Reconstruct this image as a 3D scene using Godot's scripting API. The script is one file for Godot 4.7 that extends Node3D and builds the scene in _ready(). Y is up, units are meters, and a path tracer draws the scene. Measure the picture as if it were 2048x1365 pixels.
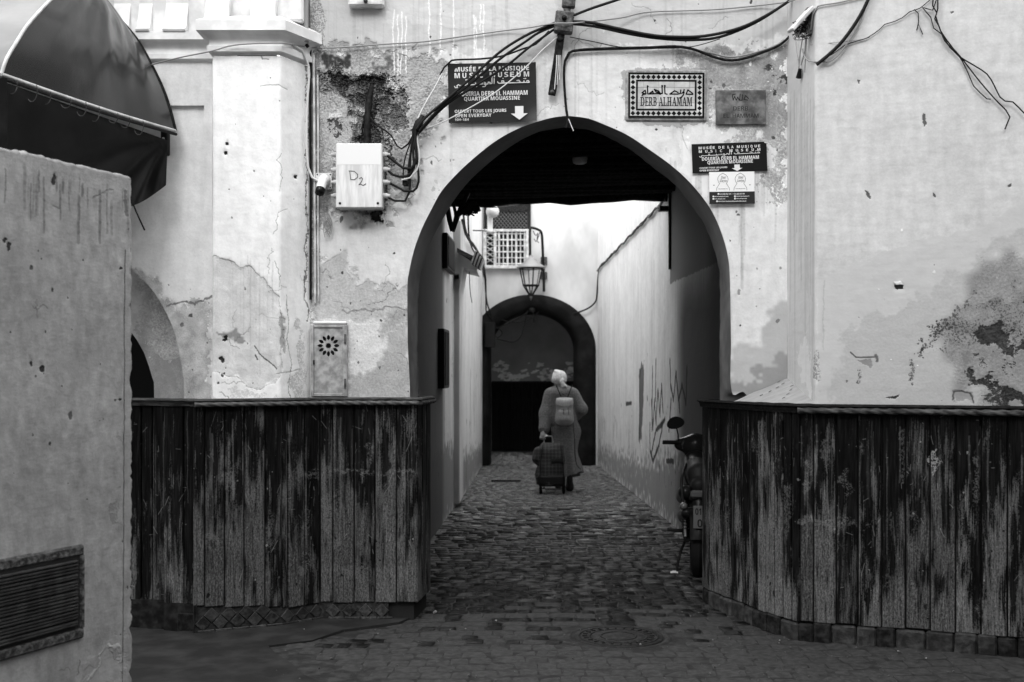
extends Node3D
# A narrow alley seen through a painted arch. x to the right, y up, the alley runs towards -z.
# Every surface is measured along its own wall: at() and hit() turn a point measured on the photograph into a real place on the wall that it belongs to.
const F := 2275.0

static func at(px: float, py: float, d: float) -> Vector3:
	return Vector3((px - 1046.0) / F * d, 1.6 - (py - 740.0) / F * d, -d)

# ---------------------------------------------------------------- a vertical wall over plan points (x, distance)
class Wall:
	var p: PackedVector2Array
	var l := PackedFloat32Array()
	func _init(points: Array) -> void:
		var u := 0.0
		for i in points.size():
			if i > 0: u += (points[i] as Vector2).distance_to(points[i - 1])
			p.append(points[i])
			l.append(u)
	func hit(px: float, py: float) -> Vector2:
		var k := (px - 1046.0) / F
		for i in p.size() - 1:
			var t := (p[i + 1] - p[i]).normalized()
			var u := (k * p[i].y - p[i].x) / (t.x - k * t.y)
			if u >= -1e-4 and u <= l[i + 1] - l[i] + 1e-4:
				return Vector2(l[i] + u, 1.6 - (py - 740.0) / F * (p[i].y + u * t.y))
		# beyond the ends: along the nearer end's line
		var e := 0 if absf(k - p[0].x / p[0].y) < absf(k - p[p.size() - 1].x / p[p.size() - 1].y) else p.size() - 2
		var te := (p[e + 1] - p[e]).normalized()
		var ue := (k * p[e].y - p[e].x) / (te.x - k * te.y)
		return Vector2(l[e] + ue, 1.6 - (py - 740.0) / F * (p[e].y + ue * te.y))
	func seg(u: float) -> int:
		var i := 0
		while i < p.size() - 2 and u > l[i + 1]: i += 1
		return i
	func normal(u: float) -> Vector3:
		var i := seg(u)
		var t := (p[i + 1] - p[i]).normalized()
		return Vector3(t.x, 0, -t.y).cross(Vector3.UP)
	func pt(u: float, y: float, out := 0.0) -> Vector3:
		var i := seg(u)
		var q := p[i] + (p[i + 1] - p[i]).normalized() * (u - l[i])
		return Vector3(q.x, y, -q.y) + normal(u) * out
	func on(px: float, py: float, out := 0.0) -> Vector3:
		var h := hit(px, py)
		return pt(h.x, h.y, out)
	func basis(u: float) -> Basis:
		var n := normal(u)
		return Basis(Vector3.UP.cross(n), Vector3.UP, n)

# ---------------------------------------------------------------- what a plaster surface is made of: tone (as sRGB reflectance) and relief in centimetres
class Paint:
	var w: int
	var h: int
	var u0: float
	var y1: float
	var s: float
	var t: PackedFloat32Array
	var z: PackedFloat32Array
	var wx: PackedByteArray
	var wy: PackedByteArray
	var fine: PackedByteArray
	var grit: PackedByteArray
	var wall: Wall
	var rng := RandomNumberGenerator.new()
	var ns := 1
	func _init(wall_: Wall, u0_: float, u1: float, y0: float, y1_: float, s_: float, base: float, seed_: int) -> void:
		wall = wall_
		u0 = u0_
		y1 = y1_
		s = s_
		ns = seed_
		rng.seed = seed_
		w = int((u1 - u0) * s)
		h = int((y1 - y0) * s)
		t.resize(w * h)
		t.fill(base)
		z.resize(w * h)
		wx = noise(7.0, 1.0, 4)
		wy = noise(7.0, 1.0, 4)
		fine = noise(45.0, 1.0, 3)
		grit = noise(95.0, 1.0, 3)
	func noise(freq: float, tall := 1.0, oct := 4, ridged := false) -> PackedByteArray:
		var n := FastNoiseLite.new()
		ns += 1
		n.seed = ns
		n.noise_type = FastNoiseLite.TYPE_SIMPLEX_SMOOTH
		n.frequency = freq / s
		n.fractal_octaves = oct
		n.fractal_type = FastNoiseLite.FRACTAL_RIDGED if ridged else FastNoiseLite.FRACTAL_FBM
		var im := n.get_image(w if tall >= 1.0 else maxi(8, int(w * tall)), h if tall <= 1.0 else maxi(8, int(h / tall)))
		im.resize(w, h, Image.INTERPOLATE_CUBIC)
		return im.get_data()
	func layer(b: PackedByteArray, dt: float, dz: float) -> void:
		var a := dt / 255.0
		var c := dz / 255.0
		for i in b.size():
			var v := float(b[i]) - 127.0
			t[i] += v * a
			z[i] += v * c
	# the part of a noise over a level, as specks or wear
	func over(b: PackedByteArray, level: float, width: float, tone: float, mix: float, dz: float) -> void:
		for i in b.size():
			var m := (float(b[i]) - level) / width
			if m > 0.0:
				m = minf(m, 1.0)
				t[i] = lerpf(t[i], tone, m * mix)
				z[i] += dz * m
	func px(points: Array) -> PackedVector2Array:
		var out := PackedVector2Array()
		for q in points:
			out.append(wall.hit(q[0], q[1]))
		return out
	# a patch with a ragged outline; points are (u, y) on the wall
	func blob(poly: PackedVector2Array, tone: float, mix: float, dz := 0.0, warp := 0.05, soft := 1, speck := -1.0) -> void:
		var lo := poly[0]
		var hi := poly[0]
		for q in poly:
			lo = lo.min(q)
			hi = hi.max(q)
		var x0 := clampi(int((lo.x - warp - u0) * s) - soft * 2, 0, w - 1)
		var x1 := clampi(int((hi.x + warp - u0) * s) + soft * 2, 0, w - 1)
		var r0 := clampi(int((y1 - hi.y - warp) * s) - soft * 2, 0, h - 1)
		var r1 := clampi(int((y1 - lo.y + warp) * s) + soft * 2, 0, h - 1)
		var bw := x1 - x0 + 1
		var bh := r1 - r0 + 1
		var m := PackedByteArray()
		m.resize(bw * bh)
		var k := warp * 3.0 / 255.0
		for r in bh:
			for c in bw:
				var i := (r + r0) * w + c + x0
				var q := Vector2(u0 + (c + x0) / s + (float(wx[i]) - 127.0) * k + (float(fine[i]) - 127.0) * k * 0.3 + (float(grit[i]) - 127.0) * k * 0.15, y1 - (r + r0) / s + (float(wy[i]) - 127.0) * k + (float(grit[i]) - 127.0) * k * 0.15)
				if Geometry2D.is_point_in_polygon(q, poly):
					m[r * bw + c] = 255
		if soft > 1 and bw > soft and bh > soft:
			var im := Image.create_from_data(bw, bh, false, Image.FORMAT_L8, m)
			im.resize(maxi(2, bw / soft), maxi(2, bh / soft), Image.INTERPOLATE_BILINEAR)
			im.resize(bw, bh, Image.INTERPOLATE_CUBIC)
			m = im.get_data()
		for r in bh:
			for c in bw:
				var v := m[r * bw + c] / 255.0
				if v <= 0.0: continue
				var i := (r + r0) * w + c + x0
				if speck >= 0.0:
					v *= clampf((float(fine[i]) * 0.35 + float(grit[i]) * 0.4 + float(wx[i]) * 0.25 - speck) / 34.0 + 0.25, 0.0, 1.0)
				t[i] = lerpf(t[i], tone, v * mix)
				z[i] += dz * v
	# crumbling within an outline: coarse and fine tone and relief, fading out at its edge
	func mottle(poly: PackedVector2Array, dt: float, dz: float, crag: Variant = null, ct := 0.0, cz := 0.0) -> void:
		var lo := poly[0]
		var hi := poly[0]
		for q in poly:
			lo = lo.min(q)
			hi = hi.max(q)
		for r in range(clampi(int((y1 - hi.y) * s), 0, h - 1), clampi(int((y1 - lo.y) * s), 0, h - 1)):
			for c in range(clampi(int((lo.x - u0) * s), 0, w - 1), clampi(int((hi.x - u0) * s), 0, w - 1)):
				var i := r * w + c
				var q := Vector2(u0 + c / s + (float(wx[i]) - 127.0) * 0.0006, y1 - r / s + (float(wy[i]) - 127.0) * 0.0006)
				if not Geometry2D.is_point_in_polygon(q, poly): continue
				var a := (float(fine[i]) - 127.0) / 127.0
				var b := (float(grit[i]) - 127.0) / 127.0
				var e := (float(wy[i]) - 127.0) / 127.0
				t[i] += dt * (a * 0.5 + b * 0.55 + e * 0.4)
				z[i] += dz * (a * 0.6 + b * 0.3 + e * 0.6)
				if crag != null:
					var v := clampf((float(crag[i]) - 205.0) / 45.0, 0.0, 1.0)
					t[i] -= ct * v
					z[i] -= cz * v
	func stroke(pts: PackedVector2Array, width: float, tone: float, mix: float, dz := 0.0, rough := 0.0) -> void:
		for n in pts.size() - 1:
			var a := pts[n]
			var b := pts[n + 1]
			var half := width * 0.5
			var x0 := clampi(int((minf(a.x, b.x) - half - rough - u0) * s), 0, w - 1)
			var x1 := clampi(int((maxf(a.x, b.x) + half + rough - u0) * s) + 1, 0, w - 1)
			var r0 := clampi(int((y1 - maxf(a.y, b.y) - half - rough) * s), 0, h - 1)
			var r1 := clampi(int((y1 - minf(a.y, b.y) + half + rough) * s) + 1, 0, h - 1)
			for r in range(r0, r1 + 1):
				for c in range(x0, x1 + 1):
					var i := r * w + c
					var q := Vector2(u0 + c / s, y1 - r / s)
					if rough > 0.0: q += Vector2(float(wx[i]) + float(fine[i]) * 0.5 - 190.0, float(wy[i]) - 127.0) * (rough * 3.0 / 255.0)
					var d := q.distance_to(Geometry2D.get_closest_point_to_segment(q, a, b))
					var v := clampf((half - d) * s + 0.6, 0.0, 1.0)
					if v > 0.0:
						t[i] = lerpf(t[i], tone, v * mix)
						z[i] += dz * v
	func specks(n: int, ulo: float, uhi: float, ylo: float, yhi: float, rmin: float, rmax: float, tone: float, mix: float, dz := 0.0) -> void:
		for k in n:
			var c := Vector2(rng.randf_range(ulo, uhi), rng.randf_range(ylo, yhi))
			var rad := rmin + (rmax - rmin) * pow(rng.randf(), 3.0)
			var poly := PackedVector2Array()
			var tall := rng.randf_range(0.7, 1.8)
			for j in 7:
				var a := TAU * j / 7.0
				poly.append(c + Vector2(cos(a), sin(a) * tall) * rad * rng.randf_range(0.5, 1.2))
			blob(poly, tone * rng.randf_range(0.7, 1.3), mix, dz, 0.004)
	func drips(n: int, ulo: float, uhi: float, ytop: float, lmin: float, lmax: float, width: float, tone: float, mix: float) -> void:
		for k in n:
			var u := rng.randf_range(ulo, uhi)
			var pts := PackedVector2Array()
			var len := rng.randf_range(lmin, lmax)
			var yt := ytop - 0.35 * len * rng.randf() - 0.05 * rng.randf()
			for j in 6:
				pts.append(Vector2(u + rng.randf_range(-0.0015, 0.0015), yt - len * j / 5.0))
			stroke(pts, width * rng.randf_range(0.5, 1.5), tone, mix * rng.randf_range(0.3, 1.0), 0.0, 0.0025)
	# hair cracks that wander and fork
	func cracks(n: int, ulo: float, uhi: float, ylo: float, yhi: float, len: float, tone := 0.3) -> void:
		for k in n:
			var q := Vector2(rng.randf_range(ulo, uhi), rng.randf_range(ylo, yhi))
			var a := rng.randf() * TAU
			var pts := PackedVector2Array([q])
			var m := rng.randi_range(7, 14)
			var a0 := a
			for j in m:
				a = a0 + rng.randf_range(-1.1, 1.1)
				q += Vector2(cos(a), sin(a)) * len * rng.randf_range(0.5, 1.2) / m
				pts.append(q)
			stroke(pts, rng.randf_range(0.002, 0.0036), tone, rng.randf_range(0.25, 0.6), -0.04, 0.004)
	# trowelled plaster: broad waves, trowel marks, grain and hair cracks
	func plaster(rough := 1.0) -> void:
		layer(noise(1.6, 1.0, 3), 0.05, 0.5 * rough)
		layer(noise(9.0, 1.0, 4), 0.05, 0.22 * rough)
		layer(noise(30.0, 0.4, 3), 0.025, 0.06 * rough)
		layer(noise(14.0, 4.0, 3), 0.05, 0.0)
		layer(fine, 0.035, 0.05 * rough)
		layer(grit, 0.04, 0.03 * rough)
		over(noise(3.0, 1.0, 3, true), 246.0, 9.0, 0.5, 0.18, -0.03)
	func material(rough := 0.9) -> StandardMaterial3D:
		var b := PackedByteArray()
		b.resize(w * h)
		for i in w * h: b[i] = int(clampf(t[i], 0.03, 0.97) * 255.0)
		var m := StandardMaterial3D.new()
		m.albedo_texture = ImageTexture.create_from_image(Image.create_from_data(w, h, false, Image.FORMAT_L8, b))
		m.heightmap_enabled = true
		m.heightmap_scale = 1.0
		m.heightmap_texture = ImageTexture.create_from_image(Image.create_from_data(w, h, false, Image.FORMAT_RF, z.to_byte_array()))
		m.roughness = rough
		m.metallic_specular = 0.3
		m.texture_repeat = false
		return m
	func uv(u: float, y: float) -> Vector2:
		return Vector2((u - u0) * s / w, (y1 - y) * s / h)
	func relief(u: float, y: float) -> float:
		var c := clampi(int((u - u0) * s), 0, w - 1)
		var r := clampi(int((y1 - y) * s), 0, h - 1)
		return clampf(z[r * w + c] * 0.007, -0.022, 0.008)

# ---------------------------------------------------------------- shapes
class Shape:
	var st := SurfaceTool.new()
	var n := 0
	func _init() -> void:
		st.begin(Mesh.PRIMITIVE_TRIANGLES)
		st.set_smooth_group(-1)
	func smooth(on: bool) -> void:
		st.set_smooth_group(0 if on else -1)
	func tri(a: Vector3, b: Vector3, c: Vector3, ua := Vector2.ZERO, ub := Vector2.ZERO, uc := Vector2.ZERO) -> void:
		st.set_uv(ua)
		st.add_vertex(a)
		st.set_uv(ub)
		st.add_vertex(b)
		st.set_uv(uc)
		st.add_vertex(c)
		n += 1
	# a flat face, turned so that its front looks along the given direction
	func face(p: Array, away: Vector3, uv: Array = []) -> void:
		var p0: Vector3 = p[0]
		var p1: Vector3 = p[1]
		var p2: Vector3 = p[2]
		var nn := (p1 - p0).cross(p2 - p0)
		if p.size() > 3:
			var p3: Vector3 = p[3]
			nn += (p2 - p0).cross(p3 - p0)
		var flip := nn.dot(away) > 0.0
		for i in range(1, p.size() - 1):
			var a := 0
			var b := i + 1 if flip else i
			var c := i if flip else i + 1
			if uv.is_empty(): tri(p[a], p[b], p[c])
			else: tri(p[a], p[b], p[c], uv[a], uv[b], uv[c])
	func box(c: Vector3, size: Vector3, bevel := 0.0, b := Basis(), uvf: Variant = null) -> void:
		var hs := size * 0.5
		var e := minf(bevel, minf(hs.x, minf(hs.y, hs.z)) * 0.9)
		var P := func(sx: float, sy: float, sz: float, ax: int) -> Vector3:
			var q := Vector3(hs.x - (0.0 if ax == 0 else e), hs.y - (0.0 if ax == 1 else e), hs.z - (0.0 if ax == 2 else e))
			return c + b * Vector3(q.x * sx, q.y * sy, q.z * sz)
		var put := func(pts: Array, away: Vector3) -> void:
			var uv := []
			if uvf != null:
				for q in pts: uv.append(uvf.call(q))
			face(pts, b * away, uv)
		var S := [Vector2(-1, -1), Vector2(1, -1), Vector2(1, 1), Vector2(-1, 1)]
		for g in [-1.0, 1.0]:
			put.call(S.map(func(q): return P.call(g, q.x, q.y, 0)), Vector3(g, 0, 0))
			put.call(S.map(func(q): return P.call(q.x, g, q.y, 1)), Vector3(0, g, 0))
			put.call(S.map(func(q): return P.call(q.x, q.y, g, 2)), Vector3(0, 0, g))
		if e <= 0.0: return
		for q in S:
			put.call([P.call(q.x, q.y, -1, 0), P.call(q.x, q.y, 1, 0), P.call(q.x, q.y, 1, 1), P.call(q.x, q.y, -1, 1)], Vector3(q.x, q.y, 0))
			put.call([P.call(q.x, -1, q.y, 0), P.call(q.x, 1, q.y, 0), P.call(q.x, 1, q.y, 2), P.call(q.x, -1, q.y, 2)], Vector3(q.x, 0, q.y))
			put.call([P.call(-1, q.x, q.y, 1), P.call(1, q.x, q.y, 1), P.call(1, q.x, q.y, 2), P.call(-1, q.x, q.y, 2)], Vector3(0, q.x, q.y))
			for g in [-1.0, 1.0]:
				put.call([P.call(q.x, q.y, g, 0), P.call(q.x, q.y, g, 1), P.call(q.x, q.y, g, 2)], Vector3(q.x, q.y, g))
	func rows(g: Array, uv: Array = [], closed := false) -> void:   # a grid of points, front to the side where rows run right and columns run down
		for r in g.size() - 1:
			var m: int = g[r].size()
			for c in (m if closed else m - 1):
				var d := (c + 1) % m
				if uv.is_empty():
					tri(g[r][c], g[r][d], g[r + 1][d])
					tri(g[r][c], g[r + 1][d], g[r + 1][c])
				else:
					tri(g[r][c], g[r][d], g[r + 1][d], uv[r][c], uv[r][d], uv[r + 1][d])
					tri(g[r][c], g[r + 1][d], g[r + 1][c], uv[r][c], uv[r + 1][d], uv[r + 1][c])
	func tube(path: Array, r: Variant, sides := 6, caps := true) -> void:
		smooth(true)
		var m := path.size()
		var t0: Vector3 = (path[1] - path[0]).normalized()
		var side := t0.cross(Vector3.UP if absf(t0.y) < 0.9 else Vector3.RIGHT).normalized()
		var rings := []
		for i in m:
			var t: Vector3 = (path[mini(i + 1, m - 1)] - path[maxi(i - 1, 0)]).normalized()
			side = (side - t * side.dot(t)).normalized()
			var up := t.cross(side)
			var ring := []
			var rad: float = r[i] if r is Array else r
			for k in sides:
				var a := -TAU * k / sides
				ring.append(path[i] + (side * cos(a) + up * sin(a)) * rad)
			rings.append(ring)
		rows(rings, [], true)
		smooth(false)
		if caps:
			face(rings[0], -t0)
			face(rings[m - 1], (path[m - 1] - path[m - 2]))
	func lathe(profile: Array, o: Vector3, axis := Vector3.UP, sides := 16) -> void:   # profile of (radius, along)
		smooth(true)
		var x := axis.cross(Vector3.RIGHT if absf(axis.x) < 0.8 else Vector3.FORWARD).normalized()
		var y := axis.cross(x)
		var g := []
		for q in profile:
			var ring := []
			for k in sides:
				var a := TAU * k / sides
				ring.append(o + axis * q.y + (x * cos(a) + y * sin(a)) * maxf(q.x, 0.0))
			g.append(ring)
		rows(g, [], true)
		smooth(false)
	# a flat outline with thickness: poly in (x, y) of the transform, front at z = front, back at z = back
	func prism(poly: PackedVector2Array, xf: Transform3D, back: float, front: float, uvf: Variant = null, both := false) -> void:
		var idx := Geometry2D.triangulate_polygon(poly)
		var nz := xf.basis.z
		for k in range(0, idx.size(), 3):
			var f := []
			var g := []
			var uv := []
			for j in 3:
				var q := poly[idx[k + j]]
				f.append(xf * Vector3(q.x, q.y, front))
				g.append(xf * Vector3(q.x, q.y, back))
				if uvf != null: uv.append(uvf.call(q))
			face(f, nz, uv)
			if both: face(g, -nz, uv)
		var cw := Geometry2D.is_polygon_clockwise(poly)
		for i in poly.size():
			var a := poly[i]
			var b := poly[(i + 1) % poly.size()]
			var e := (b - a)
			var o := Vector2(e.y, -e.x) if not cw else Vector2(-e.y, e.x)
			var uv := []
			if uvf != null: uv = [uvf.call(a), uvf.call(b), uvf.call(b), uvf.call(a)]
			face([xf * Vector3(a.x, a.y, front), xf * Vector3(b.x, b.y, front), xf * Vector3(b.x, b.y, back), xf * Vector3(a.x, a.y, back)], xf.basis * Vector3(o.x, o.y, 0), uv)
	# a moulding: profile of (out, y) carried along plan points (x, distance), mitred
	func sweep(plan: Array, profile: Array, uvf: Variant = null, ends := true) -> void:
		var m := plan.size()
		var g := []
		var uv := []
		for q in profile:
			g.append([])
			uv.append([])
		var u := 0.0
		for i in m:
			var ta: Vector2 = ((plan[i] - plan[i - 1]) if i > 0 else (plan[1] - plan[0])).normalized()
			var tb: Vector2 = ((plan[i + 1] - plan[i]) if i < m - 1 else ta).normalized()
			if i > 0: u += (plan[i] as Vector2).distance_to(plan[i - 1])
			var na := Vector2(ta.y, -ta.x)
			var nb := Vector2(tb.y, -tb.x)
			var mid := (na + nb).normalized()
			var k := 1.0 / maxf(mid.dot(na), 0.4)
			for j in profile.size():
				var q: Vector2 = plan[i] + mid * (k * profile[j].x)
				g[j].append(Vector3(q.x, profile[j].y, -q.y))
				uv[j].append(uvf.call(u, profile[j].y) if uvf != null else Vector2(u, profile[j].y))
		rows(g, uv)
		if ends:
			for e in [0, m - 1]:
				var pts := []
				for j in profile.size(): pts.append(g[j][e])
				var d: Vector2 = plan[0] - plan[1] if e == 0 else plan[m - 1] - plan[m - 2]
				if pts.size() > 2: face(pts, Vector3(d.x, 0, -d.y))
	func done() -> ArrayMesh:
		st.generate_normals()
		return st.commit()

# ---------------------------------------------------------------- a body from bones: capsules joined with a smooth minimum, meshed as surface nets
class Flesh:
	var lo: Vector3
	var c: float
	var nx: int
	var ny: int
	var nz: int
	var d := PackedFloat32Array()
	func _init(lo_: Vector3, hi: Vector3, cell: float) -> void:
		lo = lo_
		c = cell
		nx = int((hi.x - lo.x) / c) + 2
		ny = int((hi.y - lo.y) / c) + 2
		nz = int((hi.z - lo.z) / c) + 2
		d.resize(nx * ny * nz)
		d.fill(1.0)
	func bone(a: Vector3, b: Vector3, ra: float, rb: float, k := 0.03, flat := 1.0, fold := 0.0, folds := 7.0) -> void:
		var pad := maxf(ra, rb) + k + c * 2.0 + fold
		var q0 := ((a.min(b) - Vector3.ONE * pad - lo) / c).floor()
		var q1 := ((a.max(b) + Vector3.ONE * pad - lo) / c).ceil()
		var S := Vector3(1, 1, flat)
		var A := a * S
		var AB := b * S - A
		var L := maxf(AB.length_squared(), 1e-9)
		for iz in range(maxi(0, int(q0.z)), mini(nz, int(q1.z) + 1)):
			for iy in range(maxi(0, int(q0.y)), mini(ny, int(q1.y) + 1)):
				for ix in range(maxi(0, int(q0.x)), mini(nx, int(q1.x) + 1)):
					var p := (lo + Vector3(ix, iy, iz) * c) * S
					var h := clampf((p - A).dot(AB) / L, 0.0, 1.0)
					var v := p - A - AB * h
					var r := lerpf(ra, rb, h)
					if fold > 0.0: r += fold * h * sin(atan2(v.z, v.x) * folds + h * 2.0)
					var e := v.length() - r
					var i := (iz * ny + iy) * nx + ix
					var o := d[i]
					var m := maxf(k - absf(o - e), 0.0) / k
					d[i] = minf(o, e) - m * m * k * 0.25
	func mesh(into: Shape) -> void:
		var vert := {}
		into.smooth(true)
		var sx := 1
		var sy := nx
		var sz := nx * ny
		var corner := [0, sx, sy, sx + sy, sz, sz + sx, sz + sy, sz + sx + sy]
		var off := [Vector3(0, 0, 0), Vector3(1, 0, 0), Vector3(0, 1, 0), Vector3(1, 1, 0), Vector3(0, 0, 1), Vector3(1, 0, 1), Vector3(0, 1, 1), Vector3(1, 1, 1)]
		var edges := [[0, 1], [2, 3], [4, 5], [6, 7], [0, 2], [1, 3], [4, 6], [5, 7], [0, 4], [1, 5], [2, 6], [3, 7]]
		for z in nz - 1:
			for y in ny - 1:
				for x in nx - 1:
					var i := z * sz + y * sy + x
					if d[i] > c * 4.0: continue
					var neg := 0
					for k in 8:
						if d[i + corner[k]] < 0.0: neg += 1
					if neg == 0 or neg == 8: continue
					var s := Vector3.ZERO
					var m := 0
					for e in edges:
						var a := d[i + corner[e[0]]]
						var b := d[i + corner[e[1]]]
						if (a < 0.0) != (b < 0.0):
							s += (off[e[0]] as Vector3).lerp(off[e[1]], a / (a - b))
							m += 1
					vert[i] = lo + (Vector3(x, y, z) + s / m) * c
		for i in vert:
			for ax in [[sx, sy, sz], [sy, sz, sx], [sz, sx, sy]]:
				var j: int = i + ax[0]
				if j >= d.size() or (d[i] < 0.0) == (d[j] < 0.0): continue
				var p := [i, i - ax[1], i - ax[1] - ax[2], i - ax[2]]
				if not p.all(func(q): return vert.has(q)): continue
				if d[i] < 0.0: p.reverse()
				into.tri(vert[p[0]], vert[p[1]], vert[p[2]])
				into.tri(vert[p[0]], vert[p[2]], vert[p[3]])
		into.smooth(false)

# ---------------------------------------------------------------- naming, materials
var taken := {}
func numbered(called: String) -> String:
	taken[called] = taken.get(called, -1) + 1
	return called if taken[called] == 0 else "%s_%03d" % [called, taken[called]]
func tag(o: Node3D, label: String, category: String, group := "") -> Node3D:
	o.set_meta("label", label)
	o.set_meta("category", category)
	if group: o.set_meta("group", group)
	return o
func thing(called: String, label: String, category: String, where := Vector3.ZERO, group := "") -> Node3D:
	var o := Node3D.new()
	o.name = numbered(called)
	o.position = where
	add_child(o)
	return tag(o, label, category, group)
func part(called: String, mesh: Variant, m: Material, parent: Node3D = self) -> MeshInstance3D:
	var o := MeshInstance3D.new()
	o.mesh = mesh.done() if mesh is Shape else mesh
	o.material_override = m
	if parent == self:
		o.name = numbered(called)
	else:
		var i := 0
		while parent.has_node(called if i == 0 else "%s_%03d" % [called, i]): i += 1
		o.name = called if i == 0 else "%s_%03d" % [called, i]
	parent.add_child(o, true)
	return o
func structure(called: String, mesh: Variant, m: Material) -> MeshInstance3D:
	var o := part(called, mesh, m)
	o.set_meta("kind", "structure")
	return o
func grey(v: float, rough := 0.8, metal := 0.0) -> StandardMaterial3D:   # v is the reflectance on the linear scale
	var m := StandardMaterial3D.new()
	m.albedo_color = Color(v, v, v).linear_to_srgb()
	m.roughness = rough
	m.metallic = metal
	if v < 0.03: m.metallic_specular = 0.25
	return m
# a material with grain that needs no map coordinates: tones between lo and hi (sRGB), size in metres
var noises := {}
func noise_map(kind: int) -> Image:
	if not noises.has(kind):
		var n := FastNoiseLite.new()
		n.seed = 90 + kind
		n.noise_type = FastNoiseLite.TYPE_SIMPLEX_SMOOTH
		n.frequency = 0.02
		n.fractal_octaves = 5
		n.fractal_gain = 0.6
		var im := n.get_seamless_image(256, 256)
		noises[kind] = im
		noises[kind + 100] = ImageTexture.create_from_image(im)
	return noises[kind]
func grain(lo: float, hi: float, size: float, rough := 0.85, bump := 0.15, stretch := Vector3.ONE, seed_ := 1, metal := 0.0) -> StandardMaterial3D:
	var kind := seed_ % 5
	var im := noise_map(kind)
	var ratio := clampf(roundf(lo / hi * 8.0) / 8.0, 0.25, 0.875)
	var key := "%d %.3f" % [kind, ratio]
	if not noises.has(key):
		var b := im.get_data()
		var o := PackedByteArray()
		o.resize(b.size())
		for i in b.size(): o[i] = int(clampf(lerpf(ratio, 1.0, clampf((b[i] / 255.0 - 0.25) * 2.0, 0.0, 1.0)), 0.0, 1.0) * 255.0)
		noises[key] = ImageTexture.create_from_image(Image.create_from_data(256, 256, false, Image.FORMAT_L8, o))
	var m := StandardMaterial3D.new()
	m.albedo_color = Color(hi, hi, hi)
	m.albedo_texture = noises[key]
	m.uv1_triplanar = true
	m.uv1_world_triplanar = true
	m.uv1_scale = Vector3.ONE / (size * 5.0) * stretch
	m.uv1_offset = Vector3(seed_ * 0.37, seed_ * 0.61, seed_ * 0.13)
	m.roughness = rough
	m.metallic = metal
	m.metallic_specular = 0.35 if hi > 0.2 else 0.2
	if bump > 0.0:
		m.heightmap_enabled = true
		m.heightmap_scale = bump
		m.heightmap_texture = noises[kind + 100]
	return m
func text(s: String, m: Material, parent: Node3D, xf: Transform3D, width: float, height: float, font := "Droid Sans", weight := 700) -> void:
	var f := SystemFont.new()
	f.font_names = PackedStringArray([font])
	f.font_weight = weight
	var tm := TextMesh.new()
	tm.text = s
	tm.font = f
	tm.font_size = 32
	tm.pixel_size = 0.01
	tm.depth = 0.05
	tm.curve_step = 2.0
	var box := tm.get_aabb()
	var o := part("lettering", tm, m, parent)
	var k := Vector3(width / box.size.x, height / box.size.y, 0.03)
	var mid := box.position + box.size * 0.5
	o.transform = xf * Transform3D(Basis.from_scale(k), Vector3(-mid.x * k.x, -mid.y * k.y, 0.0))
# strokes of a pen as flat raised ribbons in the (x, y) of a transform
func pen(s: Shape, xf: Transform3D, pts: Array, width: float, thick := 0.002) -> void:
	for i in pts.size() - 1:
		var a: Vector2 = pts[i]
		var b: Vector2 = pts[i + 1]
		var t := (b - a).normalized()
		var e := t * width * 0.3
		var o := Vector2(-t.y, t.x) * width * 0.5
		s.prism(PackedVector2Array([a - e + o, b + e + o, b + e - o, a - e - o]), xf, 0.0, thick)
# a smooth line through points
func curve(pts: Array, step := 0.03) -> Array:
	var out := []
	for i in pts.size() - 1:
		var p0: Vector3 = pts[maxi(i - 1, 0)]
		var p3: Vector3 = pts[mini(i + 2, pts.size() - 1)]
		var n := clampi(int((pts[i] as Vector3).distance_to(pts[i + 1]) / step), 1, 12)
		for k in n:
			out.append((pts[i] as Vector3).cubic_interpolate(pts[i + 1], p0, p3, float(k) / n))
	out.append(pts[pts.size() - 1])
	return out
func resample(pts: PackedVector2Array, n: int) -> PackedVector2Array:
	var l := [0.0]
	for i in range(1, pts.size()): l.append(l[i - 1] + pts[i].distance_to(pts[i - 1]))
	var out := PackedVector2Array()
	var j := 0
	for k in n:
		var want: float = l[l.size() - 1] * k / (n - 1)
		while j < pts.size() - 2 and l[j + 1] < want: j += 1
		var f := clampf((want - l[j]) / maxf(l[j + 1] - l[j], 1e-6), 0.0, 1.0)
		out.append(pts[j].cubic_interpolate(pts[j + 1], pts[maxi(j - 1, 0)], pts[mini(j + 2, pts.size() - 1)], f))
	return out

# ================================================================ the place
var front: Wall
var right_front: Wall
var pillar_face: Wall
var recess: Wall
var near_wall: Wall
var left_alley: Wall
var right_alley: Wall
var far: Wall
var M := {}

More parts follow.
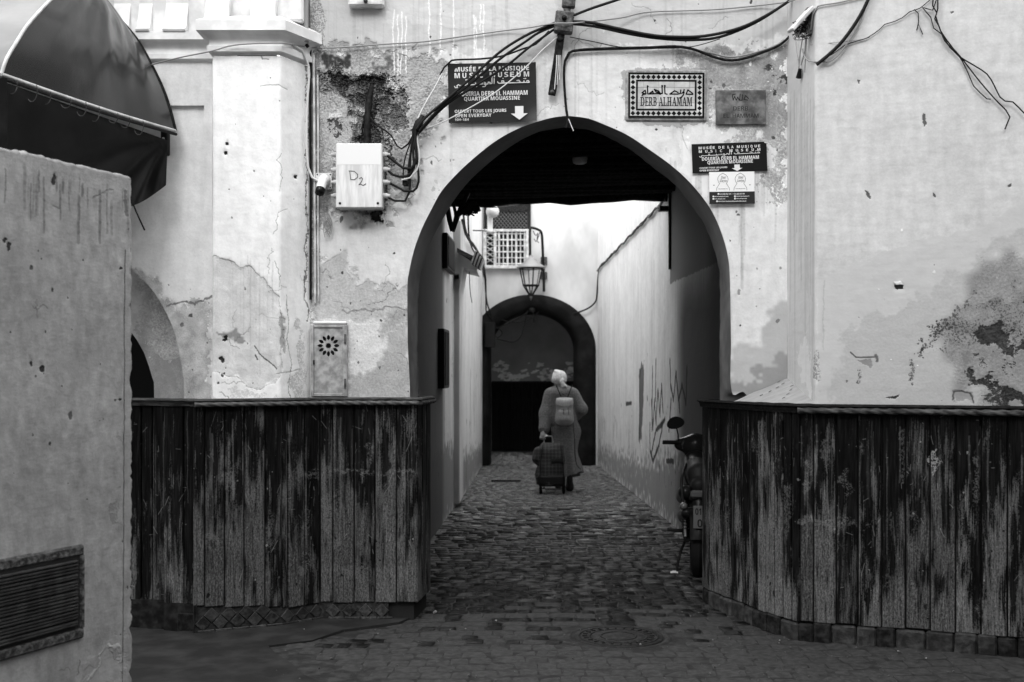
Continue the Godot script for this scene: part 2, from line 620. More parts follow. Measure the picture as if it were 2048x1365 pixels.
func _ready() -> void:
	# ---- camera: a 40 mm lens at eye height, shifted so that upright lines stay upright
	var cam := Camera3D.new()
	cam.name = "camera"
	cam.projection = Camera3D.PROJECTION_FRUSTUM
	cam.position = Vector3(0, 1.6, 0)
	var lens := CameraAttributesPhysical.new()
	lens.frustum_near = 0.1
	lens.frustum_far = 200.0
	lens.frustum_focal_length = 40.0
	lens.frustum_focus_distance = 7.4
	lens.exposure_aperture = 2.8
	cam.attributes = lens
	cam.set_frustum(0.06, Vector2(-0.000967, 0.002527), 0.1, 200.0)
	cam.current = true
	add_child(cam)
	# ---- an overcast sky, neutral grey; a broad soft sun behind the cloud
	var we := WorldEnvironment.new()
	we.name = "world"
	var env := Environment.new()
	env.background_mode = Environment.BG_SKY
	var sm := ProceduralSkyMaterial.new()
	sm.sky_top_color = Color(1, 1, 1)
	sm.sky_horizon_color = Color(0.86, 0.86, 0.86)
	sm.sky_curve = 0.2
	sm.ground_bottom_color = Color(0.2, 0.2, 0.2)
	sm.ground_horizon_color = Color(0.5, 0.5, 0.5)
	sm.sun_angle_max = 0.0
	var sky := Sky.new()
	sky.sky_material = sm
	env.sky = sky
	env.background_energy_multiplier = 3.6
	env.tonemap_mode = Environment.TONE_MAPPER_LINEAR
	env.tonemap_exposure = 1.08
	env.sdfgi_enabled = true
	env.ssao_enabled = true
	env.ssil_enabled = true
	we.environment = env
	add_child(we)
	var sun := DirectionalLight3D.new()
	sun.name = "sun"
	sun.light_energy = 0.5
	sun.light_angular_distance = 20.0
	sun.light_color = Color(1, 1, 1)
	sun.shadow_enabled = true
	sun.look_at_from_position(Vector3.ZERO, Vector3(0.15, -0.92, -1.0))
	add_child(sun)

	make_materials()
	walls_in_plan()
	added_opposite_house()
	archway_wall()
	arch_rim()
	alley()
	far_end()
	white_pillar()
	recessed_wall()
	corner_wall()
	near_left_wall()
	ground()
	left_panelling()
	right_panelling()
	awning()
	signs()
	boxes()
	cables()
	alley_things()
	walker()
	trolley()
	motorbike()
	litter()

func make_materials() -> void:
	M.black = grey(0.012, 0.5)
	M.rubber = grey(0.015, 0.75)
	M.white = grey(0.78, 0.5)
	M.dim_white = grain(0.68, 0.86, 0.15, 0.6, 0.0, Vector3.ONE, 5)
	M.steel = grey(0.45, 0.35, 0.8)
	M.iron = grain(0.2, 0.4, 0.05, 0.6, 0.1, Vector3.ONE, 7)
	M.dark_iron = grain(0.07, 0.16, 0.05, 0.55, 0.1, Vector3.ONE, 8)
	M.dark_wood = grain(0.06, 0.16, 0.06, 0.8, 0.3, Vector3(1, 3, 3), 9)
	M.worn_wood = grain(0.12, 0.34, 0.05, 0.75, 0.3, Vector3(0.3, 2, 2), 10)
	M.stone = grain(0.12, 0.24, 0.08, 0.85, 0.5, Vector3.ONE, 11)
	M.tile = grain(0.16, 0.28, 0.05, 0.6, 0.2, Vector3.ONE, 12)
	M.far_plaster = grain(0.72, 0.84, 0.9, 0.9, 0.3, Vector3(1, 0.5, 1), 13)
	M.plaster = grain(0.74, 0.9, 0.5, 0.9, 0.4, Vector3.ONE, 14)
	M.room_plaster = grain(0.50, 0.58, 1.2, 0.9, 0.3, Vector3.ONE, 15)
	M.peel = grain(0.72, 0.86, 0.2, 0.9, 0.3, Vector3.ONE, 16)
	M.dark_paint = grain(0.25, 0.33, 0.5, 0.75, 0.2, Vector3.ONE, 17)
	M.rubble = grain(0.18, 0.5, 0.04, 0.95, 0.9, Vector3.ONE, 18)
	M.backing = grey(0.02, 0.9)
	M.wire_grey = grey(0.25, 0.6)
	M.wire_white = grey(0.62, 0.5)

# unseen house fronts added behind and beside the camera to keep sky light off the walls
func added_opposite_house() -> void:
	var o := thing("added_opposite_house", "tall unseen plaster house front added behind the viewer to block low sky", "building")
	var s := Shape.new()
	s.box(Vector3(0, 4.5, 2.4), Vector3(26.0, 9.0, 0.5))
	part("plaster_face", s, M.room_plaster, o)
	o = thing("added_side_house", "plain unseen house front added past the right edge of the view to block sky", "building")  # unseen block added to darken the street face at the right
	s = Shape.new()
	s.box(Vector3(4.4, 3.5, -2.2), Vector3(0.6, 7.0, 7.2))
	part("plaster_face", s, grain(0.4, 0.5, 0.5, 0.9, 0.3, Vector3.ONE, 14), o)

func walls_in_plan() -> void:
	front = Wall.new([Vector2(-1.376, 7.35), Vector2(1.709, 7.35)])
	pillar_face = Wall.new([Vector2(-2.03, 7.42), Vector2(-1.938, 7.1), Vector2(-1.517, 7.1), Vector2(-1.376, 7.36)])
	recess = Wall.new([Vector2(-4.4, 7.42), Vector2(-1.9, 7.42)])
	right_front = Wall.new([Vector2(1.709, 7.36), Vector2(1.742, 6.77), Vector2(3.4, 6.19)])
	near_wall = Wall.new([Vector2(-2.45, 3.4), Vector2(-1.73, 5.06)])
	left_alley = Wall.new([Vector2(-0.97, 7.68), Vector2(-0.83, 11.9), Vector2(-0.745, 14.7), Vector2(-0.676, 19.02)])
	right_alley = Wall.new([Vector2(1.245, 19.02), Vector2(1.474, 13.74), Vector2(1.56, 11.13), Vector2(1.70, 7.68)])
	far = Wall.new([Vector2(-1.3, 19.0), Vector2(1.9, 19.0)])

# points (px, py) on the photograph of the arch's edges
func arch_outer() -> PackedVector2Array:
	var o := PackedVector2Array()
	for q in [[821, 1300], [821, 1000], [820, 791], [816, 700], [815, 640], [815, 571], [818, 545], [828, 501], [844, 457], [866, 413], [883, 383], [910, 352], [945, 319], [989, 284], [1033, 259], [1077, 243], [1108, 235], [1135, 232]]:
		o.append(front.hit(q[0], q[1]))
	var right := PackedVector2Array()
	for q in [[1135, 232], [1175, 237], [1210, 250], [1254, 270], [1298, 299], [1346, 334], [1386, 372], [1421, 418], [1443, 466], [1456, 514], [1460, 563], [1462, 681], [1464, 785], [1500, 830], [1500, 1300]]:
		right.append(front.hit(q[0], q[1]))
	var out := resample(o, 200)
	out.append_array(resample(right, 200).slice(1))
	for i in out.size():
		if out[i].y < 0.02: out[i].y = 0.0
	return out
func arch_inner() -> PackedVector2Array:
	var w := Wall.new([Vector2(-1.376, 7.7), Vector2(1.709, 7.7)])
	var o := PackedVector2Array()
	for q in [[838, 1270], [838, 1000], [837, 791], [835, 700], [835, 640], [837, 593], [842, 549], [853, 505], [868, 470], [890, 431], [910, 398], [941, 360], [989, 317], [1033, 286], [1072, 266], [1108, 258], [1135, 255]]:
		o.append(w.hit(q[0], q[1]))
	var right := PackedVector2Array()
	for q in [[1135, 255], [1184, 262], [1228, 281], [1272, 308], [1316, 343], [1351, 371], [1382, 409], [1408, 448], [1425, 488], [1436, 527], [1440, 563], [1440, 681], [1440, 791], [1440, 1000], [1440, 1270]]:
		right.append(w.hit(q[0], q[1]))
	var out := resample(o, 200)
	out.append_array(resample(right, 200).slice(1))
	return out

# ---------------------------------------------------------------- the wall over the arch
func archway_wall() -> void:
	var P := Paint.new(front, 0.0, 3.085, 1.2, 4.15, 300.0, 0.835, 11)
	P.plaster()
	# greyer coat in the upper part, where the newer white coat stops
	P.blob(P.px([[610, -40], [1600, -40], [1600, 60], [1400, 100], [1240, 85], [1080, 110], [960, 105], [870, 100], [800, 118], [700, 96], [610, 100]]), 0.70, 0.7, 0.02, 0.03, 2)
	P.blob(P.px([[770, -40], [1120, -40], [1110, 40], [1000, 60], [880, 52], [775, 45]]), 0.80, 0.5, 0.03, 0.02)
	# weathered zone round the broken wall
	P.blob(P.px([[612, 95], [720, 92], [860, 104], [905, 128], [893, 240], [862, 262], [832, 275], [830, 345], [790, 400], [772, 440], [730, 452], [672, 425], [640, 440], [612, 430]]), 0.58, 0.85, -0.12, 0.09, 5)
	P.blob(P.px([[612, 95], [720, 92], [860, 104], [905, 128], [893, 240], [862, 262], [832, 275], [830, 345], [790, 400], [772, 440], [730, 452], [672, 425], [640, 440], [612, 430]]), 0.5, 0.0, -0.3, 0.09)
	P.blob(P.px([[618, 520], [690, 515], [706, 545], [720, 578], [748, 566], [790, 572], [820, 568], [820, 640], [770, 660], [700, 640], [618, 645]]), 0.5, 0.0, -0.18, 0.05)
	P.mottle(P.px([[612, 95], [720, 92], [860, 104], [905, 128], [893, 240], [862, 262], [832, 275], [830, 345], [790, 400], [772, 440], [730, 452], [672, 425], [640, 440], [612, 430]]), 0.2, 0.25)
	P.blob(P.px([[780, 110], [890, 120], [890, 235], [850, 255], [835, 250], [800, 200]]), 0.64, 0.6, 0.05, 0.08, 1, 110)
	P.blob(P.px([[632, 225], [690, 215], [705, 275], [690, 300], [640, 310], [628, 280]]), 0.66, 0.7, 0.12, 0.04)
	P.blob(P.px([[645, 108], [690, 110], [702, 122], [690, 134], [655, 130]]), 0.14, 0.8, 0.0, 0.05, 4)
	P.blob(P.px([[742, 130], [775, 118], [780, 132], [750, 150]]), 0.25, 0.6, 0.0, 0.05, 4)
	# the broken hole: loose rubble behind the plaster
	P.blob(P.px([[630, 142], [655, 132], [690, 140], [735, 150], [778, 158], [786, 178], [806, 190], [824, 212], [815, 246], [790, 262], [772, 268], [770, 300], [712, 300], [702, 272], [706, 240], [720, 222], [700, 206], [672, 198], [655, 180], [636, 168]]), 0.42, 0.85, -1.2, 0.06)
	P.blob(P.px([[640, 146], [662, 143], [690, 150], [735, 160], [772, 168], [778, 184], [762, 198], [752, 232], [756, 270], [748, 296], [722, 296], [716, 268], [722, 236], [735, 214], [712, 200], [684, 190], [668, 172]]), 0.16, 0.85, -4.0, 0.05)
	P.mottle(P.px([[628, 138], [690, 138], [790, 156], [830, 212], [800, 268], [775, 300], [705, 300], [700, 240], [695, 210], [655, 190]]), 0.3, 1.2, P.noise(11.0, 1.0, 4, true), 0.3, 1.2)
	P.mottle(P.px([[630, 130], [800, 130], [860, 200], [850, 260], [790, 320], [700, 300], [640, 330]]), 0.06, 0.15, P.noise(6.0, 1.0, 4, true), 0.12, 0.3)
	P.blob(P.px([[690, 172], [716, 168], [724, 186], [700, 190]]), 0.5, 0.8, 1.8, 0.05)
	P.blob(P.px([[765, 205], [790, 205], [812, 222], [800, 250], [775, 240]]), 0.22, 0.7, -1.5, 0.09, 1, 118)
	P.blob(P.px([[665, 140], [725, 146], [770, 156], [765, 163], [720, 156], [670, 148]]), 0.5, 0.8, 1.6, 0.05)
	P.blob(P.px([[655, 236], [672, 238], [684, 262], [678, 268], [660, 252]]), 0.2, 0.8, -0.8, 0.05)
	P.blob(P.px([[660, 224], [678, 224], [682, 238], [672, 244], [658, 234]]), 0.86, 0.9, 0.1, 0.02)
	P.blob(P.px([[740, 416], [772, 410], [768, 440], [748, 454], [735, 440]]), 0.13, 0.9, -2.0, 0.04)
	P.blob(P.px([[764, 300], [776, 300], [780, 400], [766, 416]]), 0.2, 0.7, -0.6, 0.05)
	P.blob(P.px([[668, 418], [770, 415], [765, 432], [700, 428]]), 0.35, 0.6, -0.2, 0.05, 3)
	var strip := P.noise(20.0, 6.0, 4)
	P.blob(P.px([[616, -20], [645, -20], [640, 200], [644, 420], [630, 640], [614, 640]]), 0.42, 0.7, -0.25, 0.05, 1, 112)
	# rough, newer mortar on the side of the corner
	P.blob(P.px([[1330, 105], [1420, 100], [1500, 110], [1580, 90], [1580, 330], [1550, 420], [1535, 380], [1540, 290], [1450, 270], [1425, 250], [1415, 170], [1380, 140]]), 0.6, 0.75, -0.05, 0.09)
	P.blob(P.px([[1400, 110], [1580, 95], [1580, 250], [1540, 250], [1530, 180], [1430, 175]]), 0.52, 0.8, 0.0, 0.1, 1, 108)
	P.mottle(P.px([[1330, 105], [1420, 100], [1500, 110], [1580, 90], [1580, 420], [1535, 380], [1540, 290], [1425, 250], [1380, 140]]), 0.22, 0.2)
	P.specks(30, 2.3, 3.06, 2.9, 3.65, 0.003, 0.012, 0.8, 0.7, 0.1)
	P.specks(30, 2.5, 3.06, 2.6, 3.65, 0.004, 0.02, 0.28, 0.8, -0.2)
	P.blob(P.px([[1545, 150], [1575, 145], [1578, 175], [1555, 172]]), 0.2, 0.8, -0.5, 0.07)
	P.blob(P.px([[1245, 140], [1400, 136], [1420, 150], [1418, 240], [1330, 252], [1250, 246]]), 0.58, 0.7, 0.15, 0.025)
	P.blob(P.px([[1105, 110], [1250, 100], [1250, 250], [1215, 248], [1160, 232], [1100, 225]]), 0.84, 0.35, 0.05, 0.09)
	P.blob(P.px([[1358, 284], [1382, 284], [1384, 345], [1415, 350], [1418, 400], [1390, 372], [1360, 345]]), 0.88, 0.9, 0.05, 0.015)
	P.blob(P.px([[1500, 185], [1540, 182], [1545, 270], [1528, 280]]), 0.45, 0.5, -0.1, 0.05, 1, 110)
	# damp low on both sides
	P.blob(P.px([[1466, 690], [1520, 688], [1534, 640], [1550, 612], [1590, 605], [1590, 810], [1460, 810]]), 0.66, 0.75, 0.02, 0.035, 8)
	P.blob(P.px([[1466, 770], [1530, 740], [1590, 700], [1590, 820], [1460, 820]]), 0.45, 0.5, -0.05, 0.09, 6)
	P.blob(P.px([[618, 520], [690, 515], [706, 545], [720, 578], [748, 566], [790, 572], [820, 568], [820, 640], [770, 660], [700, 640], [618, 645]]), 0.68, 0.7, -0.06, 0.05, 7)
	P.blob(P.px([[765, 628], [822, 615], [822, 800], [690, 800], [692, 760], [752, 740], [770, 700]]), 0.64, 0.8, -0.04, 0.035, 7)
	P.blob(P.px([[690, 645], [760, 640], [768, 690], [752, 735], [700, 750]]), 0.84, 0.7, 0.03, 0.03, 5)
	P.mottle(P.px([[618, 520], [690, 515], [720, 578], [820, 568], [820, 800], [618, 800]]), 0.09, 0.08)
	P.stroke(P.px([[690, 622], [715, 620], [740, 628], [770, 612], [800, 618], [820, 622]]), 0.012, 0.42, 0.5, -0.1, 0.02)
	P.stroke(P.px([[740, 615], [770, 595], [795, 575], [800, 562]]), 0.006, 0.4, 0.6, -0.1, 0.02)
	P.stroke(P.px([[640, 545], [655, 538], [664, 556]]), 0.006, 0.35, 0.6, -0.1, 0.02)
	# old nail holes, chips and rust
	P.specks(110, 0.1, 3.0, 1.45, 4.0, 0.003, 0.012, 0.22, 0.85, -0.25)
	P.specks(46, 0.1, 1.2, 1.6, 3.4, 0.004, 0.018, 0.3, 0.7, -0.12)
	P.specks(24, 0.4, 1.0, 2.6, 3.2, 0.006, 0.03, 0.55, 0.6, -0.08)
	P.specks(26, 2.2, 3.05, 1.5, 2.9, 0.003, 0.02, 0.4, 0.6, -0.12)
	P.specks(10, 1.5, 2.9, 2.9, 3.9, 0.003, 0.012, 0.9, 0.5, 0.06)
	P.cracks(12, 0.05, 1.0, 1.4, 3.7, 0.25)
	P.cracks(14, 2.1, 3.05, 1.4, 3.9, 0.2)
	P.cracks(6, 0.6, 2.6, 3.2, 4.0, 0.3)
	# white paint that ran down
	for q in [[786, 20, 148], [795, 30, 150], [803, 25, 146], [811, 35, 145], [858, -10, 105], [881, -10, 110], [906, -10, 120], [948, 30, 112], [952, 35, 115], [961, 10, 60], [967, 10, 118]]:
		var pts := []
		for j in 7: pts.append([q[0] + sin(j * 2.1 + q[0]) * 1.0 + (3.0 * sin(q[0]) if j > 4 and q[0] < 820 else 0.0), lerpf(q[1], q[2], j / 6.0)])
		P.stroke(P.px(pts), 0.008, 0.92, 0.8, 0.12, 0.004)
	P.drips(60, 0.1, 3.0, 4.1, 0.2, 1.2, 0.012, 0.6, 0.25)
	P.drips(24, 2.3, 3.05, 3.0, 0.2, 0.7, 0.01, 0.5, 0.25)
	var wall := thing("archway_wall", "weathered white plaster wall pierced by the tall arch, with a broken hole beside the box", "wall")
	# plaster face: a sheet from the arch's edge out to the edges of the wall
	var o := arch_outer()
	var rim := resample(PackedVector2Array([Vector2(0, 0), Vector2(0, 4.4)]), 140)
	rim.append_array(resample(PackedVector2Array([Vector2(0, 4.4), Vector2(3.085, 4.4)]), 120).slice(1))
	rim.append_array(resample(PackedVector2Array([Vector2(3.085, 4.4), Vector2(3.085, 0)]), 141).slice(1))
	var nr := rim.size()
	var inner := resample(o, nr)
	var nl := 110
	var pos := PackedVector3Array()
	var uvs := PackedVector2Array()
	for r in nl:
		for c in nr:
			var q := inner[c].lerp(rim[c], pow(float(r) / (nl - 1), 0.9))
			pos.append(front.pt(q.x, q.y, P.relief(q.x, q.y) if r > 0 and q.y > 1.25 else 0.0))
			uvs.append(P.uv(q.x, q.y))
	part("plaster_face", sheet(pos, uvs, nr, nl), P.material(), wall)
	# the body of the wall above and beside the opening
	var s := Shape.new()
	s.box(Vector3(0.166, 5.45, -7.52), Vector3(3.08, 2.1, 0.3))
	s.box(Vector3(-1.06, 2.2, -7.54), Vector3(0.60, 4.4, 0.26))
	s.box(Vector3(1.59, 2.2, -7.54), Vector3(0.24, 4.4, 0.26))
	part("wall_core", s, M.plaster, wall)

func sheet(pos: PackedVector3Array, uvs: PackedVector2Array, nx: int, ny: int) -> ArrayMesh:
	var idx := PackedInt32Array()
	var nrm := PackedVector3Array()
	nrm.resize(pos.size())
	for r in ny:
		for c in nx:
			var i := r * nx + c
			var dx := pos[i + (1 if c < nx - 1 else 0)] - pos[i - (1 if c > 0 else 0)]
			var dy := pos[i + (nx if r < ny - 1 else 0)] - pos[i - (nx if r > 0 else 0)]
			nrm[i] = dy.cross(dx).normalized()
			if r < ny - 1 and c < nx - 1:
				idx.append_array([i, i + 1, i + nx + 1, i, i + nx + 1, i + nx])
	if nrm[pos.size() / 2].z < 0.0 and absf(nrm[pos.size() / 2].z) > 0.5:   # turned away: face the other way
		for i in nrm.size(): nrm[i] = -nrm[i]
		for i in range(0, idx.size(), 3):
			var k := idx[i]
			idx[i] = idx[i + 1]
			idx[i + 1] = k
	var a := []
	a.resize(Mesh.ARRAY_MAX)
	a[Mesh.ARRAY_VERTEX] = pos
	a[Mesh.ARRAY_NORMAL] = nrm
	a[Mesh.ARRAY_TEX_UV] = uvs
	a[Mesh.ARRAY_INDEX] = idx
	var am := ArrayMesh.new()
	am.add_surface_from_arrays(Mesh.PRIMITIVE_TRIANGLES, a)
	return am

func arch_rim() -> void:
	var wall: Node3D = get_node("archway_wall")
	var o := arch_outer()
	var i := arch_inner()
	var s := Shape.new()
	s.smooth(true)
	var g := []
	var n := FastNoiseLite.new()
	n.frequency = 3.0
	for k in 9:
		var f := k / 8.0
		var row := []
		for c in o.size():
			var q := o[c].lerp(i[c], f)
			var wob := n.get_noise_3d(q.x * 3.0, q.y * 3.0, f) * 0.006 if k > 0 else 0.0
			row.append(Vector3(-1.376 + q.x + wob, q.y + wob, -7.35 - 0.35 * f + (0.003 if k == 0 else 0.0)))
		g.append(row)
	s.rows(g)
	part("arch_rim", s, grain(0.37, 0.46, 0.6, 0.7, 0.2, Vector3.ONE, 21), wall)
	# the back of the rim, where it stands proud of the passage behind
	var b := Shape.new()
	for c in i.size() - 1:
		var p := Vector3(-1.376 + i[c].x, i[c].y, -7.7)
		var q := Vector3(-1.376 + i[c + 1].x, i[c + 1].y, -7.7)
		var e := 0.28
		var side := -1.0 if c < i.size() / 2 else 1.0
		b.face([p, q, q + Vector3(side * e, e, 0.0), p + Vector3(side * e, e, 0.0)], Vector3(0, 0, -1))
	part("rim_back", b, M.dark_paint, wall)

# a plaster face along a wall, as a fine sheet with the relief of its paint
func face_of(w: Wall, u0: float, u1: float, y0: float, y1: float, P: Paint, step := 0.02, out := 0.0) -> ArrayMesh:
	var nx := maxi(2, int((u1 - u0) / step) + 1)
	var ny := maxi(2, int((y1 - y0) / step) + 1)
	var pos := PackedVector3Array()
	var uvs := PackedVector2Array()
	for r in ny:
		for c in nx:
			var u := lerpf(u0, u1, float(c) / (nx - 1))
			var y := lerpf(y1, y0, float(r) / (ny - 1))
			pos.append(w.pt(u, y, out + (P.relief(u, y) if P else 0.0)))
			uvs.append(P.uv(u, y) if P else Vector2(u, y))
	return sheet2(pos, uvs, nx, ny)

func sheet2(pos: PackedVector3Array, uvs: PackedVector2Array, nx: int, ny: int) -> ArrayMesh:   # rows run right, columns down
	var idx := PackedInt32Array()
	var nrm := PackedVector3Array()
	nrm.resize(pos.size())
	for r in ny:
		for c in nx:
			var i := r * nx + c
			var dx := pos[i + (1 if c < nx - 1 else 0)] - pos[i - (1 if c > 0 else 0)]
			var dy := pos[i + (nx if r < ny - 1 else 0)] - pos[i - (nx if r > 0 else 0)]
			nrm[i] = dy.cross(dx).normalized()
			if r < ny - 1 and c < nx - 1:
				idx.append_array([i, i + 1, i + nx + 1, i, i + nx + 1, i + nx])
	var a := []
	a.resize(Mesh.ARRAY_MAX)
	a[Mesh.ARRAY_VERTEX] = pos
	a[Mesh.ARRAY_NORMAL] = nrm
	a[Mesh.ARRAY_TEX_UV] = uvs
	a[Mesh.ARRAY_INDEX] = idx
	var am := ArrayMesh.new()
	am.add_surface_from_arrays(Mesh.PRIMITIVE_TRIANGLES, a)
	return am

# the masonry behind a face: a slab along the wall's plan
func core_of(w: Wall, y0: float, y1: float, thick: float) -> Shape:
	var s := Shape.new()
	for i in w.p.size() - 1:
		var a := w.p[i]
		var b := w.p[i + 1]
		var t := (b - a).normalized()
		var n := Vector2(t.y, -t.x)
		var q := [a - n * 0.012, b - n * 0.012, b - n * thick, a - n * thick]
		var lo := q.map(func(v): return Vector3(v.x, y0, -v.y))
		var hi := q.map(func(v): return Vector3(v.x, y1, -v.y))
		s.face(hi, Vector3.UP)
		for k in 4:
			var e: Vector2 = q[(k + 1) % 4] - q[k]
			s.face([lo[k], lo[(k + 1) % 4], hi[(k + 1) % 4], hi[k]], Vector3(-e.y, 0, -e.x) if false else ((lo[k] + lo[(k + 1) % 4]) * 0.5 - (lo[0] + lo[2]) * 0.5))
	return s

# ---------------------------------------------------------------- the alley behind the arch
func alley() -> void:
	# left wall
	var L := left_alley.l[3]
	var P := Paint.new(left_alley, 0.0, L, 0.0, 4.7, 90.0, 0.84, 31)
	P.plaster(0.8)
	P.layer(P.noise(3.0, 5.0, 4), 0.08, 0.0)
	P.drips(40, 0.2, L - 0.2, 3.4, 0.6, 2.2, 0.03, 0.5, 0.35)
	P.drips(16, 3.0, L - 0.4, 1.9, 0.3, 0.9, 0.03, 0.18, 0.7)
	P.blob(PackedVector2Array([Vector2(-0.1, 0), Vector2(L, 0), Vector2(L, 0.35), Vector2(L * 0.6, 0.5), Vector2(L * 0.4, 0.8), Vector2(-0.1, 0.7)]), 0.42, 0.7, 0.0, 0.15, 4)
	P.blob(PackedVector2Array([Vector2(-0.1, -0.1), Vector2(4.1, -0.1), Vector2(4.15, 1.5), Vector2(4.1, 2.6), Vector2(4.15, 4.0), Vector2(-0.1, 4.0)]), 0.36, 0.9, 0.0, 0.05, 30)  # shade of the covered stretch painted into the tone, with a soft edge
	P.specks(40, 0.1, L, 0.2, 2.6, 0.01, 0.05, 0.25, 0.7, -0.3)
	P.stroke(PackedVector2Array([Vector2(7.2, 0.05), Vector2(7.22, 0.6)]), 0.05, 0.08, 0.9, -0.5, 0.01)
	P.stroke(PackedVector2Array([Vector2(8.9, 1.25), Vector2(8.95, 1.0), Vector2(9.0, 0.72)]), 0.05, 0.2, 0.8, -0.2, 0.02)
	var wl := thing("alley_left_wall", "long pale plaster side wall of the alley carrying the sloped ledge", "wall")
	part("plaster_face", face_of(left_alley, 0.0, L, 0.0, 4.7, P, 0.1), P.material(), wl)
	part("wall_core", core_of(left_alley, -0.02, 4.7, 0.4), M.plaster, wl)
	# a shallow pier and its little corbel under the ledge
	var s := Shape.new()
	var c := left_alley.on(925, 545)
	s.box(Vector3(-0.80, 3.0, -13.45), Vector3(0.18, 0.62, 0.9), 0.01)
	s.box(Vector3(-0.80, 1.35, -13.5), Vector3(0.14, 2.6, 0.8), 0.01)
	part("pier", s, M.far_plaster, wl)
	# right wall
	var R := right_alley.l[3]
	P = Paint.new(right_alley, 0.0, R, 0.0, 4.7, 110.0, 0.88, 37)
	P.plaster(0.7)
	P.layer(P.noise(3.0, 6.0, 4), 0.06, 0.0)
	P.drips(60, 0.4, R - 0.2, 3.0, 0.5, 2.4, 0.025, 0.6, 0.3)
	P.drips(50, 0.2, R - 0.2, 0.9, 0.1, 0.6, 0.02, 0.3, 0.5)
	P.blob(PackedVector2Array([Vector2(0, 0), Vector2(R + 0.1, 0), Vector2(R + 0.1, 0.9), Vector2(R * 0.7, 0.75), Vector2(R * 0.45, 0.45), Vector2(0, 0.3)]), 0.45, 0.6, 0.0, 0.2, 5)
	P.blob(PackedVector2Array([Vector2(R - 4.2, 2.5), Vector2(R + 0.1, 2.5), Vector2(R + 0.1, 4.0), Vector2(R - 4.2, 4.0)]), 0.50, 0.85, 0.0, 0.01, 1)  # shade of the covered stretch painted into the wall: hard block, two soft blobs
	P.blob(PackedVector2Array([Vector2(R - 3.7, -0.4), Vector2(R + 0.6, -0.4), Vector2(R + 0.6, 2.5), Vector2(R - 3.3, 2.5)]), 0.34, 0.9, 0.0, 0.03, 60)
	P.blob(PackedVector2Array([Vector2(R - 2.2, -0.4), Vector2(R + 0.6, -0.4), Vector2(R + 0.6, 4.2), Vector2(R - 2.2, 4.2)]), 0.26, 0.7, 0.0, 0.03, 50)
	P.specks(120, 0.3, R, 0.1, 1.3, 0.008, 0.04, 0.25, 0.7, -0.2)
	P.specks(60, 1.0, 6.0, 0.3, 1.4, 0.01, 0.05, 0.93, 0.8, 0.1)
	P.specks(12, 1.0, R, 1.6, 3.6, 0.005, 0.02, 0.3, 0.7, -0.2)
	# grey painted upright and sprayed scribbles
	P.blob(P.px([[1278, 740], [1288, 726], [1287, 800], [1283, 880], [1277, 885], [1279, 800]]), 0.34, 0.85, 0.0, 0.03)
	for q in [[[1283, 727], [1279, 760], [1279, 884]], [[1305, 735], [1304, 860]], [[1312, 720], [1311, 800]], [[1303, 800], [1306, 858], [1309, 800], [1312, 845], [1316, 780], [1320, 830], [1323, 770], [1326, 822]], [[1340, 720], [1341, 770], [1347, 800], [1352, 745], [1357, 800], [1364, 770], [1372, 806], [1374, 735]], [[1342, 800], [1338, 860], [1340, 830]], [[1358, 806], [1360, 824]], [[1300, 848], [1300, 900], [1306, 922], [1318, 890], [1326, 846], [1312, 860], [1303, 905]], [[1330, 838], [1322, 850]], [[1333, 921], [1347, 923]], [[1252, 808], [1263, 806]]]:
		P.stroke(P.px(q), 0.05, 0.2, 0.85, 0.0, 0.01)
	var wr := thing("alley_right_wall", "long pale plaster side wall of the alley with sprayed scribbles and a twisted cable", "wall")
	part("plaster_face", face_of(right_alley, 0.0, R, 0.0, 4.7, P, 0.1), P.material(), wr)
	part("wall_core", core_of(right_alley, -0.02, 4.7, 0.4), M.plaster, wr)
	var b := Shape.new()
	b.box(right_alley.on(1342, 462, 0.012), Vector3(0.05, 0.80, 0.02), 0.003, right_alley.basis(8.0))
	part("dark_slit_strip", b, M.backing, wr)  # dark strip standing in for the narrow shaded slit where the ceiling ends
	b = Shape.new()
	b.box(right_alley.on(1337, 418, 0.05), Vector3(0.12, 0.05, 0.1), 0.006, right_alley.basis(8.0))
	part("bracket", b, M.dark_iron, wr)
	# the dark ceiling over the first stretch: boards carried on round poles, and the storey above
	var up := thing("upper_storey", "storey built across the alley with a dark ceiling of wooden poles", "building")
	s = Shape.new()
	s.box(Vector3(0.36, 5.02, -9.88), Vector3(3.5, 2.96, 4.36))
	part("storey", s, M.plaster, up)
	var rng := RandomNumberGenerator.new()
	rng.seed = 5
	for k in 24:
		var z := 7.84 + k * 0.178
		var path := []
		var yy := 3.475 + rng.randf_range(-0.02, 0.02)
		for j in 9: path.append(Vector3(-1.3 + j * 0.4, yy + sin(j * 0.9 + k * 2.0) * 0.012 + (j - 4) * 0.008, -z + sin(j * 0.7 + k) * 0.015))
		s = Shape.new()
		s.tube(path, 0.062 + rng.randf() * 0.016, 8)
		part("pole", s, M.dark_wood, up)
	var beam := Shape.new()
	var path := []
	for j in 15: path.append(Vector3(-1.25 + j * 0.22, 3.43 + (j - 7) * 0.006 + sin(j * 1.3) * 0.014 + sin(j * 2.9) * 0.008, -12.08))
	beam.tube(path, 0.075, 9)
	part("edge_beam", beam, M.dark_wood, up)

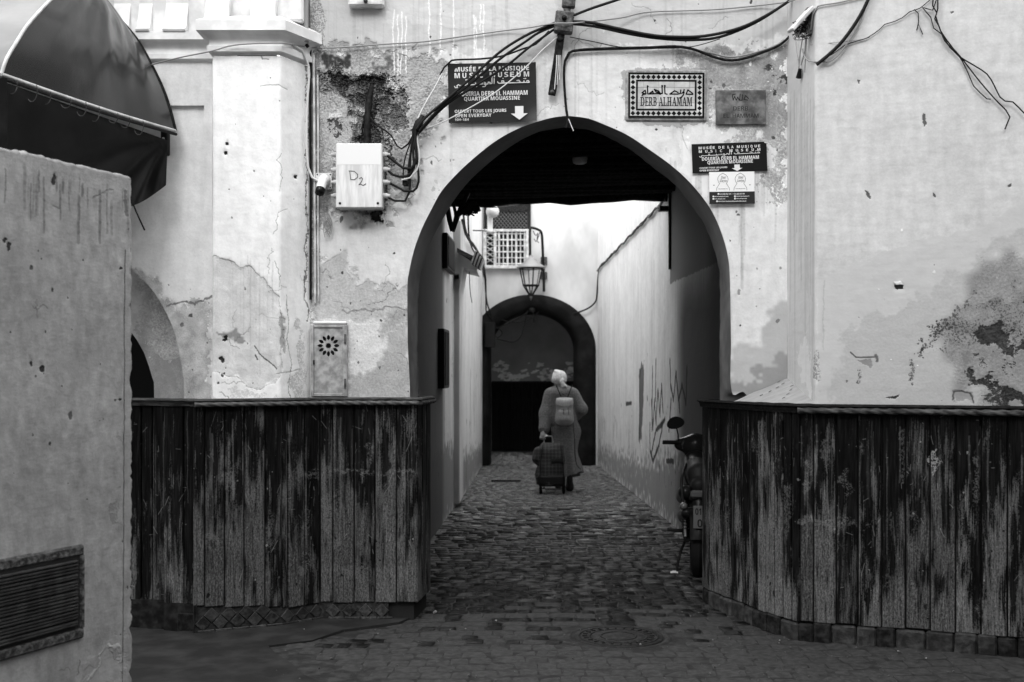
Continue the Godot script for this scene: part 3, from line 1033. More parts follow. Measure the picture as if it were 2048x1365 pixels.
func far_end() -> void:
	# the cross wall with the second arch
	var poly := PackedVector2Array([Vector2(-1.4, 0), Vector2(-1.4, 4.9), Vector2(2.0, 4.9), Vector2(2.0, 0)])
	var cx := 0.159
	var a := PackedVector2Array()
	for k in 33:
		var t := PI * k / 32.0
		a.append(Vector2(cx + cos(t) * 0.77, 1.93 + sin(t) * 0.68))
	poly.append(Vector2(cx + 0.77, 0))
	poly.append_array(a)
	poly.append(Vector2(cx - 0.77, 0))
	var xf := Transform3D(Basis(), Vector3(0, 0, -19.0))
	var s := Shape.new()
	s.prism(poly, xf, -0.4, 0.0)
	var w := thing("far_cross_wall", "bright plaster wall closing the courtyard, with a round arch and a lattice window", "wall")
	part("plaster_face", s, M.far_plaster, w)
	# thick rolled rim of dark paint
	s = Shape.new()
	s.smooth(true)
	var g := []
	var prof := [Vector2(1.06, 0.0), Vector2(1.05, 0.05), Vector2(1.0, 0.09), Vector2(0.92, 0.105), Vector2(0.83, 0.09), Vector2(0.75, 0.04), Vector2(0.715, -0.05), Vector2(0.70, -0.39)]
	for q in prof:
		var row := []
		row.append(Vector3(cx - q.x, 0.0, -19.0 + q.y))
		for k in 41:
			var t := PI - PI * k / 40.0
			row.append(Vector3(cx + cos(t) * q.x, 1.93 + sin(t) * q.x * lerpf(0.86, 0.875, q.x), -19.0 + q.y))
		row.append(Vector3(cx + q.x, 0.0, -19.0 + q.y))
		g.append(row)
	s.rows(g)
	part("arch_rim", s, grain(0.08, 0.125, 0.3, 0.6, 0.2, Vector3.ONE, 41), w)
	# the room behind
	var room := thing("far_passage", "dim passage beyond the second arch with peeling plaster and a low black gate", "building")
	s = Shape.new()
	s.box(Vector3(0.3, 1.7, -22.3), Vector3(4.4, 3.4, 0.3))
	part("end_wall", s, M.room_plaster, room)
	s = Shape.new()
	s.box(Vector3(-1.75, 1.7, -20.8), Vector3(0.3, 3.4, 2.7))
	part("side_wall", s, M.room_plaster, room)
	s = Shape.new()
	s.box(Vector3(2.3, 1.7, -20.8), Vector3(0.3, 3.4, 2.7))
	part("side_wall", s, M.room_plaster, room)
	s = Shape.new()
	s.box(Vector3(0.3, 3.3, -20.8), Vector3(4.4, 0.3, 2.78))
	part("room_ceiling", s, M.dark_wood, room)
	s = Shape.new()
	s.box(Vector3(0.28, 0.7, -22.1), Vector3(1.78, 1.36, 0.05), 0.01)
	var gate := part("gate", s, M.backing, room)
	for k in 9:
		s = Shape.new()
		s.box(Vector3(-0.51 + k * 0.197, 0.7, -22.06), Vector3(0.18, 1.3, 0.025), 0.006)
		part("board", s, grain(0.05, 0.1, 0.1, 0.7, 0.2, Vector3(3, 0.4, 3), 47), gate)
	# what is left of the paler coat over the gate
	var rng := RandomNumberGenerator.new()
	rng.seed = 3
	var n := FastNoiseLite.new()
	n.seed = 4
	n.frequency = 1.0
	for k in 110:
		var q := rng.randf_range(-0.55, 1.15)
		var c := Vector2(q, 1.40 + rng.randf_range(0.0, 0.34) * (0.35 + 0.65 * absf(sin(q * 4.0 + 0.4))) + 0.05 * sin(q * 9.0))
		var pl := PackedVector2Array()
		var r := rng.randf_range(0.012, 0.05)
		for j in 11:
			var t := TAU * j / 11.0
			pl.append(c + Vector2(cos(t) * r * 1.4, sin(t) * r * 0.8) * (1.0 + n.get_noise_2d(cos(t) * 2.5 + k * 5.0, sin(t) * 2.5) * 1.3))
		s = Shape.new()
		s.prism(pl, Transform3D(Basis(), Vector3(0, 0, -22.149)), 0.0, 0.006 + 0.00015 * k)
		part("plaster_flake", s, M.peel if k % 3 else M.plaster, room)
	# lattice window
	var win := thing("lattice_window", "white turned-wood lattice window hung with dark patterned cloth, over the second arch", "window")
	s = Shape.new()
	s.box(Vector3(-0.26, 3.97, -18.97), Vector3(0.78, 1.28, 0.05))
	part("dark_backing", s, M.backing, win)
	# lower half: frame, narrow panel and wide panel
	var F_: Material = M.dim_white
	s = Shape.new()
	for q in [[964, 1058, 459, 464], [964, 1058, 531, 538], [987, 993, 464, 531], [1052, 1058, 464, 531], [966, 973, 464, 531]]:
		var p0 := at(q[0], q[2], 18.9)
		var p1 := at(q[1], q[3], 18.9)
		s.box((p0 + p1) * 0.5, Vector3(p1.x - p0.x, p0.y - p1.y, 0.06), 0.006)
	part("frame", s, F_, win)
	for k in 7:
		s = Shape.new()
		var x := at(998 + k * 8.6, 0, 18.92).x
		s.tube([Vector3(x, at(0, 464, 18.92).y, -18.92), Vector3(x, at(0, 531, 18.92).y, -18.92)], 0.012 if k % 2 else 0.02, 6)
		part("bar", s, F_, win)
	for k in 6:
		s = Shape.new()
		var y := at(0, 468 + k * 12.0, 18.92).y
		s.box(Vector3(at(1023, 0, 18.92).x, y, -18.915), Vector3(0.5, 0.022 if k % 2 else 0.015, 0.03), 0.004)
		part("rail", s, F_, win)
	for k in 12:
		s = Shape.new()
		var x0 := at(973 + (k % 6) * 4.0 - 6, 0, 18.92).x
		var e := 1.0 if k < 6 else -1.0
		s.tube([Vector3(at(980 - 6 * e, 0, 18.92).x, at(0, 470 + (k % 6) * 11.0, 18.92).y, -18.92 - 0.012 * e), Vector3(at(980 + 6 * e, 0, 18.92).x, at(0, 458 + (k % 6) * 11.0 + 4, 18.92).y, -18.92 - 0.012 * e)], 0.011, 4)
		part("lattice_strip", s, F_, win)
	# upper half: pierced dark screen, diagonal strips
	for k in 34:
		var e := 1.0 if k < 17 else -1.0
		var j := k % 17
		var a0 := Vector2(-0.58 + j * 0.06 - 0.28, 3.92 if e > 0 else 4.50)
		var b0 := a0 + Vector2(0.5, 0.58 * e)
		var cl := Geometry2D.intersect_polyline_with_polygon(PackedVector2Array([a0, b0]), PackedVector2Array([Vector2(-0.57, 3.93), Vector2(0.07, 3.93), Vector2(0.07, 4.49), Vector2(-0.57, 4.49)]))
		if cl.is_empty(): continue
		s = Shape.new()
		s.tube([Vector3(cl[0][0].x, cl[0][0].y, -18.93 - 0.006 * e), Vector3(cl[0][1].x, cl[0][1].y, -18.93 - 0.006 * e)], 0.008, 4)
		part("screen_strip", s, grey(0.09, 0.7) if k == 0 else (win.get_node("screen_strip") as MeshInstance3D).material_override, win)
	s = Shape.new()
	var cloth := []
	for k in 25:
		cloth.append(Vector2(-0.58 + k * 0.0275, 4.2 + 0.05 * absf(sin(k * 0.9))))
	cloth.append_array([Vector2(0.08, 4.62), Vector2(-0.58, 4.62)])
	s.prism(PackedVector2Array(cloth), Transform3D(Basis(), Vector3(0, 0, -18.9)), -0.01, 0.0)
	part("patterned_cloth", s, grain(0.03, 0.22, 0.02, 0.9, 0.0, Vector3.ONE, 51), win)

# ---------------------------------------------------------------- left: pillar, recess behind it, and the near wall
func white_pillar() -> void:
	var P := Paint.new(pillar_face, 0.0, pillar_face.l[3], 1.2, 3.75, 300.0, 0.93, 61)
	P.plaster(0.7)
	P.layer(P.noise(2.0, 1.0, 2), -0.04, 0.0)
	var old := P.px([[418, 518], [436, 512], [448, 522], [470, 526], [480, 532], [500, 533], [512, 546], [528, 556], [540, 574], [556, 592], [562, 630], [566, 660], [568, 690], [560, 705], [566, 735], [550, 765], [520, 776], [496, 774], [478, 758], [460, 750], [444, 744], [418, 742]])
	P.blob(old, 0.84, 0.75, -0.12, 0.02, 5)
	P.blob(old, 0.84, 0.0, -0.2, 0.02)
	P.blob(old, 0.68, 0.6, -0.05, 0.05, 2, 126)
	P.mottle(old, 0.12, 0.08)
	old.append(old[0])
	P.stroke(old, 0.005, 0.5, 0.4, -0.12, 0.012)
	P.blob(P.px([[432, 664], [455, 660], [490, 668], [488, 676], [455, 678], [436, 672]]), 0.45, 0.75, 0.0, 0.03, 3)
	P.blob(P.px([[446, 673], [452, 672], [453, 681], [447, 682]]), 0.06, 0.9, -1.0, 0.01)
	P.blob(P.px([[440, 714], [448, 712], [449, 724], [441, 728]]), 0.12, 0.9, -0.8, 0.015)
	P.specks(5, 0.36, 0.42, 1.5, 1.62, 0.004, 0.012, 0.2, 0.8, -0.3)
	P.stroke(P.px([[508, 692], [520, 708], [532, 720], [548, 732], [552, 738]]), 0.006, 0.25, 0.8, -0.15, 0.006)
	P.stroke(P.px([[510, 710], [514, 718]]), 0.008, 0.2, 0.8, -0.15, 0.004)
	P.stroke(P.px([[572, 590], [576, 640], [574, 680], [582, 730], [580, 760], [576, 785], [582, 800]]), 0.006, 0.42, 0.6, -0.12, 0.008)
	P.stroke(P.px([[552, 745], [572, 746], [600, 736]]), 0.006, 0.45, 0.5, -0.1, 0.008)
	P.blob(P.px([[560, 620], [568, 640], [572, 690], [566, 705], [560, 690]]), 0.55, 0.6, -0.2, 0.02)
	P.blob(P.px([[594, 640], [606, 645], [612, 790], [600, 795], [585, 790], [598, 700]]), 0.62, 0.6, -0.06, 0.06, 1, 112)
	P.blob(P.px([[420, 770], [560, 785], [560, 805], [420, 805]]), 0.7, 0.6, 0.0, 0.06, 1, 118)
	P.stroke(P.px([[613, 60], [614, 250], [613, 430], [612, 640]]), 0.012, 0.3, 0.75, -0.2, 0.02)
	P.drips(30, 0.34, 0.75, 2.33, 0.15, 0.6, 0.006, 0.66, 0.25)
	P.cracks(9, 0.35, 0.72, 1.42, 2.3, 0.2)
	P.cracks(3, 0.75, 1.0, 1.4, 3.3, 0.3)
	P.specks(18, 0.34, 0.9, 1.5, 3.5, 0.003, 0.008, 0.3, 0.7, -0.2)
	for q in [[452, 287], [451, 306], [590, 354]]:
		P.blob(P.px([[q[0] - 3, q[1] - 3], [q[0] + 3, q[1] - 3], [q[0] + 3, q[1] + 3], [q[0] - 3, q[1] + 3]]), 0.06, 0.9, -1.0, 0.004)
	P.stroke(P.px([[520, 110], [522, 118], [536, 118]]), 0.006, 0.3, 0.6, -0.1, 0.006)
	P.stroke(P.px([[520, 172], [556, 168], [574, 178]]), 0.005, 0.5, 0.6, -0.1, 0.006)
	var w := thing("plaster_pillar", "bright white plaster pillar with a moulded capital, peeling near its foot", "pillar")
	part("shaft", face_of(pillar_face, 0.0, pillar_face.l[3], 0.0, 3.56, P, 0.015), P.material(), w)
	var plan := [Vector2(-1.945, 7.42), Vector2(-1.938, 7.1), Vector2(-1.517, 7.1), Vector2(-1.372, 7.37)]
	var y := func(py: float) -> float: return 1.6 - (py - 740.0) / F * 7.08
	var s := Shape.new()
	s.smooth(true)
	var prof := [Vector2(0.0, y.call(30)), Vector2(0.085, y.call(46)), Vector2(0.085, y.call(49)), Vector2(0.085, y.call(66))]
	s.smooth(false)
	s.sweep(plan, prof)
	s.smooth(true)
	s.sweep(plan, [Vector2(0.085, y.call(66)), Vector2(0.05, y.call(70)), Vector2(0.025, y.call(76)), Vector2(0.016, y.call(84)), Vector2(0.022, y.call(91))], null, false)
	s.smooth(false)
	s.sweep(plan, [Vector2(0.022, y.call(91)), Vector2(0.03, y.call(92)), Vector2(0.026, y.call(103)), Vector2(-0.03, y.call(106))], null, false)
	part("capital", s, grain(0.86, 0.95, 0.3, 0.9, 0.3, Vector3.ONE, 62), w)
	s = Shape.new()
	s.box(Vector3(-1.70, 4.9, -7.33), Vector3(0.62, 2.2, 0.34), 0.01)
	part("wall_above", s, grain(0.84, 0.93, 0.3, 0.9, 0.3, Vector3.ONE, 63), w)
	for q in [[409, 455], [500, 548]]:
		corbel(w, q[0], q[1], 50, 7.05)

# a bracket carrying the storey above: plain below, sloping outwards as it rises
func corbel(parent: Node3D, x0: float, x1: float, py: float, d: float) -> void:
	var a := at(x0, py, d)
	var b := at(x1, py, d)
	var s := Shape.new()
	var xf := Transform3D(Basis(Vector3(0, 0, 1), Vector3(0, 1, 0), Vector3(-1, 0, 0)), Vector3(b.x, a.y, -d))
	s.prism(PackedVector2Array([Vector2(-0.35, 0.0), Vector2(0.03, 0.0), Vector2(0.035, 0.012), Vector2(0.0, 0.03), Vector2(-0.05, 0.2), Vector2(0.0, 0.5), Vector2(0.25, 0.9), Vector2(-0.35, 0.9)]), xf, 0.0, b.x - a.x, null, true)
	part("corbel", s, grain(0.86, 0.95, 0.3, 0.9, 0.3, Vector3.ONE, 64), parent)

func recessed_wall() -> void:
	var P := Paint.new(recess, 1.1, 2.5, 1.2, 3.75, 260.0, 0.86, 71)
	P.plaster(0.7)
	var st := P.px([[300, 540], [340, 600], [352, 605], [372, 598], [385, 612], [400, 598], [430, 590], [430, 810], [250, 810], [250, 540]])
	P.blob(st, 0.72, 0.75, -0.15, 0.03, 6)
	P.blob(st, 0.5, 0.7, -0.1, 0.06, 1, 124)
	P.mottle(st, 0.22, 0.15)
	P.stroke(P.px([[335, 612], [352, 604], [372, 600], [386, 612], [402, 600], [424, 592]]), 0.01, 0.35, 0.7, -0.2, 0.012)
	P.over(P.noise(22.0, 1.0, 3, true), 236.0, 14.0, 0.5, 0.25, -0.08)
	P.specks(30, 1.5, 2.45, 1.4, 2.2, 0.004, 0.02, 0.25, 0.7, -0.2)
	var w := thing("recessed_wall", "white plaster wall set back beneath the black canopy, with an arched niche", "wall")
	# the wall with an arched niche cut out of it
	var ar := PackedVector2Array()
	for q in [[200, 470], [240, 510], [263, 538], [300, 575], [325, 613], [345, 655], [358, 705], [366, 755], [368, 800], [368, 1229]]:
		ar.append(recess.hit(q[0], q[1]))
	var rs := resample(ar, 40)
	rs[39].y = 0.0
	var poly := PackedVector2Array([Vector2(2.5, 0.0), Vector2(2.5, 3.9), Vector2(0.4, 3.9), Vector2(0.4, rs[0].y + 0.1)])
	poly.append_array(rs)
	var xf := Transform3D(Basis(), Vector3(-4.4, 0, -7.42))
	var s := Shape.new()
	s.prism(poly, xf, -0.14, 0.0, func(q): return P.uv(q.x, q.y))
	var m := P.material()
	part("plaster_face", s, m, w)
	# the niche's back, with a smaller opening
	var ar2 := PackedVector2Array()
	for q in [[200, 580], [240, 650], [263, 683], [278, 712], [290, 752], [296, 800], [296, 1229]]:
		ar2.append(recess.hit(q[0], q[1]))
	var rs2 := resample(ar2, 24)
	rs2[23].y = 0.0
	var poly2 := PackedVector2Array([Vector2(2.45, 0.0), Vector2(2.45, 3.0), Vector2(0.5, 3.0), Vector2(0.5, rs2[0].y + 0.1)])
	poly2.append_array(rs2)
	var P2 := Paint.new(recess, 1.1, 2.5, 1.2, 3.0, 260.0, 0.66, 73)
	P2.plaster(1.2)
	P2.mottle(P2.px([[262, 540], [370, 600], [372, 810], [262, 810]]), 0.16, 0.15)
	P2.blob(P2.px([[262, 640], [290, 690], [330, 720], [370, 740], [372, 810], [262, 810]]), 0.48, 0.6, -0.1, 0.06, 1, 115)
	P2.blob(P2.px([[262, 560], [300, 600], [290, 680], [262, 660]]), 0.58, 0.5, 0.0, 0.05, 4)
	s = Shape.new()
	s.prism(poly2, Transform3D(Basis(), Vector3(-4.4, 0, -7.54)), -0.1, 0.0, func(q): return P2.uv(q.x, q.y))
	part("niche_back", s, P2.material(), w)
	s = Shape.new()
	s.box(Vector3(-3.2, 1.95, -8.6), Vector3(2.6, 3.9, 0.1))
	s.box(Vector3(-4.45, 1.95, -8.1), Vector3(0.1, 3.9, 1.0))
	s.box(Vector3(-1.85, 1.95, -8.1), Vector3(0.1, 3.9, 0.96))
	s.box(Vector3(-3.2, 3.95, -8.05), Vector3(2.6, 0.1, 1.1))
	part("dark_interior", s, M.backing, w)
	# flat frame round the sunk panel
	s = Shape.new()
	var x1 := recess.hit(410, 213)
	s.prism(PackedVector2Array([Vector2(2.5, 1.2), Vector2(2.5, 3.62), Vector2(0.4, 3.62), Vector2(0.4, x1.y), x1, Vector2(x1.x, 1.2)]), xf, 0.001, 0.028, func(q): return P.uv(q.x, q.y))
	part("raised_frame", s, m, w)
	# string courses
	var white := grain(0.84, 0.93, 0.3, 0.9, 0.25, Vector3.ONE, 72)
	var y := func(py: float) -> float: return 1.6 - (py - 740.0) / F * 7.36
	s = Shape.new()
	s.sweep([Vector2(-4.4, 7.42), Vector2(-1.93, 7.42)], [Vector2(0.0, y.call(60)), Vector2(0.10, y.call(66)), Vector2(0.10, y.call(82))], null)
	s.smooth(true)
	s.sweep([Vector2(-4.4, 7.42), Vector2(-1.93, 7.42)], [Vector2(0.10, y.call(82)), Vector2(0.06, y.call(85)), Vector2(0.044, y.call(95)), Vector2(0.05, y.call(106))], null, false)
	s.smooth(false)
	s.sweep([Vector2(-4.4, 7.42), Vector2(-1.93, 7.42)], [Vector2(0.05, y.call(106)), Vector2(0.058, y.call(107)), Vector2(0.058, y.call(117)), Vector2(0.028, y.call(121))], null, false)
	part("string_course", s, white, w)
	s = Shape.new()
	s.box(Vector3(-3.2, 4.9, -7.56), Vector3(2.45, 2.2, 0.34))
	part("wall_above", s, white, w)
	for q in [[222, 256], [273, 300], [327, 372]]:
		corbel(w, q[0], q[1], 64, 7.34)

func near_left_wall() -> void:
	var L := near_wall.p[0].distance_to(near_wall.p[1])
	var P := Paint.new(near_wall, 0.0, L + 0.05, 0.0, 2.75, 420.0, 0.58, 81)
	P.plaster(0.7)
	P.layer(P.noise(3.0, 1.5, 3), 0.06, 0.25)
	P.layer(P.noise(18.0, 2.0, 5), 0.07, 0.16)
	P.layer(P.noise(170.0, 1.0, 2), 0.07, 0.05)
	P.layer(P.noise(60.0, 0.3, 3), 0.04, 0.05)
	P.blob(P.px([[-60, 288], [120, 322], [262, 368], [262, 392], [225, 400], [190, 378], [120, 352], [-60, 318]]), 0.6, 0.6, -0.05, 0.03, 1, 112)
	P.drips(36, L * 0.35, L, 2.42, 0.04, 0.22, 0.01, 0.35, 0.55)
	P.cracks(9, 0.8, L, 0.2, 2.4, 0.1)
	P.specks(60, 0.6, L, 0.1, 2.4, 0.003, 0.012, 0.22, 0.8, -0.3)
	for q in [[108, 360, 4, 13], [62, 728, 3, 6], [82, 738, 4, 8], [10, 480, 4, 6], [18, 492, 5, 10], [241, 535, 3, 3], [240, 798, 3, 3]]:
		P.blob(P.px([[q[0] - q[2], q[1]], [q[0], q[1] - q[3]], [q[0] + q[2], q[1] - q[3] * 0.5], [q[0] + q[2] * 0.6, q[1] + q[3] * 0.8], [q[0] - q[2] * 0.5, q[1] + q[3]]]), 0.14, 0.85, -0.7, 0.006)
	P.stroke(P.px([[105, 412], [118, 420], [120, 416]]), 0.006, 0.4, 0.6, -0.1, 0.006)
	P.stroke(P.px([[185, 395], [200, 392], [212, 382], [222, 380]]), 0.007, 0.42, 0.6, -0.1, 0.01)
	P.stroke(P.px([[249, 500], [248, 640], [248, 800], [247, 1000], [246, 1200], [244, 1365]]), 0.004, 0.2, 0.7, -0.3, 0.0015)
	P.stroke(P.px([[251, 385], [252, 430]]), 0.014, 0.3, 0.6, -0.15, 0.008)
	P.blob(P.px([[228, 868], [252, 866], [254, 880], [232, 878]]), 0.45, 0.5, -0.1, 0.03, 1, 118)
	P.blob(P.px([[225, 1005], [240, 1000], [242, 1060], [228, 1040]]), 0.4, 0.5, -0.1, 0.03, 1, 116)
	P.stroke(P.px([[172, 1365], [196, 1330], [200, 1310], [215, 1292], [240, 1288]]), 0.012, 0.88, 0.4, 0.15, 0.02)
	P.blob(P.px([[150, 1365], [200, 1310], [250, 1285], [250, 1365]]), 0.6, 0.5, -0.15, 0.06)
	var w := thing("near_plaster_wall", "rough grey plaster wall end with a barred vent low down and a chipped corner", "wall")
	# the face, its top edge sloping and rounded off at the corner
	var nx := 110
	var ny := 150
	var top := PackedVector2Array()
	for q in [[-700, 150], [-300, 236], [0, 303], [60, 314], [120, 328], [180, 342], [225, 352], [248, 358], [258, 366], [262, 376]]: top.append(near_wall.hit(q[0], q[1]))
	top = resample(top, nx)
	var n := FastNoiseLite.new()
	n.seed = 9
	n.frequency = 9.0
	var pos := PackedVector3Array()
	var uvs := PackedVector2Array()
	for r in ny:
		var f := float(r) / (ny - 1)
		for c in nx:
			var g := float(c) / (nx - 1)
			var yt := top[c].y + n.get_noise_2d(c * 0.15, 3.0) * 0.01
			var y := lerpf(yt, 0.0, f)
			var edge := 0.006 + maxf(0.0, n.get_noise_2d(y * 3.0, 7.0)) * 0.035 + maxf(0.0, n.get_noise_2d(y * 11.0, 1.0)) * 0.02
			var u := top[c].x
			if g > 0.9: u = lerpf(u, L - edge, (g - 0.9) / 0.1)
			pos.append(near_wall.pt(u, y, P.relief(u, y) - (0.02 * pow(maxf(0.0, (g - 0.97) / 0.03), 2.0))))
			uvs.append(P.uv(u, y))
	var m := P.material()
	part("plaster_face", sheet2(pos, uvs, nx, ny), m, w)
	# end of the wall and its rounded top
	var s := Shape.new()
	var nn := -near_wall.normal(0.5) * 0.3
	var rows_ := []
	for k in 6:
		var a := PI * 0.5 * k / 5.0
		var row := []
		for c in nx: row.append(pos[c] + nn * (0.1 * (1.0 - cos(a))) + Vector3(0, 0.02 * sin(a), 0))
		rows_.push_front(row)
	var back := []
	for c in nx: back.append(pos[c] + nn + Vector3(0, -0.02, 0))
	rows_.push_front(back)
	s.smooth(true)
	s.rows(rows_)
	s.smooth(false)
	var e0 := []
	var e1 := []
	for r in ny:
		var q := pos[r * nx + nx - 1]
		e0.append(q)
		e1.append(q + nn)
	for r in ny - 1: s.face([e0[r], e1[r], e1[r + 1], e0[r + 1]], Vector3(1, 0, -1))
	part("wall_end", s, grain(0.42, 0.56, 0.1, 0.9, 0.4, Vector3.ONE, 85), w)
	# vent: a mortar frame sunk in the wall and sheet-metal slats
	var vent := Node3D.new()
	vent.name = "vent"
	w.add_child(vent)
	var q0 := near_wall.hit(-120, 1142)
	var q1 := near_wall.hit(163, 1088)
	var b0 := near_wall.hit(163, 1277)
	var y_top := near_wall.hit(163, 1090).y
	var y_bot := near_wall.hit(160, 1275).y
	var u1 := q1.x
	var u0 := u1 - 0.78
	var B := near_wall.basis(0.5)
	s = Shape.new()
	s.box(near_wall.pt((u0 + u1) * 0.5, y_top - 0.02, 0.004), Vector3(u1 - u0, 0.045, 0.03), 0.008, B)
	s.box(near_wall.pt((u0 + u1) * 0.5, y_bot + 0.02, 0.004), Vector3(u1 - u0, 0.045, 0.03), 0.008, B)
	s.box(near_wall.pt(u1 - 0.012, (y_top + y_bot) * 0.5, 0.006), Vector3(0.024, y_top - y_bot - 0.08, 0.03), 0.006, B)
	part("frame", s, grain(0.16, 0.42, 0.03, 0.9, 0.5, Vector3.ONE, 83), vent)
	s = Shape.new()
	s.box(near_wall.pt((u0 + u1) * 0.5 - 0.012, (y_top + y_bot) * 0.5, 0.008), Vector3(u1 - u0 - 0.03, y_top - y_bot - 0.08, 0.01), 0.0, B)
	part("dark_backing", s, M.backing, vent)
	var steel := grain(0.14, 0.26, 0.1, 0.5, 0.1, Vector3.ONE, 84, 0.4)
	var ns := 20
	var slat := Shape.new()
	slat.box(Vector3.ZERO, Vector3(u1 - u0 - 0.06, 0.011, 0.014), 0.003, Basis(Vector3.RIGHT, 0.6))
	var sm := slat.done()
	for k in ns:
		var o := part("slat", sm, steel, vent)
		o.transform = Transform3D(B * Basis(Vector3(0, 0, 1), 0.006 * sin(k * 2.7)) * Basis(Vector3.RIGHT, 0.12 * sin(k * 1.9)), near_wall.pt((u0 + u1) * 0.5 - 0.014, lerpf(y_top - 0.062, y_bot + 0.062, k / (ns - 1.0)) + 0.0015 * sin(k * 4.1), 0.02))

# ---------------------------------------------------------------- right: the wall that steps towards the street
func corner_wall() -> void:
	var L := right_front.l[2]
	var P := Paint.new(right_front, 0.0, 2.4, 1.2, 3.75, 260.0, 0.745, 91)
	P.plaster(0.6)
	P.layer(P.noise(16.0, 0.15, 3), 0.03, 0.06)
	P.blob(PackedVector2Array([Vector2(-0.1, 1.0), Vector2(0.59, 1.0), Vector2(0.59, 4.0), Vector2(-0.1, 4.0)]), 0.74, 0.7, 0.0, 0.01)
	P.drips(40, 0.05, 0.58, 3.4, 0.4, 1.8, 0.02, 0.6, 0.35)
	P.blob(P.px([[1598, 700], [1612, 670], [1626, 740], [1620, 790], [1600, 760]]), 0.86, 0.5, 0.02, 0.06)
	# damp creeping up from the street
	var damp := P.px([[1634, 560], [1690, 536], [1700, 525], [1722, 521], [1740, 522], [1755, 512], [1762, 500], [1785, 498], [1812, 496], [1826, 480], [1860, 474], [1900, 470], [1925, 460], [1943, 456], [1968, 460], [1990, 445], [2012, 425], [2048, 395], [2100, 360], [2300, 300], [2300, 900], [1634, 900], [1634, 760]])
	P.blob(damp, 0.73, 0.75, 0.0, 0.012)
	var wet := P.px([[1700, 640], [1800, 620], [1870, 575], [1905, 545], [1950, 525], [1962, 505], [2000, 480], [2048, 460], [2300, 420], [2300, 900], [1690, 900], [1660, 780]])
	P.blob(wet, 0.66, 0.6, 0.0, 0.05, 3)
	P.blob(P.px([[1880, 650], [1940, 600], [1985, 520], [2048, 490], [2300, 460], [2300, 820], [2000, 820], [1900, 760]]), 0.45, 0.6, 0.0, 0.05, 16)
	P.mottle(wet, 0.025, 0.04)
	P.mottle(P.px([[1880, 650], [1940, 600], [1985, 520], [2060, 490], [2060, 820], [2000, 820], [1900, 760]]), 0.07, 0.08)
	P.blob(P.px([[1840, 690], [1870, 650], [1960, 610], [2010, 590], [2060, 580], [2060, 700], [1960, 690], [1880, 690]]), 0.22, 0.8, -0.1, 0.08, 1, 132)
	P.blob(P.px([[1860, 655], [1900, 640], [1925, 650], [1920, 668], [1880, 690], [1845, 690]]), 0.2, 0.85, -0.12, 0.06, 1, 126)
	# paint gone, dark render bare
	for q in [[[1955, 680], [1966, 648], [1985, 652], [2005, 642], [2012, 660], [2006, 672], [2018, 690], [2030, 700], [2012, 710], [2000, 708], [1990, 690], [1976, 698]], [[2020, 680], [2060, 668], [2100, 690], [2060, 700], [2030, 698]], [[1935, 745], [1955, 735], [1972, 765], [1990, 772], [2005, 778], [2048, 785], [2120, 790], [2120, 815], [2010, 812], [1990, 790], [1960, 780], [1944, 770]], [[2036, 610], [2044, 606], [2044, 620], [2038, 620]], [[2010, 728], [2024, 734], [2018, 742]], [[1960, 716], [1972, 716], [1968, 724]], [[2046, 760], [2120, 740], [2120, 775], [2056, 780]]]:
		P.blob(P.px(q), 0.19, 0.9, -0.3, 0.05)
		P.mottle(P.px(q), 0.16, 0.2)
	P.blob(P.px([[1926, 710], [1942, 700], [1945, 720], [1934, 740], [1925, 730]]), 0.4, 0.6, -0.1, 0.05, 1, 112)
	P.blob(P.px([[1905, 786], [1925, 782], [1938, 788], [1948, 806], [1908, 806]]), 0.55, 0.8, -0.15, 0.02)
	P.stroke(P.px([[1905, 800], [1908, 786], [1925, 782], [1938, 788], [1948, 805]]), 0.008, 0.25, 0.8, -0.1, 0.006)
	P.blob(P.px([[1712, 720], [1744, 716], [1742, 738], [1735, 738]]), 0.5, 0.8, -0.15, 0.012)
	P.stroke(P.px([[1702, 704], [1712, 714], [1748, 714]]), 0.007, 0.25, 0.85, -0.1, 0.004)
	P.stroke(P.px([[1750, 710], [1754, 722]]), 0.012, 0.3, 0.8, -0.1, 0.006)
	P.blob(P.px([[1712, 740], [1716, 738], [1722, 764], [1712, 766]]), 0.25, 0.8, -0.15, 0.02, 1, 112)
	P.blob(P.px([[1818, 716], [1830, 718], [1834, 762], [1822, 756]]), 0.25, 0.8, -0.15, 0.03, 1, 118)
	P.blob(P.px([[1788, 570], [1806, 570], [1804, 578], [1792, 578]]), 0.07, 0.9, -0.9, 0.004)
	P.blob(P.px([[1788, 565], [1800, 562], [1806, 569], [1790, 570]]), 0.9, 0.9, 0.3, 0.004)
	P.blob(P.px([[1774, 792], [1796, 792], [1790, 797]]), 0.16, 0.9, -0.4, 0.012)
	for q in [[1846, 240, 3, 12], [1867, 390, 3, 5], [1738, 390, 3, 6], [1717, 162, 2, 5], [1907, 26, 2, 2], [2018, 372, 2, 2]]:
		P.blob(P.px([[q[0] - q[2], q[1] - q[3]], [q[0] + q[2], q[1] - q[3] * 0.7], [q[0] + q[2] * 0.7, q[1] + q[3]], [q[0] - q[2], q[1] + q[3] * 0.7]]), 0.28, 0.85, -0.4, 0.01)
	P.specks(16, 0.6, 1.9, 1.3, 2.6, 0.002, 0.007, 0.35, 0.7, -0.15)
	P.specks(8, 0.6, 1.9, 1.3, 2.6, 0.003, 0.008, 0.92, 0.8, 0.1)
	P.stroke(P.px([[1648, 560], [1646, 640], [1648, 700]]), 0.006, 0.6, 0.5, -0.1, 0.006)
	P.blob(P.px([[1628, 700], [1636, 700], [1638, 760], [1628, 760]]), 0.35, 0.6, -0.2, 0.02, 1, 112)
	var w := thing("corner_wall", "smooth pale wall stepping out beside the arch, black damp stains low on its street face", "wall")
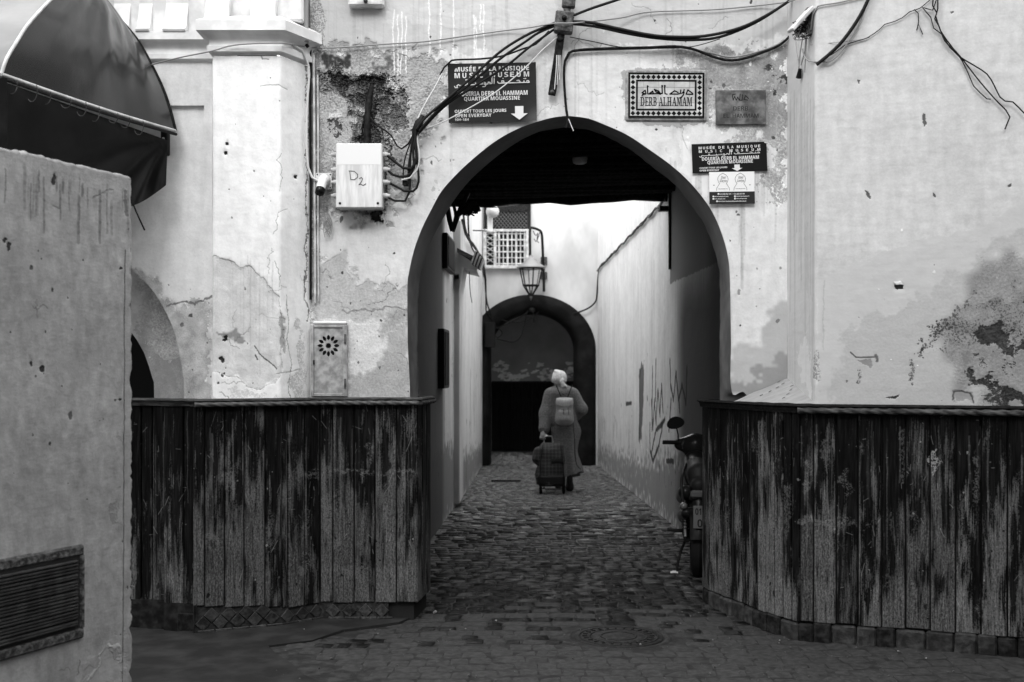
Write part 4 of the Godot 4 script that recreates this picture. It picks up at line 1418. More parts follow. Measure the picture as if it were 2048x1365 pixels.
	part("plaster_face", face_of(right_front, 0.0, L, 0.0, 4.4, P, 0.02), P.material(), w)
	part("wall_core", core_of(right_front, -0.02, 6.5, 0.35), M.plaster, w)
	# the slope of plaster that fills the corner above the panelling
	var s := Shape.new()
	var apex := front.on(1578, 756, 0.004)
	var g0 := []
	var fr := [Vector3(1.358, 1.397, -7.33), Vector3(1.742, 1.397, -6.755)]
	var cols := 12
	var rows_ := []
	for r in cols + 1:
		var row := []
		for c in cols + 1:
			var q: Vector3 = apex.lerp((fr[0] as Vector3).lerp(fr[1], float(c) / cols), float(r) / cols)
			row.append(q + Vector3(0, sin(c * 1.9 + r) * 0.002, 0))
		rows_.append(row)
	s.smooth(true)
	s.rows(rows_)
	s.smooth(false)
	var fl: Vector3 = fr[0]
	var f2: Vector3 = fr[1]
	part("plaster_slope", s, grain(0.52, 0.6, 0.08, 0.9, 0.5, Vector3(0.4, 1, 1), 92), w)
	for k in 9:
		s = Shape.new()
		var f := 0.2 + 0.08 * k
		var c: Vector3 = apex.lerp(fl.lerp(f2, fmod(k * 0.37, 0.8) + 0.05), f) + Vector3(0, 0.006, 0.003)
		s.box(c, Vector3(0.022, 0.003, 0.005), 0.001, Basis(Vector3.FORWARD, -0.5 + 0.1 * sin(k)))
		part("chip", s, M.dark_paint, w)

# ---------------------------------------------------------------- paving
func ground() -> void:
	var s := Shape.new()
	# one sheet to the horizon, finer where the picture looks
	var n := FastNoiseLite.new()
	n.seed = 12
	n.frequency = 0.7
	var xs := [-60.0, -8.0]
	for k in 40: xs.append(-4.0 + k * 0.2)
	xs.append_array([8.0, 60.0])
	var zs := [60.0, 2.0]
	for k in 60: zs.append(-4.0 - k * 0.32)
	zs.append_array([-30.0, -120.0])
	s.smooth(true)
	var g := []
	for z in zs:
		var row := []
		for x in xs: row.append(Vector3(x, bed(x, z), z))
		g.append(row)
	g.reverse()
	s.rows(g)
	var gm := grain(0.14, 0.21, 0.12, 0.85, 0.4, Vector3.ONE, 101)
	var gr := structure("ground", s, gm)
	# paler bedding under the alley's setts, toned to match their brightened colour
	s = Shape.new()
	s.smooth(true)
	g = []
	for k in 60:
		var row := []
		for j in 24: row.append(Vector3(-1.6 + j * 0.16, 0, -24.0 + k * 0.25))
		for j in 24: row[j].y = bed(row[j].x, row[j].z) + 0.003 - (0.01 if k > 56 else 0.0)
		g.append(row)
	s.rows(g)
	structure("alley_floor", s, grain(0.34, 0.46, 0.12, 0.85, 0.4, Vector3.ONE, 102))
	# setts laid in wavering courses across the alley
	var rng := RandomNumberGenerator.new()
	rng.seed = 21
	var mats := []
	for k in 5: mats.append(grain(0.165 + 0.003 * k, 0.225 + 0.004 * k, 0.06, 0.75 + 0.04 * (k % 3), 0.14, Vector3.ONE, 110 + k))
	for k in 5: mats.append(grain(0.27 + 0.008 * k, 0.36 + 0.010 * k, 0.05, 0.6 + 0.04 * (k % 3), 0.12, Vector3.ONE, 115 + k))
	for k in 5: mats.append(grain(0.55 + 0.01 * k, 0.66 + 0.010 * k, 0.05, 0.4 + 0.04 * (k % 3), 0.1, Vector3.ONE, 120 + k))  # far setts toned paler: courtyard light put into the stone colour
	var shapes := []
	for k in 10:
		var q := Shape.new()
		q.smooth(false)
		var top := []
		var mid := []
		var m := 8
		for v in [[0.5, 0.36], [0.43, 0.5], [-0.43, 0.5], [-0.5, 0.36], [-0.5, -0.36], [-0.43, -0.5], [0.43, -0.5], [0.5, -0.36]]:
			var c := Vector2(v[0], v[1]) * Vector2(rng.randf_range(0.93, 1.02), rng.randf_range(0.92, 1.03))
			mid.append(Vector3(c.x, 0.0, c.y))
			top.append(Vector3(c.x * 0.95, 1.0 + rng.randf_range(-0.1, 0.1), c.y * 0.93))
		var low := mid.map(func(v): return Vector3(v.x * 1.02, -2.5, v.z * 1.02))
		var crown := Vector3(rng.randf_range(-0.1, 0.1), 1.12, rng.randf_range(-0.1, 0.1))
		q.smooth(true)
		for j in m:
			var i := (j + 1) % m
			q.face([top[j], top[i], crown], Vector3.UP)
			q.face([mid[j], mid[i], top[i], top[j]], Vector3(mid[j].x, 0.6, mid[j].z))
			q.face([low[j], low[i], mid[i], mid[j]], Vector3(mid[j].x, 0, mid[j].z))
		shapes.append(q.done())
	var list := []
	var d := 5.55
	var r := 0
	while d < 22.0:
		var deep := rng.randf_range(0.10, 0.145) if d < 7.4 else rng.randf_range(0.085, 0.125)
		var x := -3.0 + rng.randf() * 0.2
		while x < 3.4:
			var wide := rng.randf_range(0.09, 0.17)
			var cx := x + wide * 0.5
			x += wide + 0.005
			var dd := d + 0.035 * sin(cx * 2.3 + r * 0.15) + 0.02 * sin(cx * 5.1 + r * 0.4)
			if dd > 7.5 and (cx < alley_left(dd) + 0.02 or cx > alley_right(dd) - 0.02): continue
			if dd > 7.0 and dd <= 7.5 and (cx < -0.8 or cx > 1.55): continue
			if cx > 1.3 and dd > panel_d(cx) - 0.06 and dd < 7.6: continue
			if cx < -1.0 and dd > 6.75: continue
			if Vector2((cx - 0.57) / 0.40, (dd - 6.79) / 0.33).length() < 1.0: continue
			if dd < 6.65 and cx < -1.45 + (6.65 - dd) * 0.9: continue   # the smooth cement strip by the near wall
			var size := Vector3(wide, 0.003 if dd < 7.6 else 0.004, deep)
			var b := Basis(Vector3.UP, rng.randf_range(-0.13, 0.13)) * Basis(Vector3.RIGHT, rng.randf_range(-0.022, 0.022)) * Basis(Vector3.FORWARD, rng.randf_range(-0.02, 0.02))
			var y := bed(cx, -dd) + rng.randf_range(-0.003, 0.002) + (0.0 if dd < 9.0 else 0.0025)
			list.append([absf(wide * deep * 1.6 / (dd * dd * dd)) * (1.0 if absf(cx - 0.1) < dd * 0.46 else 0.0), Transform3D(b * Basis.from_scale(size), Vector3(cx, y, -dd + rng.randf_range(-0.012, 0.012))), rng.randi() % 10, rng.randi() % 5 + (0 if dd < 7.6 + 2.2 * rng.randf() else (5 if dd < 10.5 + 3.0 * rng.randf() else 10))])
		d += deep + 0.005
		r += 1
	for k in range(10, 15): (mats[k] as StandardMaterial3D).metallic_specular = 0.5
	list.sort_custom(func(a, b): return a[0] > b[0])
	var rest := []
	for k in 15:
		rest.append(SurfaceTool.new())
		rest[k].begin(Mesh.PRIMITIVE_TRIANGLES)
	for i in list.size():
		var q = list[i]
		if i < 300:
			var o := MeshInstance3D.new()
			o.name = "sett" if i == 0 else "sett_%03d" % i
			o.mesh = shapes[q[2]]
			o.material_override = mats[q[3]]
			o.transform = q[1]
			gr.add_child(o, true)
		else:
			rest[q[3]].append_from(shapes[q[2]], 0, q[1])
	var am := ArrayMesh.new()
	for k in 15:
		rest[k].commit(am)
		am.surface_set_material(k, mats[k])
	var o := MeshInstance3D.new()
	o.name = "sett_paving"
	o.mesh = am
	o.set_meta("kind", "stuff")
	gr.add_child(o, true)
	# the cement strip along the near wall and the panelling, with its broken edge
	var cs := Shape.new()
	var poly := PackedVector2Array()
	for q in [[-3.2, 4.6], [-1.1, 5.4], [-1.0, 5.75], [-1.16, 5.95], [-1.25, 6.15], [-1.38, 6.36], [-1.47, 6.55], [-1.24, 6.68], [-1.1, 6.95], [-0.78, 7.16], [-0.72, 7.3], [-1.4, 7.3], [-2.1, 6.9], [-2.9, 7.2]]: poly.append(Vector2(q[0], -q[1]))
	var lift := Transform3D(Basis(Vector3.RIGHT, Vector3(0, 0, 1), Vector3.UP), Vector3(0, 0.0, 0))
	poly = Transform2D() * poly
	cs.prism(poly, lift, -0.03, 0.011)
	part("cement_strip", cs, grain(0.14, 0.2, 0.35, 0.8, 0.35, Vector3.ONE, 131), gr)
	# grit swept into the joints and corners
	var mm := MultiMesh.new()
	mm.transform_format = MultiMesh.TRANSFORM_3D
	var pebble := Shape.new()
	pebble.box(Vector3.ZERO, Vector3(1, 0.7, 0.9), 0.25)
	mm.mesh = pebble.done()
	mm.instance_count = 1500
	for k in 1500:
		var gd := rng.randf_range(5.6, 9.0) if k < 1100 else rng.randf_range(9.0, 18.0)
		var gx := rng.randf_range(-2.0, 2.4) if gd < 7.2 else rng.randf_range(-0.85, 1.5)
		if k % 3 == 0 and gd > 7.6: gx = alley_left(gd) + 0.03 + 0.1 * rng.randf() * rng.randf() if k % 2 else alley_right(gd) - 0.03 - 0.1 * rng.randf() * rng.randf()
		var gs := 0.003 + 0.009 * pow(rng.randf(), 4.0)
		mm.set_instance_transform(k, Transform3D(Basis(Vector3(rng.randf(), 1, rng.randf()).normalized(), rng.randf() * TAU) * Basis.from_scale(Vector3.ONE * gs), Vector3(gx, bed(gx, -gd) + 0.008, -gd)))
	var mi := MultiMeshInstance3D.new()
	mi.name = "grit"
	mi.multimesh = mm
	mi.material_override = grain(0.2, 0.4, 0.05, 0.9, 0.0, Vector3.ONE, 135)
	mi.set_meta("kind", "stuff")
	gr.add_child(mi, true)
	# drain slot in the alley
	cs = Shape.new()
	cs.box(at(1012, 964, 16.2) * Vector3(1, 0, 1) + Vector3(0, 0.017, 0), Vector3(0.42, 0.02, 0.06), 0.004)
	part("drain_cover", cs, M.dark_iron, gr)
	# manhole cover
	var mh := thing("manhole_cover", "round iron manhole cover with raised rings set in the paving", "manhole cover", Vector3(0.57, 0.004, -6.79))
	cs = Shape.new()
	cs.lathe([Vector2(0.0, 0.006), Vector2(0.26, 0.006), Vector2(0.268, 0.002), Vector2(0.268, -0.03)], Vector3.ZERO, Vector3.UP, 48)
	part("lid", cs, grain(0.13, 0.2, 0.05, 0.6, 0.2, Vector3.ONE, 134), mh)
	cs = Shape.new()
	cs.lathe([Vector2(0.280, -0.03), Vector2(0.280, 0.002), Vector2(0.30, 0.003), Vector2(0.315, -0.004), Vector2(0.33, -0.03)], Vector3.ZERO, Vector3.UP, 48)
	part("frame", cs, gm, mh)
	for rr in [0.235, 0.17, 0.105]:
		cs = Shape.new()
		cs.lathe([Vector2(rr - 0.008, 0.005), Vector2(rr - 0.006, 0.0085), Vector2(rr + 0.006, 0.0085), Vector2(rr + 0.008, 0.005)], Vector3.ZERO, Vector3.UP, 48)
		part("raised_ring", cs, M.dark_iron, mh)
	for k in 24:
		cs = Shape.new()
		var a := TAU * k / 24.0
		cs.box(Vector3(cos(a) * 0.2, 0.008, sin(a) * 0.2), Vector3(0.03, 0.008, 0.012), 0.002, Basis(Vector3.UP, -a))
		part("stud", cs, M.dark_iron, mh)

func bed(x: float, z: float) -> float:
	var y := 0.006 * sin(x * 1.3 + z * 0.7) + 0.004 * sin(x * 3.1 - z * 1.9)
	if z < -9.0: y += 0.006 * sin(z * 0.8)
	return y - 0.004
func alley_left(d: float) -> float:
	for i in 3:
		if d <= left_alley.p[i + 1].y: return lerpf(left_alley.p[i].x, left_alley.p[i + 1].x, (d - left_alley.p[i].y) / (left_alley.p[i + 1].y - left_alley.p[i].y))
	return -1.5
func alley_right(d: float) -> float:
	for i in 3:
		if d >= right_alley.p[i + 1].y and d <= right_alley.p[i].y: return lerpf(right_alley.p[i].x, right_alley.p[i + 1].x, (d - right_alley.p[i].y) / (right_alley.p[i + 1].y - right_alley.p[i].y))
	return 2.0 if d > 19.0 else 1.7
func panel_d(x: float) -> float:
	var p := [Vector2(1.26, 7.69), Vector2(1.371, 7.34), Vector2(1.456, 7.08), Vector2(1.632, 6.75), Vector2(2.225, 6.59), Vector2(2.79, 6.34), Vector2(3.6, 5.98)]
	for i in 6:
		if x <= p[i + 1].x: return lerpf(p[i].y, p[i + 1].y, (x - p[i].x) / (p[i + 1].x - p[i].x))
	return 6.0

# ---------------------------------------------------------------- wooden panelling
# varnish that has worn off boards: dark above, bare and grey towards the foot, in streaks along the grain
func wood_paint(w: Wall, u1: float, cuts: Array, seed_: int, scuffs: Array, dark_to := 0.0) -> Paint:
	var P := Paint.new(w, 0.0, u1, 0.0, 1.45, 380.0, 0.3, seed_)
	var streak := P.noise(120.0, 30.0, 4)
	var broad := P.noise(24.0, 9.0, 5)
	var flake := P.noise(85.0, 2.2, 5)
	var cloud := P.noise(7.0, 4.0, 4)
	var bare := P.noise(90.0, 20.0, 3)
	var off := PackedFloat32Array()
	var tone := PackedFloat32Array()
	var edge := PackedFloat32Array()
	for k in cuts.size() + 1:
		off.append(P.rng.randf_range(-0.5, 0.42))
		tone.append(P.rng.randf_range(0.23, 0.34))
		edge.append(P.rng.randf_range(0.0, 0.016) if P.rng.randf() < 0.65 else 0.0)
	var k := 0
	for c in P.w:
		var u := c / P.s
		while k < cuts.size() and u > cuts[k]: k += 1
		var from: float = cuts[k - 1] if k > 0 else 0.0
		var to: float = cuts[k] if k < cuts.size() else u1
		for r in P.h:
			var i := r * P.w + c
			var y := P.y1 - r / P.s
			var v := (y - 0.66) * 1.1 + off[k] + (0.4 if u < dark_to else 0.0)
			v += (streak[i] - 127.0) / 290.0 + (broad[i] - 127.0) / 170.0 + (flake[i] - 127.0) / 330.0 + (cloud[i] - 127.0) / 150.0 + (P.grit[i] - 127.0) / 380.0
			# bare strip along one edge of some boards, widening upwards
			var e := edge[k] * (0.6 + y * 0.6)
			if e > 0.0 and (u - from < e if k % 2 else to - u < e): v -= 0.55
			var m := clampf(v * 1.55 + 0.52, 0.0, 1.0)
			m = m * m * (3.0 - 2.0 * m)
			var b := tone[k] + (bare[i] - 127.0) / 1300.0 + (flake[i] - 127.0) / 1000.0 + (P.grit[i] - 127.0) / 1500.0
			if y < 0.35: b += 0.03
			P.t[i] = lerpf(b, 0.055 + (broad[i] - 127.0) / 2200.0 + (bare[i] - 127.0) / 2400.0, m)
			P.z[i] = m * 0.03 + (bare[i] - 127.0) / 255.0 * 0.05 + (streak[i] - 127.0) / 255.0 * 0.03
	# places rubbed pale by shoulders and carts
	for j in int(u1 * 9.0):
		var c := Vector2(P.rng.randf_range(dark_to, u1), P.rng.randf_range(0.25, 1.2))
		var e := Vector2(P.rng.randf_range(0.015, 0.05), P.rng.randf_range(0.05, 0.2))
		var poly := PackedVector2Array()
		for m in 9: poly.append(c + Vector2(cos(TAU * m / 9.0), sin(TAU * m / 9.0)) * e * P.rng.randf_range(0.6, 1.2))
		P.blob(poly, P.rng.randf_range(0.36, 0.46), 0.6, -0.02, 0.03, 2, 118)
	# scratches, knocks, rubbed bands
	for q in scuffs:
		P.blob(PackedVector2Array([Vector2(q[0], q[2] - q[3]), Vector2(q[1], q[2] - q[3] * 0.8), Vector2(q[1], q[2] + q[3] * 0.8), Vector2(q[0], q[2] + q[3])]), q[4], 0.6, -0.03, 0.03, 1, 118)
	for j in 150:
		var a := Vector2(P.rng.randf() * u1, P.rng.randf_range(0.2, 1.36))
		var b := a + Vector2(P.rng.randf_range(-0.02, 0.03), P.rng.randf_range(-0.05, 0.05)) * (2.0 if j < 30 else 1.0)
		P.stroke(PackedVector2Array([a, b]), 0.0026, P.rng.randf_range(0.4, 0.62), 0.75, -0.02)
	# knots, and nail heads in rows near the top and the foot
	for j in int(u1 * 7.0):
		var c := Vector2(P.rng.randf() * u1, P.rng.randf_range(0.2, 1.3))
		var poly := PackedVector2Array()
		for m in 8: poly.append(c + Vector2(cos(TAU * m / 8.0) * 0.009, sin(TAU * m / 8.0) * 0.02))
		P.blob(poly, 0.1, 0.8, -0.04, 0.004)
	for j in cuts.size():
		for y in [0.27, 1.3]:
			var c := Vector2(cuts[j] - 0.03 + P.rng.randf_range(-0.01, 0.01), y + P.rng.randf_range(-0.02, 0.02))
			P.blob(PackedVector2Array([c + Vector2(-0.004, 0), c + Vector2(0, 0.004), c + Vector2(0.004, 0), c + Vector2(0, -0.004)]), 0.07, 0.9, -0.1, 0.001)
	P.specks(int(u1 * 55.0), 0.0, u1, 0.15, 1.3, 0.002, 0.008, 0.5, 0.7, -0.03)
	P.specks(int(u1 * 22.0), 0.0, u1, 0.12, 0.7, 0.003, 0.013, 0.07, 0.85, -0.06)
	P.drips(int(u1 * 20.0), 0.0, u1, 1.36, 0.2, 0.9, 0.008, 0.4, 0.5)
	return P

func panelling(o: Node3D, w: Wall, cuts: Array, foot: Callable, top: float, P: Paint, from := 0.0) -> void:
	var m := P.material(0.62)
	m.metallic_specular = 0.16
	var rng := RandomNumberGenerator.new()
	rng.seed = 7
	for k in cuts.size() - 1:
		var a: float = cuts[k]
		var b: float = cuts[k + 1]
		var mid := (a + b) * 0.5
		var lo: float = foot.call(mid) + rng.randf_range(-0.004, 0.004)
		var s := Shape.new()
		var B := w.basis(mid)
		var c := w.pt(mid, (lo + top) * 0.5, -0.012 + rng.randf_range(-0.003, 0.003))
		s.box(c, Vector3(b - a - 0.0075, top - lo, 0.026), 0.005, B * Basis(Vector3.UP, rng.randf_range(-0.012, 0.012)), func(q: Vector3):
			var l := B.inverse() * (q - c)
			return P.uv(mid + l.x, l.y + (lo + top) * 0.5))
		part("board", s, m, o)

# the rope moulding: three strands wound round one another
func rope(plan: Array, y: float, r: float, out: float) -> Shape:
	var pts := []
	for i in plan.size(): pts.append(plan[i])
	var w := Wall.new(pts)
	var L := w.l[w.l.size() - 1]
	var n := int(L / 0.004)
	var s := Shape.new()
	s.smooth(true)
	var g := []
	for i in n + 1:
		var u := L * i / n
		var ring := []
		var B := w.basis(u)
		for k in 12:
			var a := -TAU * k / 12.0
			var rad := r * (0.72 + 0.36 * absf(sin(a * 1.5 + u / 0.075 * PI)))
			ring.append(w.pt(u, y, out) + B * Vector3(0, sin(a) * rad, cos(a) * rad))
		g.append(ring)
	s.rows(g, [], true)
	return s

func left_panelling() -> void:
	# plan of the boards' faces
	var p := [Vector2(-2.95, 7.13), Vector2(-2.205, 7.05), Vector2(-2.2, 6.96), Vector2(-1.99, 6.93), Vector2(-1.985, 6.85), Vector2(-1.497, 7.07), Vector2(-1.294, 7.25), Vector2(-0.672, 7.25), Vector2(-0.622, 7.66)]
	var w := Wall.new(p)
	var U := func(px: float) -> float: return w.hit(px, 900).x
	var cuts := []
	for k in 4: cuts.append(w.l[1] - 0.12 * (4 - k) - 0.05)
	for px in [304.0]: cuts.append(U.call(px))
	cuts.append(w.l[1])
	cuts.append(w.l[2] + 0.001)
	cuts.append(U.call(367.0))
	cuts.append(w.l[3])
	cuts.append(w.l[4] + 0.001)
	for px in [409.0, 449.0, 488.0, 530.0]: cuts.append(U.call(px))
	cuts.append(w.l[5])
	for px in [576.0, 609.0]: cuts.append(U.call(px))
	cuts.append(w.l[6])
	for px in [665.0, 708.0, 750.0, 793.0]: cuts.append(U.call(px))
	cuts.append(w.l[7])
	cuts.append(w.l[7] + 0.13)
	cuts.append(w.l[7] + 0.27)
	cuts.append(w.l[8])
	cuts.sort()
	var ub: float = U.call(640.0)
	var P := wood_paint(w, w.l[8], cuts, 141, [[ub - 0.12, w.l[7], 0.955, 0.014, 0.46], [ub - 0.2, ub + 0.1, 0.95, 0.04, 0.36]], w.l[4])
	# pen doodles on three boards
	var D := func(px: float, py: float) -> Vector2: return w.hit(px, py)
	var face_ := [[438, 868], [441, 880], [447, 886], [450, 880], [449, 866]]
	var pts := PackedVector2Array()
	for q in face_: pts.append(D.call(float(q[0]), float(q[1])))
	P.stroke(pts, 0.004, 0.06, 0.9)
	for k in 9:
		pts = PackedVector2Array()
		for j in 9:
			var a := TAU * j / 8.0
			pts.append(D.call(478.0 + 6.0 * cos(a) + (k % 2) * 4.0, 824.0 + k * 9.0 + 7.0 * sin(a)))
		P.stroke(pts, 0.003, 0.07, 0.85)
	for k in 7:
		pts = PackedVector2Array()
		for j in 6: pts.append(D.call(412.0 + k * 7.0 + 5.0 * sin(j * 2.0 + k), 816.0 + j * 7.0 + 4.0 * cos(k * 1.7 + j)))
		P.stroke(pts, 0.003, 0.06, 0.7)
	var o := thing("left_panelling", "worn dark board panelling with scribbled doodles and a diamond-tile foot, below the pillar", "panelling")
	var foot := func(u: float) -> float:
		if u < w.l[4]: return 0.17
		if u < w.l[5]: return lerpf(0.176, 0.124, (u - w.l[4]) / (w.l[5] - w.l[4]))
		return 0.115
	panelling(o, w, cuts, foot, 1.385, P)
	var s := Shape.new()
	s.sweep(p, [Vector2(-0.4, 1.41), Vector2(-0.06, 1.415), Vector2(0.0, 1.425), Vector2(0.035, 1.422), Vector2(0.038, 1.412), Vector2(0.022, 1.404), Vector2(0.014, 1.378), Vector2(-0.01, 1.376)])
	part("cap_rail", s, M.worn_wood, o)
	part("rope_moulding", rope(p.slice(4, 9), 1.391, 0.016, 0.022), grain(0.26, 0.42, 0.05, 0.7, 0.2, Vector3.ONE, 149), o)
	s = Shape.new()
	s.sweep(p, [Vector2(-0.03, 1.38), Vector2(-0.03, -0.02)])
	part("backing", s, M.backing, o)
	# foot: dark stone to the left, diamond tiles to the right
	s = Shape.new()
	s.sweep(p.slice(0, 5), [Vector2(-0.02, 0.19), Vector2(0.0, 0.172), Vector2(0.0, -0.02)])
	part("stone_foot", s, grain(0.09, 0.17, 0.1, 0.7, 0.3, Vector3.ONE, 143), o)
	s = Shape.new()
	s.box(Vector3(-2.03, 0.055, -6.93), Vector3(0.15, 0.12, 0.03), 0.004, w.basis(w.l[2] + 0.1))
	part("vent_grille", s, M.dark_iron, o)
	s = Shape.new()
	s.sweep([p[4], p[5], p[6], Vector2(-0.86, 7.25)], [Vector2(-0.02, 0.19), Vector2(-0.012, 0.185), Vector2(-0.012, -0.02)])
	part("tile_bed", s, grain(0.16, 0.24, 0.05, 0.9, 0.3, Vector3.ONE, 145), o)
	var rng := RandomNumberGenerator.new()
	rng.seed = 31
	var u := w.l[4] + 0.055
	var tm := [M.tile, grain(0.14, 0.26, 0.05, 0.5, 0.2, Vector3.ONE, 146), grain(0.18, 0.3, 0.05, 0.6, 0.2, Vector3.ONE, 147)]
	while u < w.l[6] + 0.42:
		var h: float = foot.call(u) - 0.012
		var B := w.basis(u)
		for e: float in [0.0, 1.0]:
			s = Shape.new()
			var uu := u + e * 0.052
			var yy := 0.062 + e * 0.048
			if yy + 0.03 > h + 0.02: continue
			s.box(w.pt(uu, yy, -0.008), Vector3(0.066, 0.066, 0.012), 0.003, B * Basis(Vector3(0, 0, 1), PI / 4.0 + rng.randf_range(-0.03, 0.03)))
			part("diamond_tile", s, tm[rng.randi() % 3], o)
		s = Shape.new()
		s.box(w.pt(u + 0.02, 0.008, -0.007), Vector3(0.098, 0.03, 0.014), 0.003, B)
		part("border_tile", s, tm[rng.randi() % 3], o)
		u += 0.104
	s = Shape.new()
	s.box(Vector3(-0.80, 0.06, -7.34), Vector3(0.09, 0.14, 0.08), 0.006)
	part("post", s, M.dark_wood, o)

func right_panelling() -> void:
	var p := [Vector2(1.24, 7.86), Vector2(1.262, 7.69), Vector2(1.402, 7.305), Vector2(1.462, 7.08), Vector2(1.53, 6.92), Vector2(1.632, 6.75), Vector2(2.225, 6.56), Vector2(2.79, 6.32), Vector2(3.5, 6.0)]
	var w := Wall.new(p)
	var cuts := [0.0]
	for px in [1418.0, 1441.0, 1455.0, 1470.0, 1484.0, 1497.0, 1515.0, 1531.0, 1549.0, 1566.0, 1583.0, 1600.0, 1628.0, 1673.0, 1717.0, 1764.0, 1812.0, 1861.0, 1912.0, 1963.0, 2016.0, 2068.0, 2122.0]:
		cuts.append(w.hit(px, 900).x)
	while cuts[cuts.size() - 1] < w.l[8] - 0.16: cuts.append(cuts[cuts.size() - 1] + 0.135)
	cuts.append(w.l[8])
	var a: float = w.hit(1600, 900).x
	var P := wood_paint(w, w.l[8], cuts.slice(1), 151, [[a, a + 0.28, 0.715, 0.022, 0.44], [a + 0.28, a + 0.45, 0.70, 0.012, 0.4]])
	var hit := w.hit(1868, 900)
	P.blob(PackedVector2Array([Vector2(hit.x - 0.02, 1.06), Vector2(hit.x + 0.01, 1.17), Vector2(hit.x + 0.035, 1.08), Vector2(hit.x + 0.01, 1.0)]), 0.62, 0.8, -0.05, 0.03, 1, 112)
	var o := thing("right_panelling", "curved worn dark board panelling on a rough stone foot, beside the parked motorbike", "panelling")
	panelling(o, w, cuts, func(u): return 0.105, 1.352, P)
	var s := Shape.new()
	s.sweep(p, [Vector2(-0.3, 1.39), Vector2(-0.05, 1.392), Vector2(0.0, 1.398), Vector2(0.036, 1.394), Vector2(0.04, 1.385), Vector2(0.024, 1.376), Vector2(0.014, 1.345), Vector2(-0.01, 1.343)])
	part("cap_rail", s, M.dark_wood, o)
	part("rope_moulding", rope(p.slice(5, 9), 1.36, 0.019, 0.024), M.worn_wood, o)
	s = Shape.new()
	s.sweep(p, [Vector2(-0.03, 1.35), Vector2(-0.03, 0.05), Vector2(-0.03, -0.02)])
	part("backing", s, M.backing, o)
	var rng := RandomNumberGenerator.new()
	rng.seed = 41
	var u := 0.0
	var sm := [M.stone, grain(0.1, 0.2, 0.07, 0.9, 0.6, Vector3.ONE, 153), grain(0.14, 0.28, 0.07, 0.9, 0.6, Vector3.ONE, 154)]
	while u < w.l[8]:
		var b := rng.randf_range(0.09, 0.17)
		var uu := minf(u + b * 0.5, w.l[8])
		s = Shape.new()
		var hh := rng.randf_range(0.095, 0.115)
		s.box(w.pt(uu, hh * 0.5 - 0.012, -0.04 + rng.randf_range(-0.006, 0.008)), Vector3(b - 0.003, hh + 0.02, 0.09), 0.011, w.basis(uu) * Basis(Vector3(0, 0, 1), rng.randf_range(-0.04, 0.04)) * Basis(Vector3.UP, rng.randf_range(-0.05, 0.05)))
		part("stone", s, sm[rng.randi() % 3], o)
		u += b

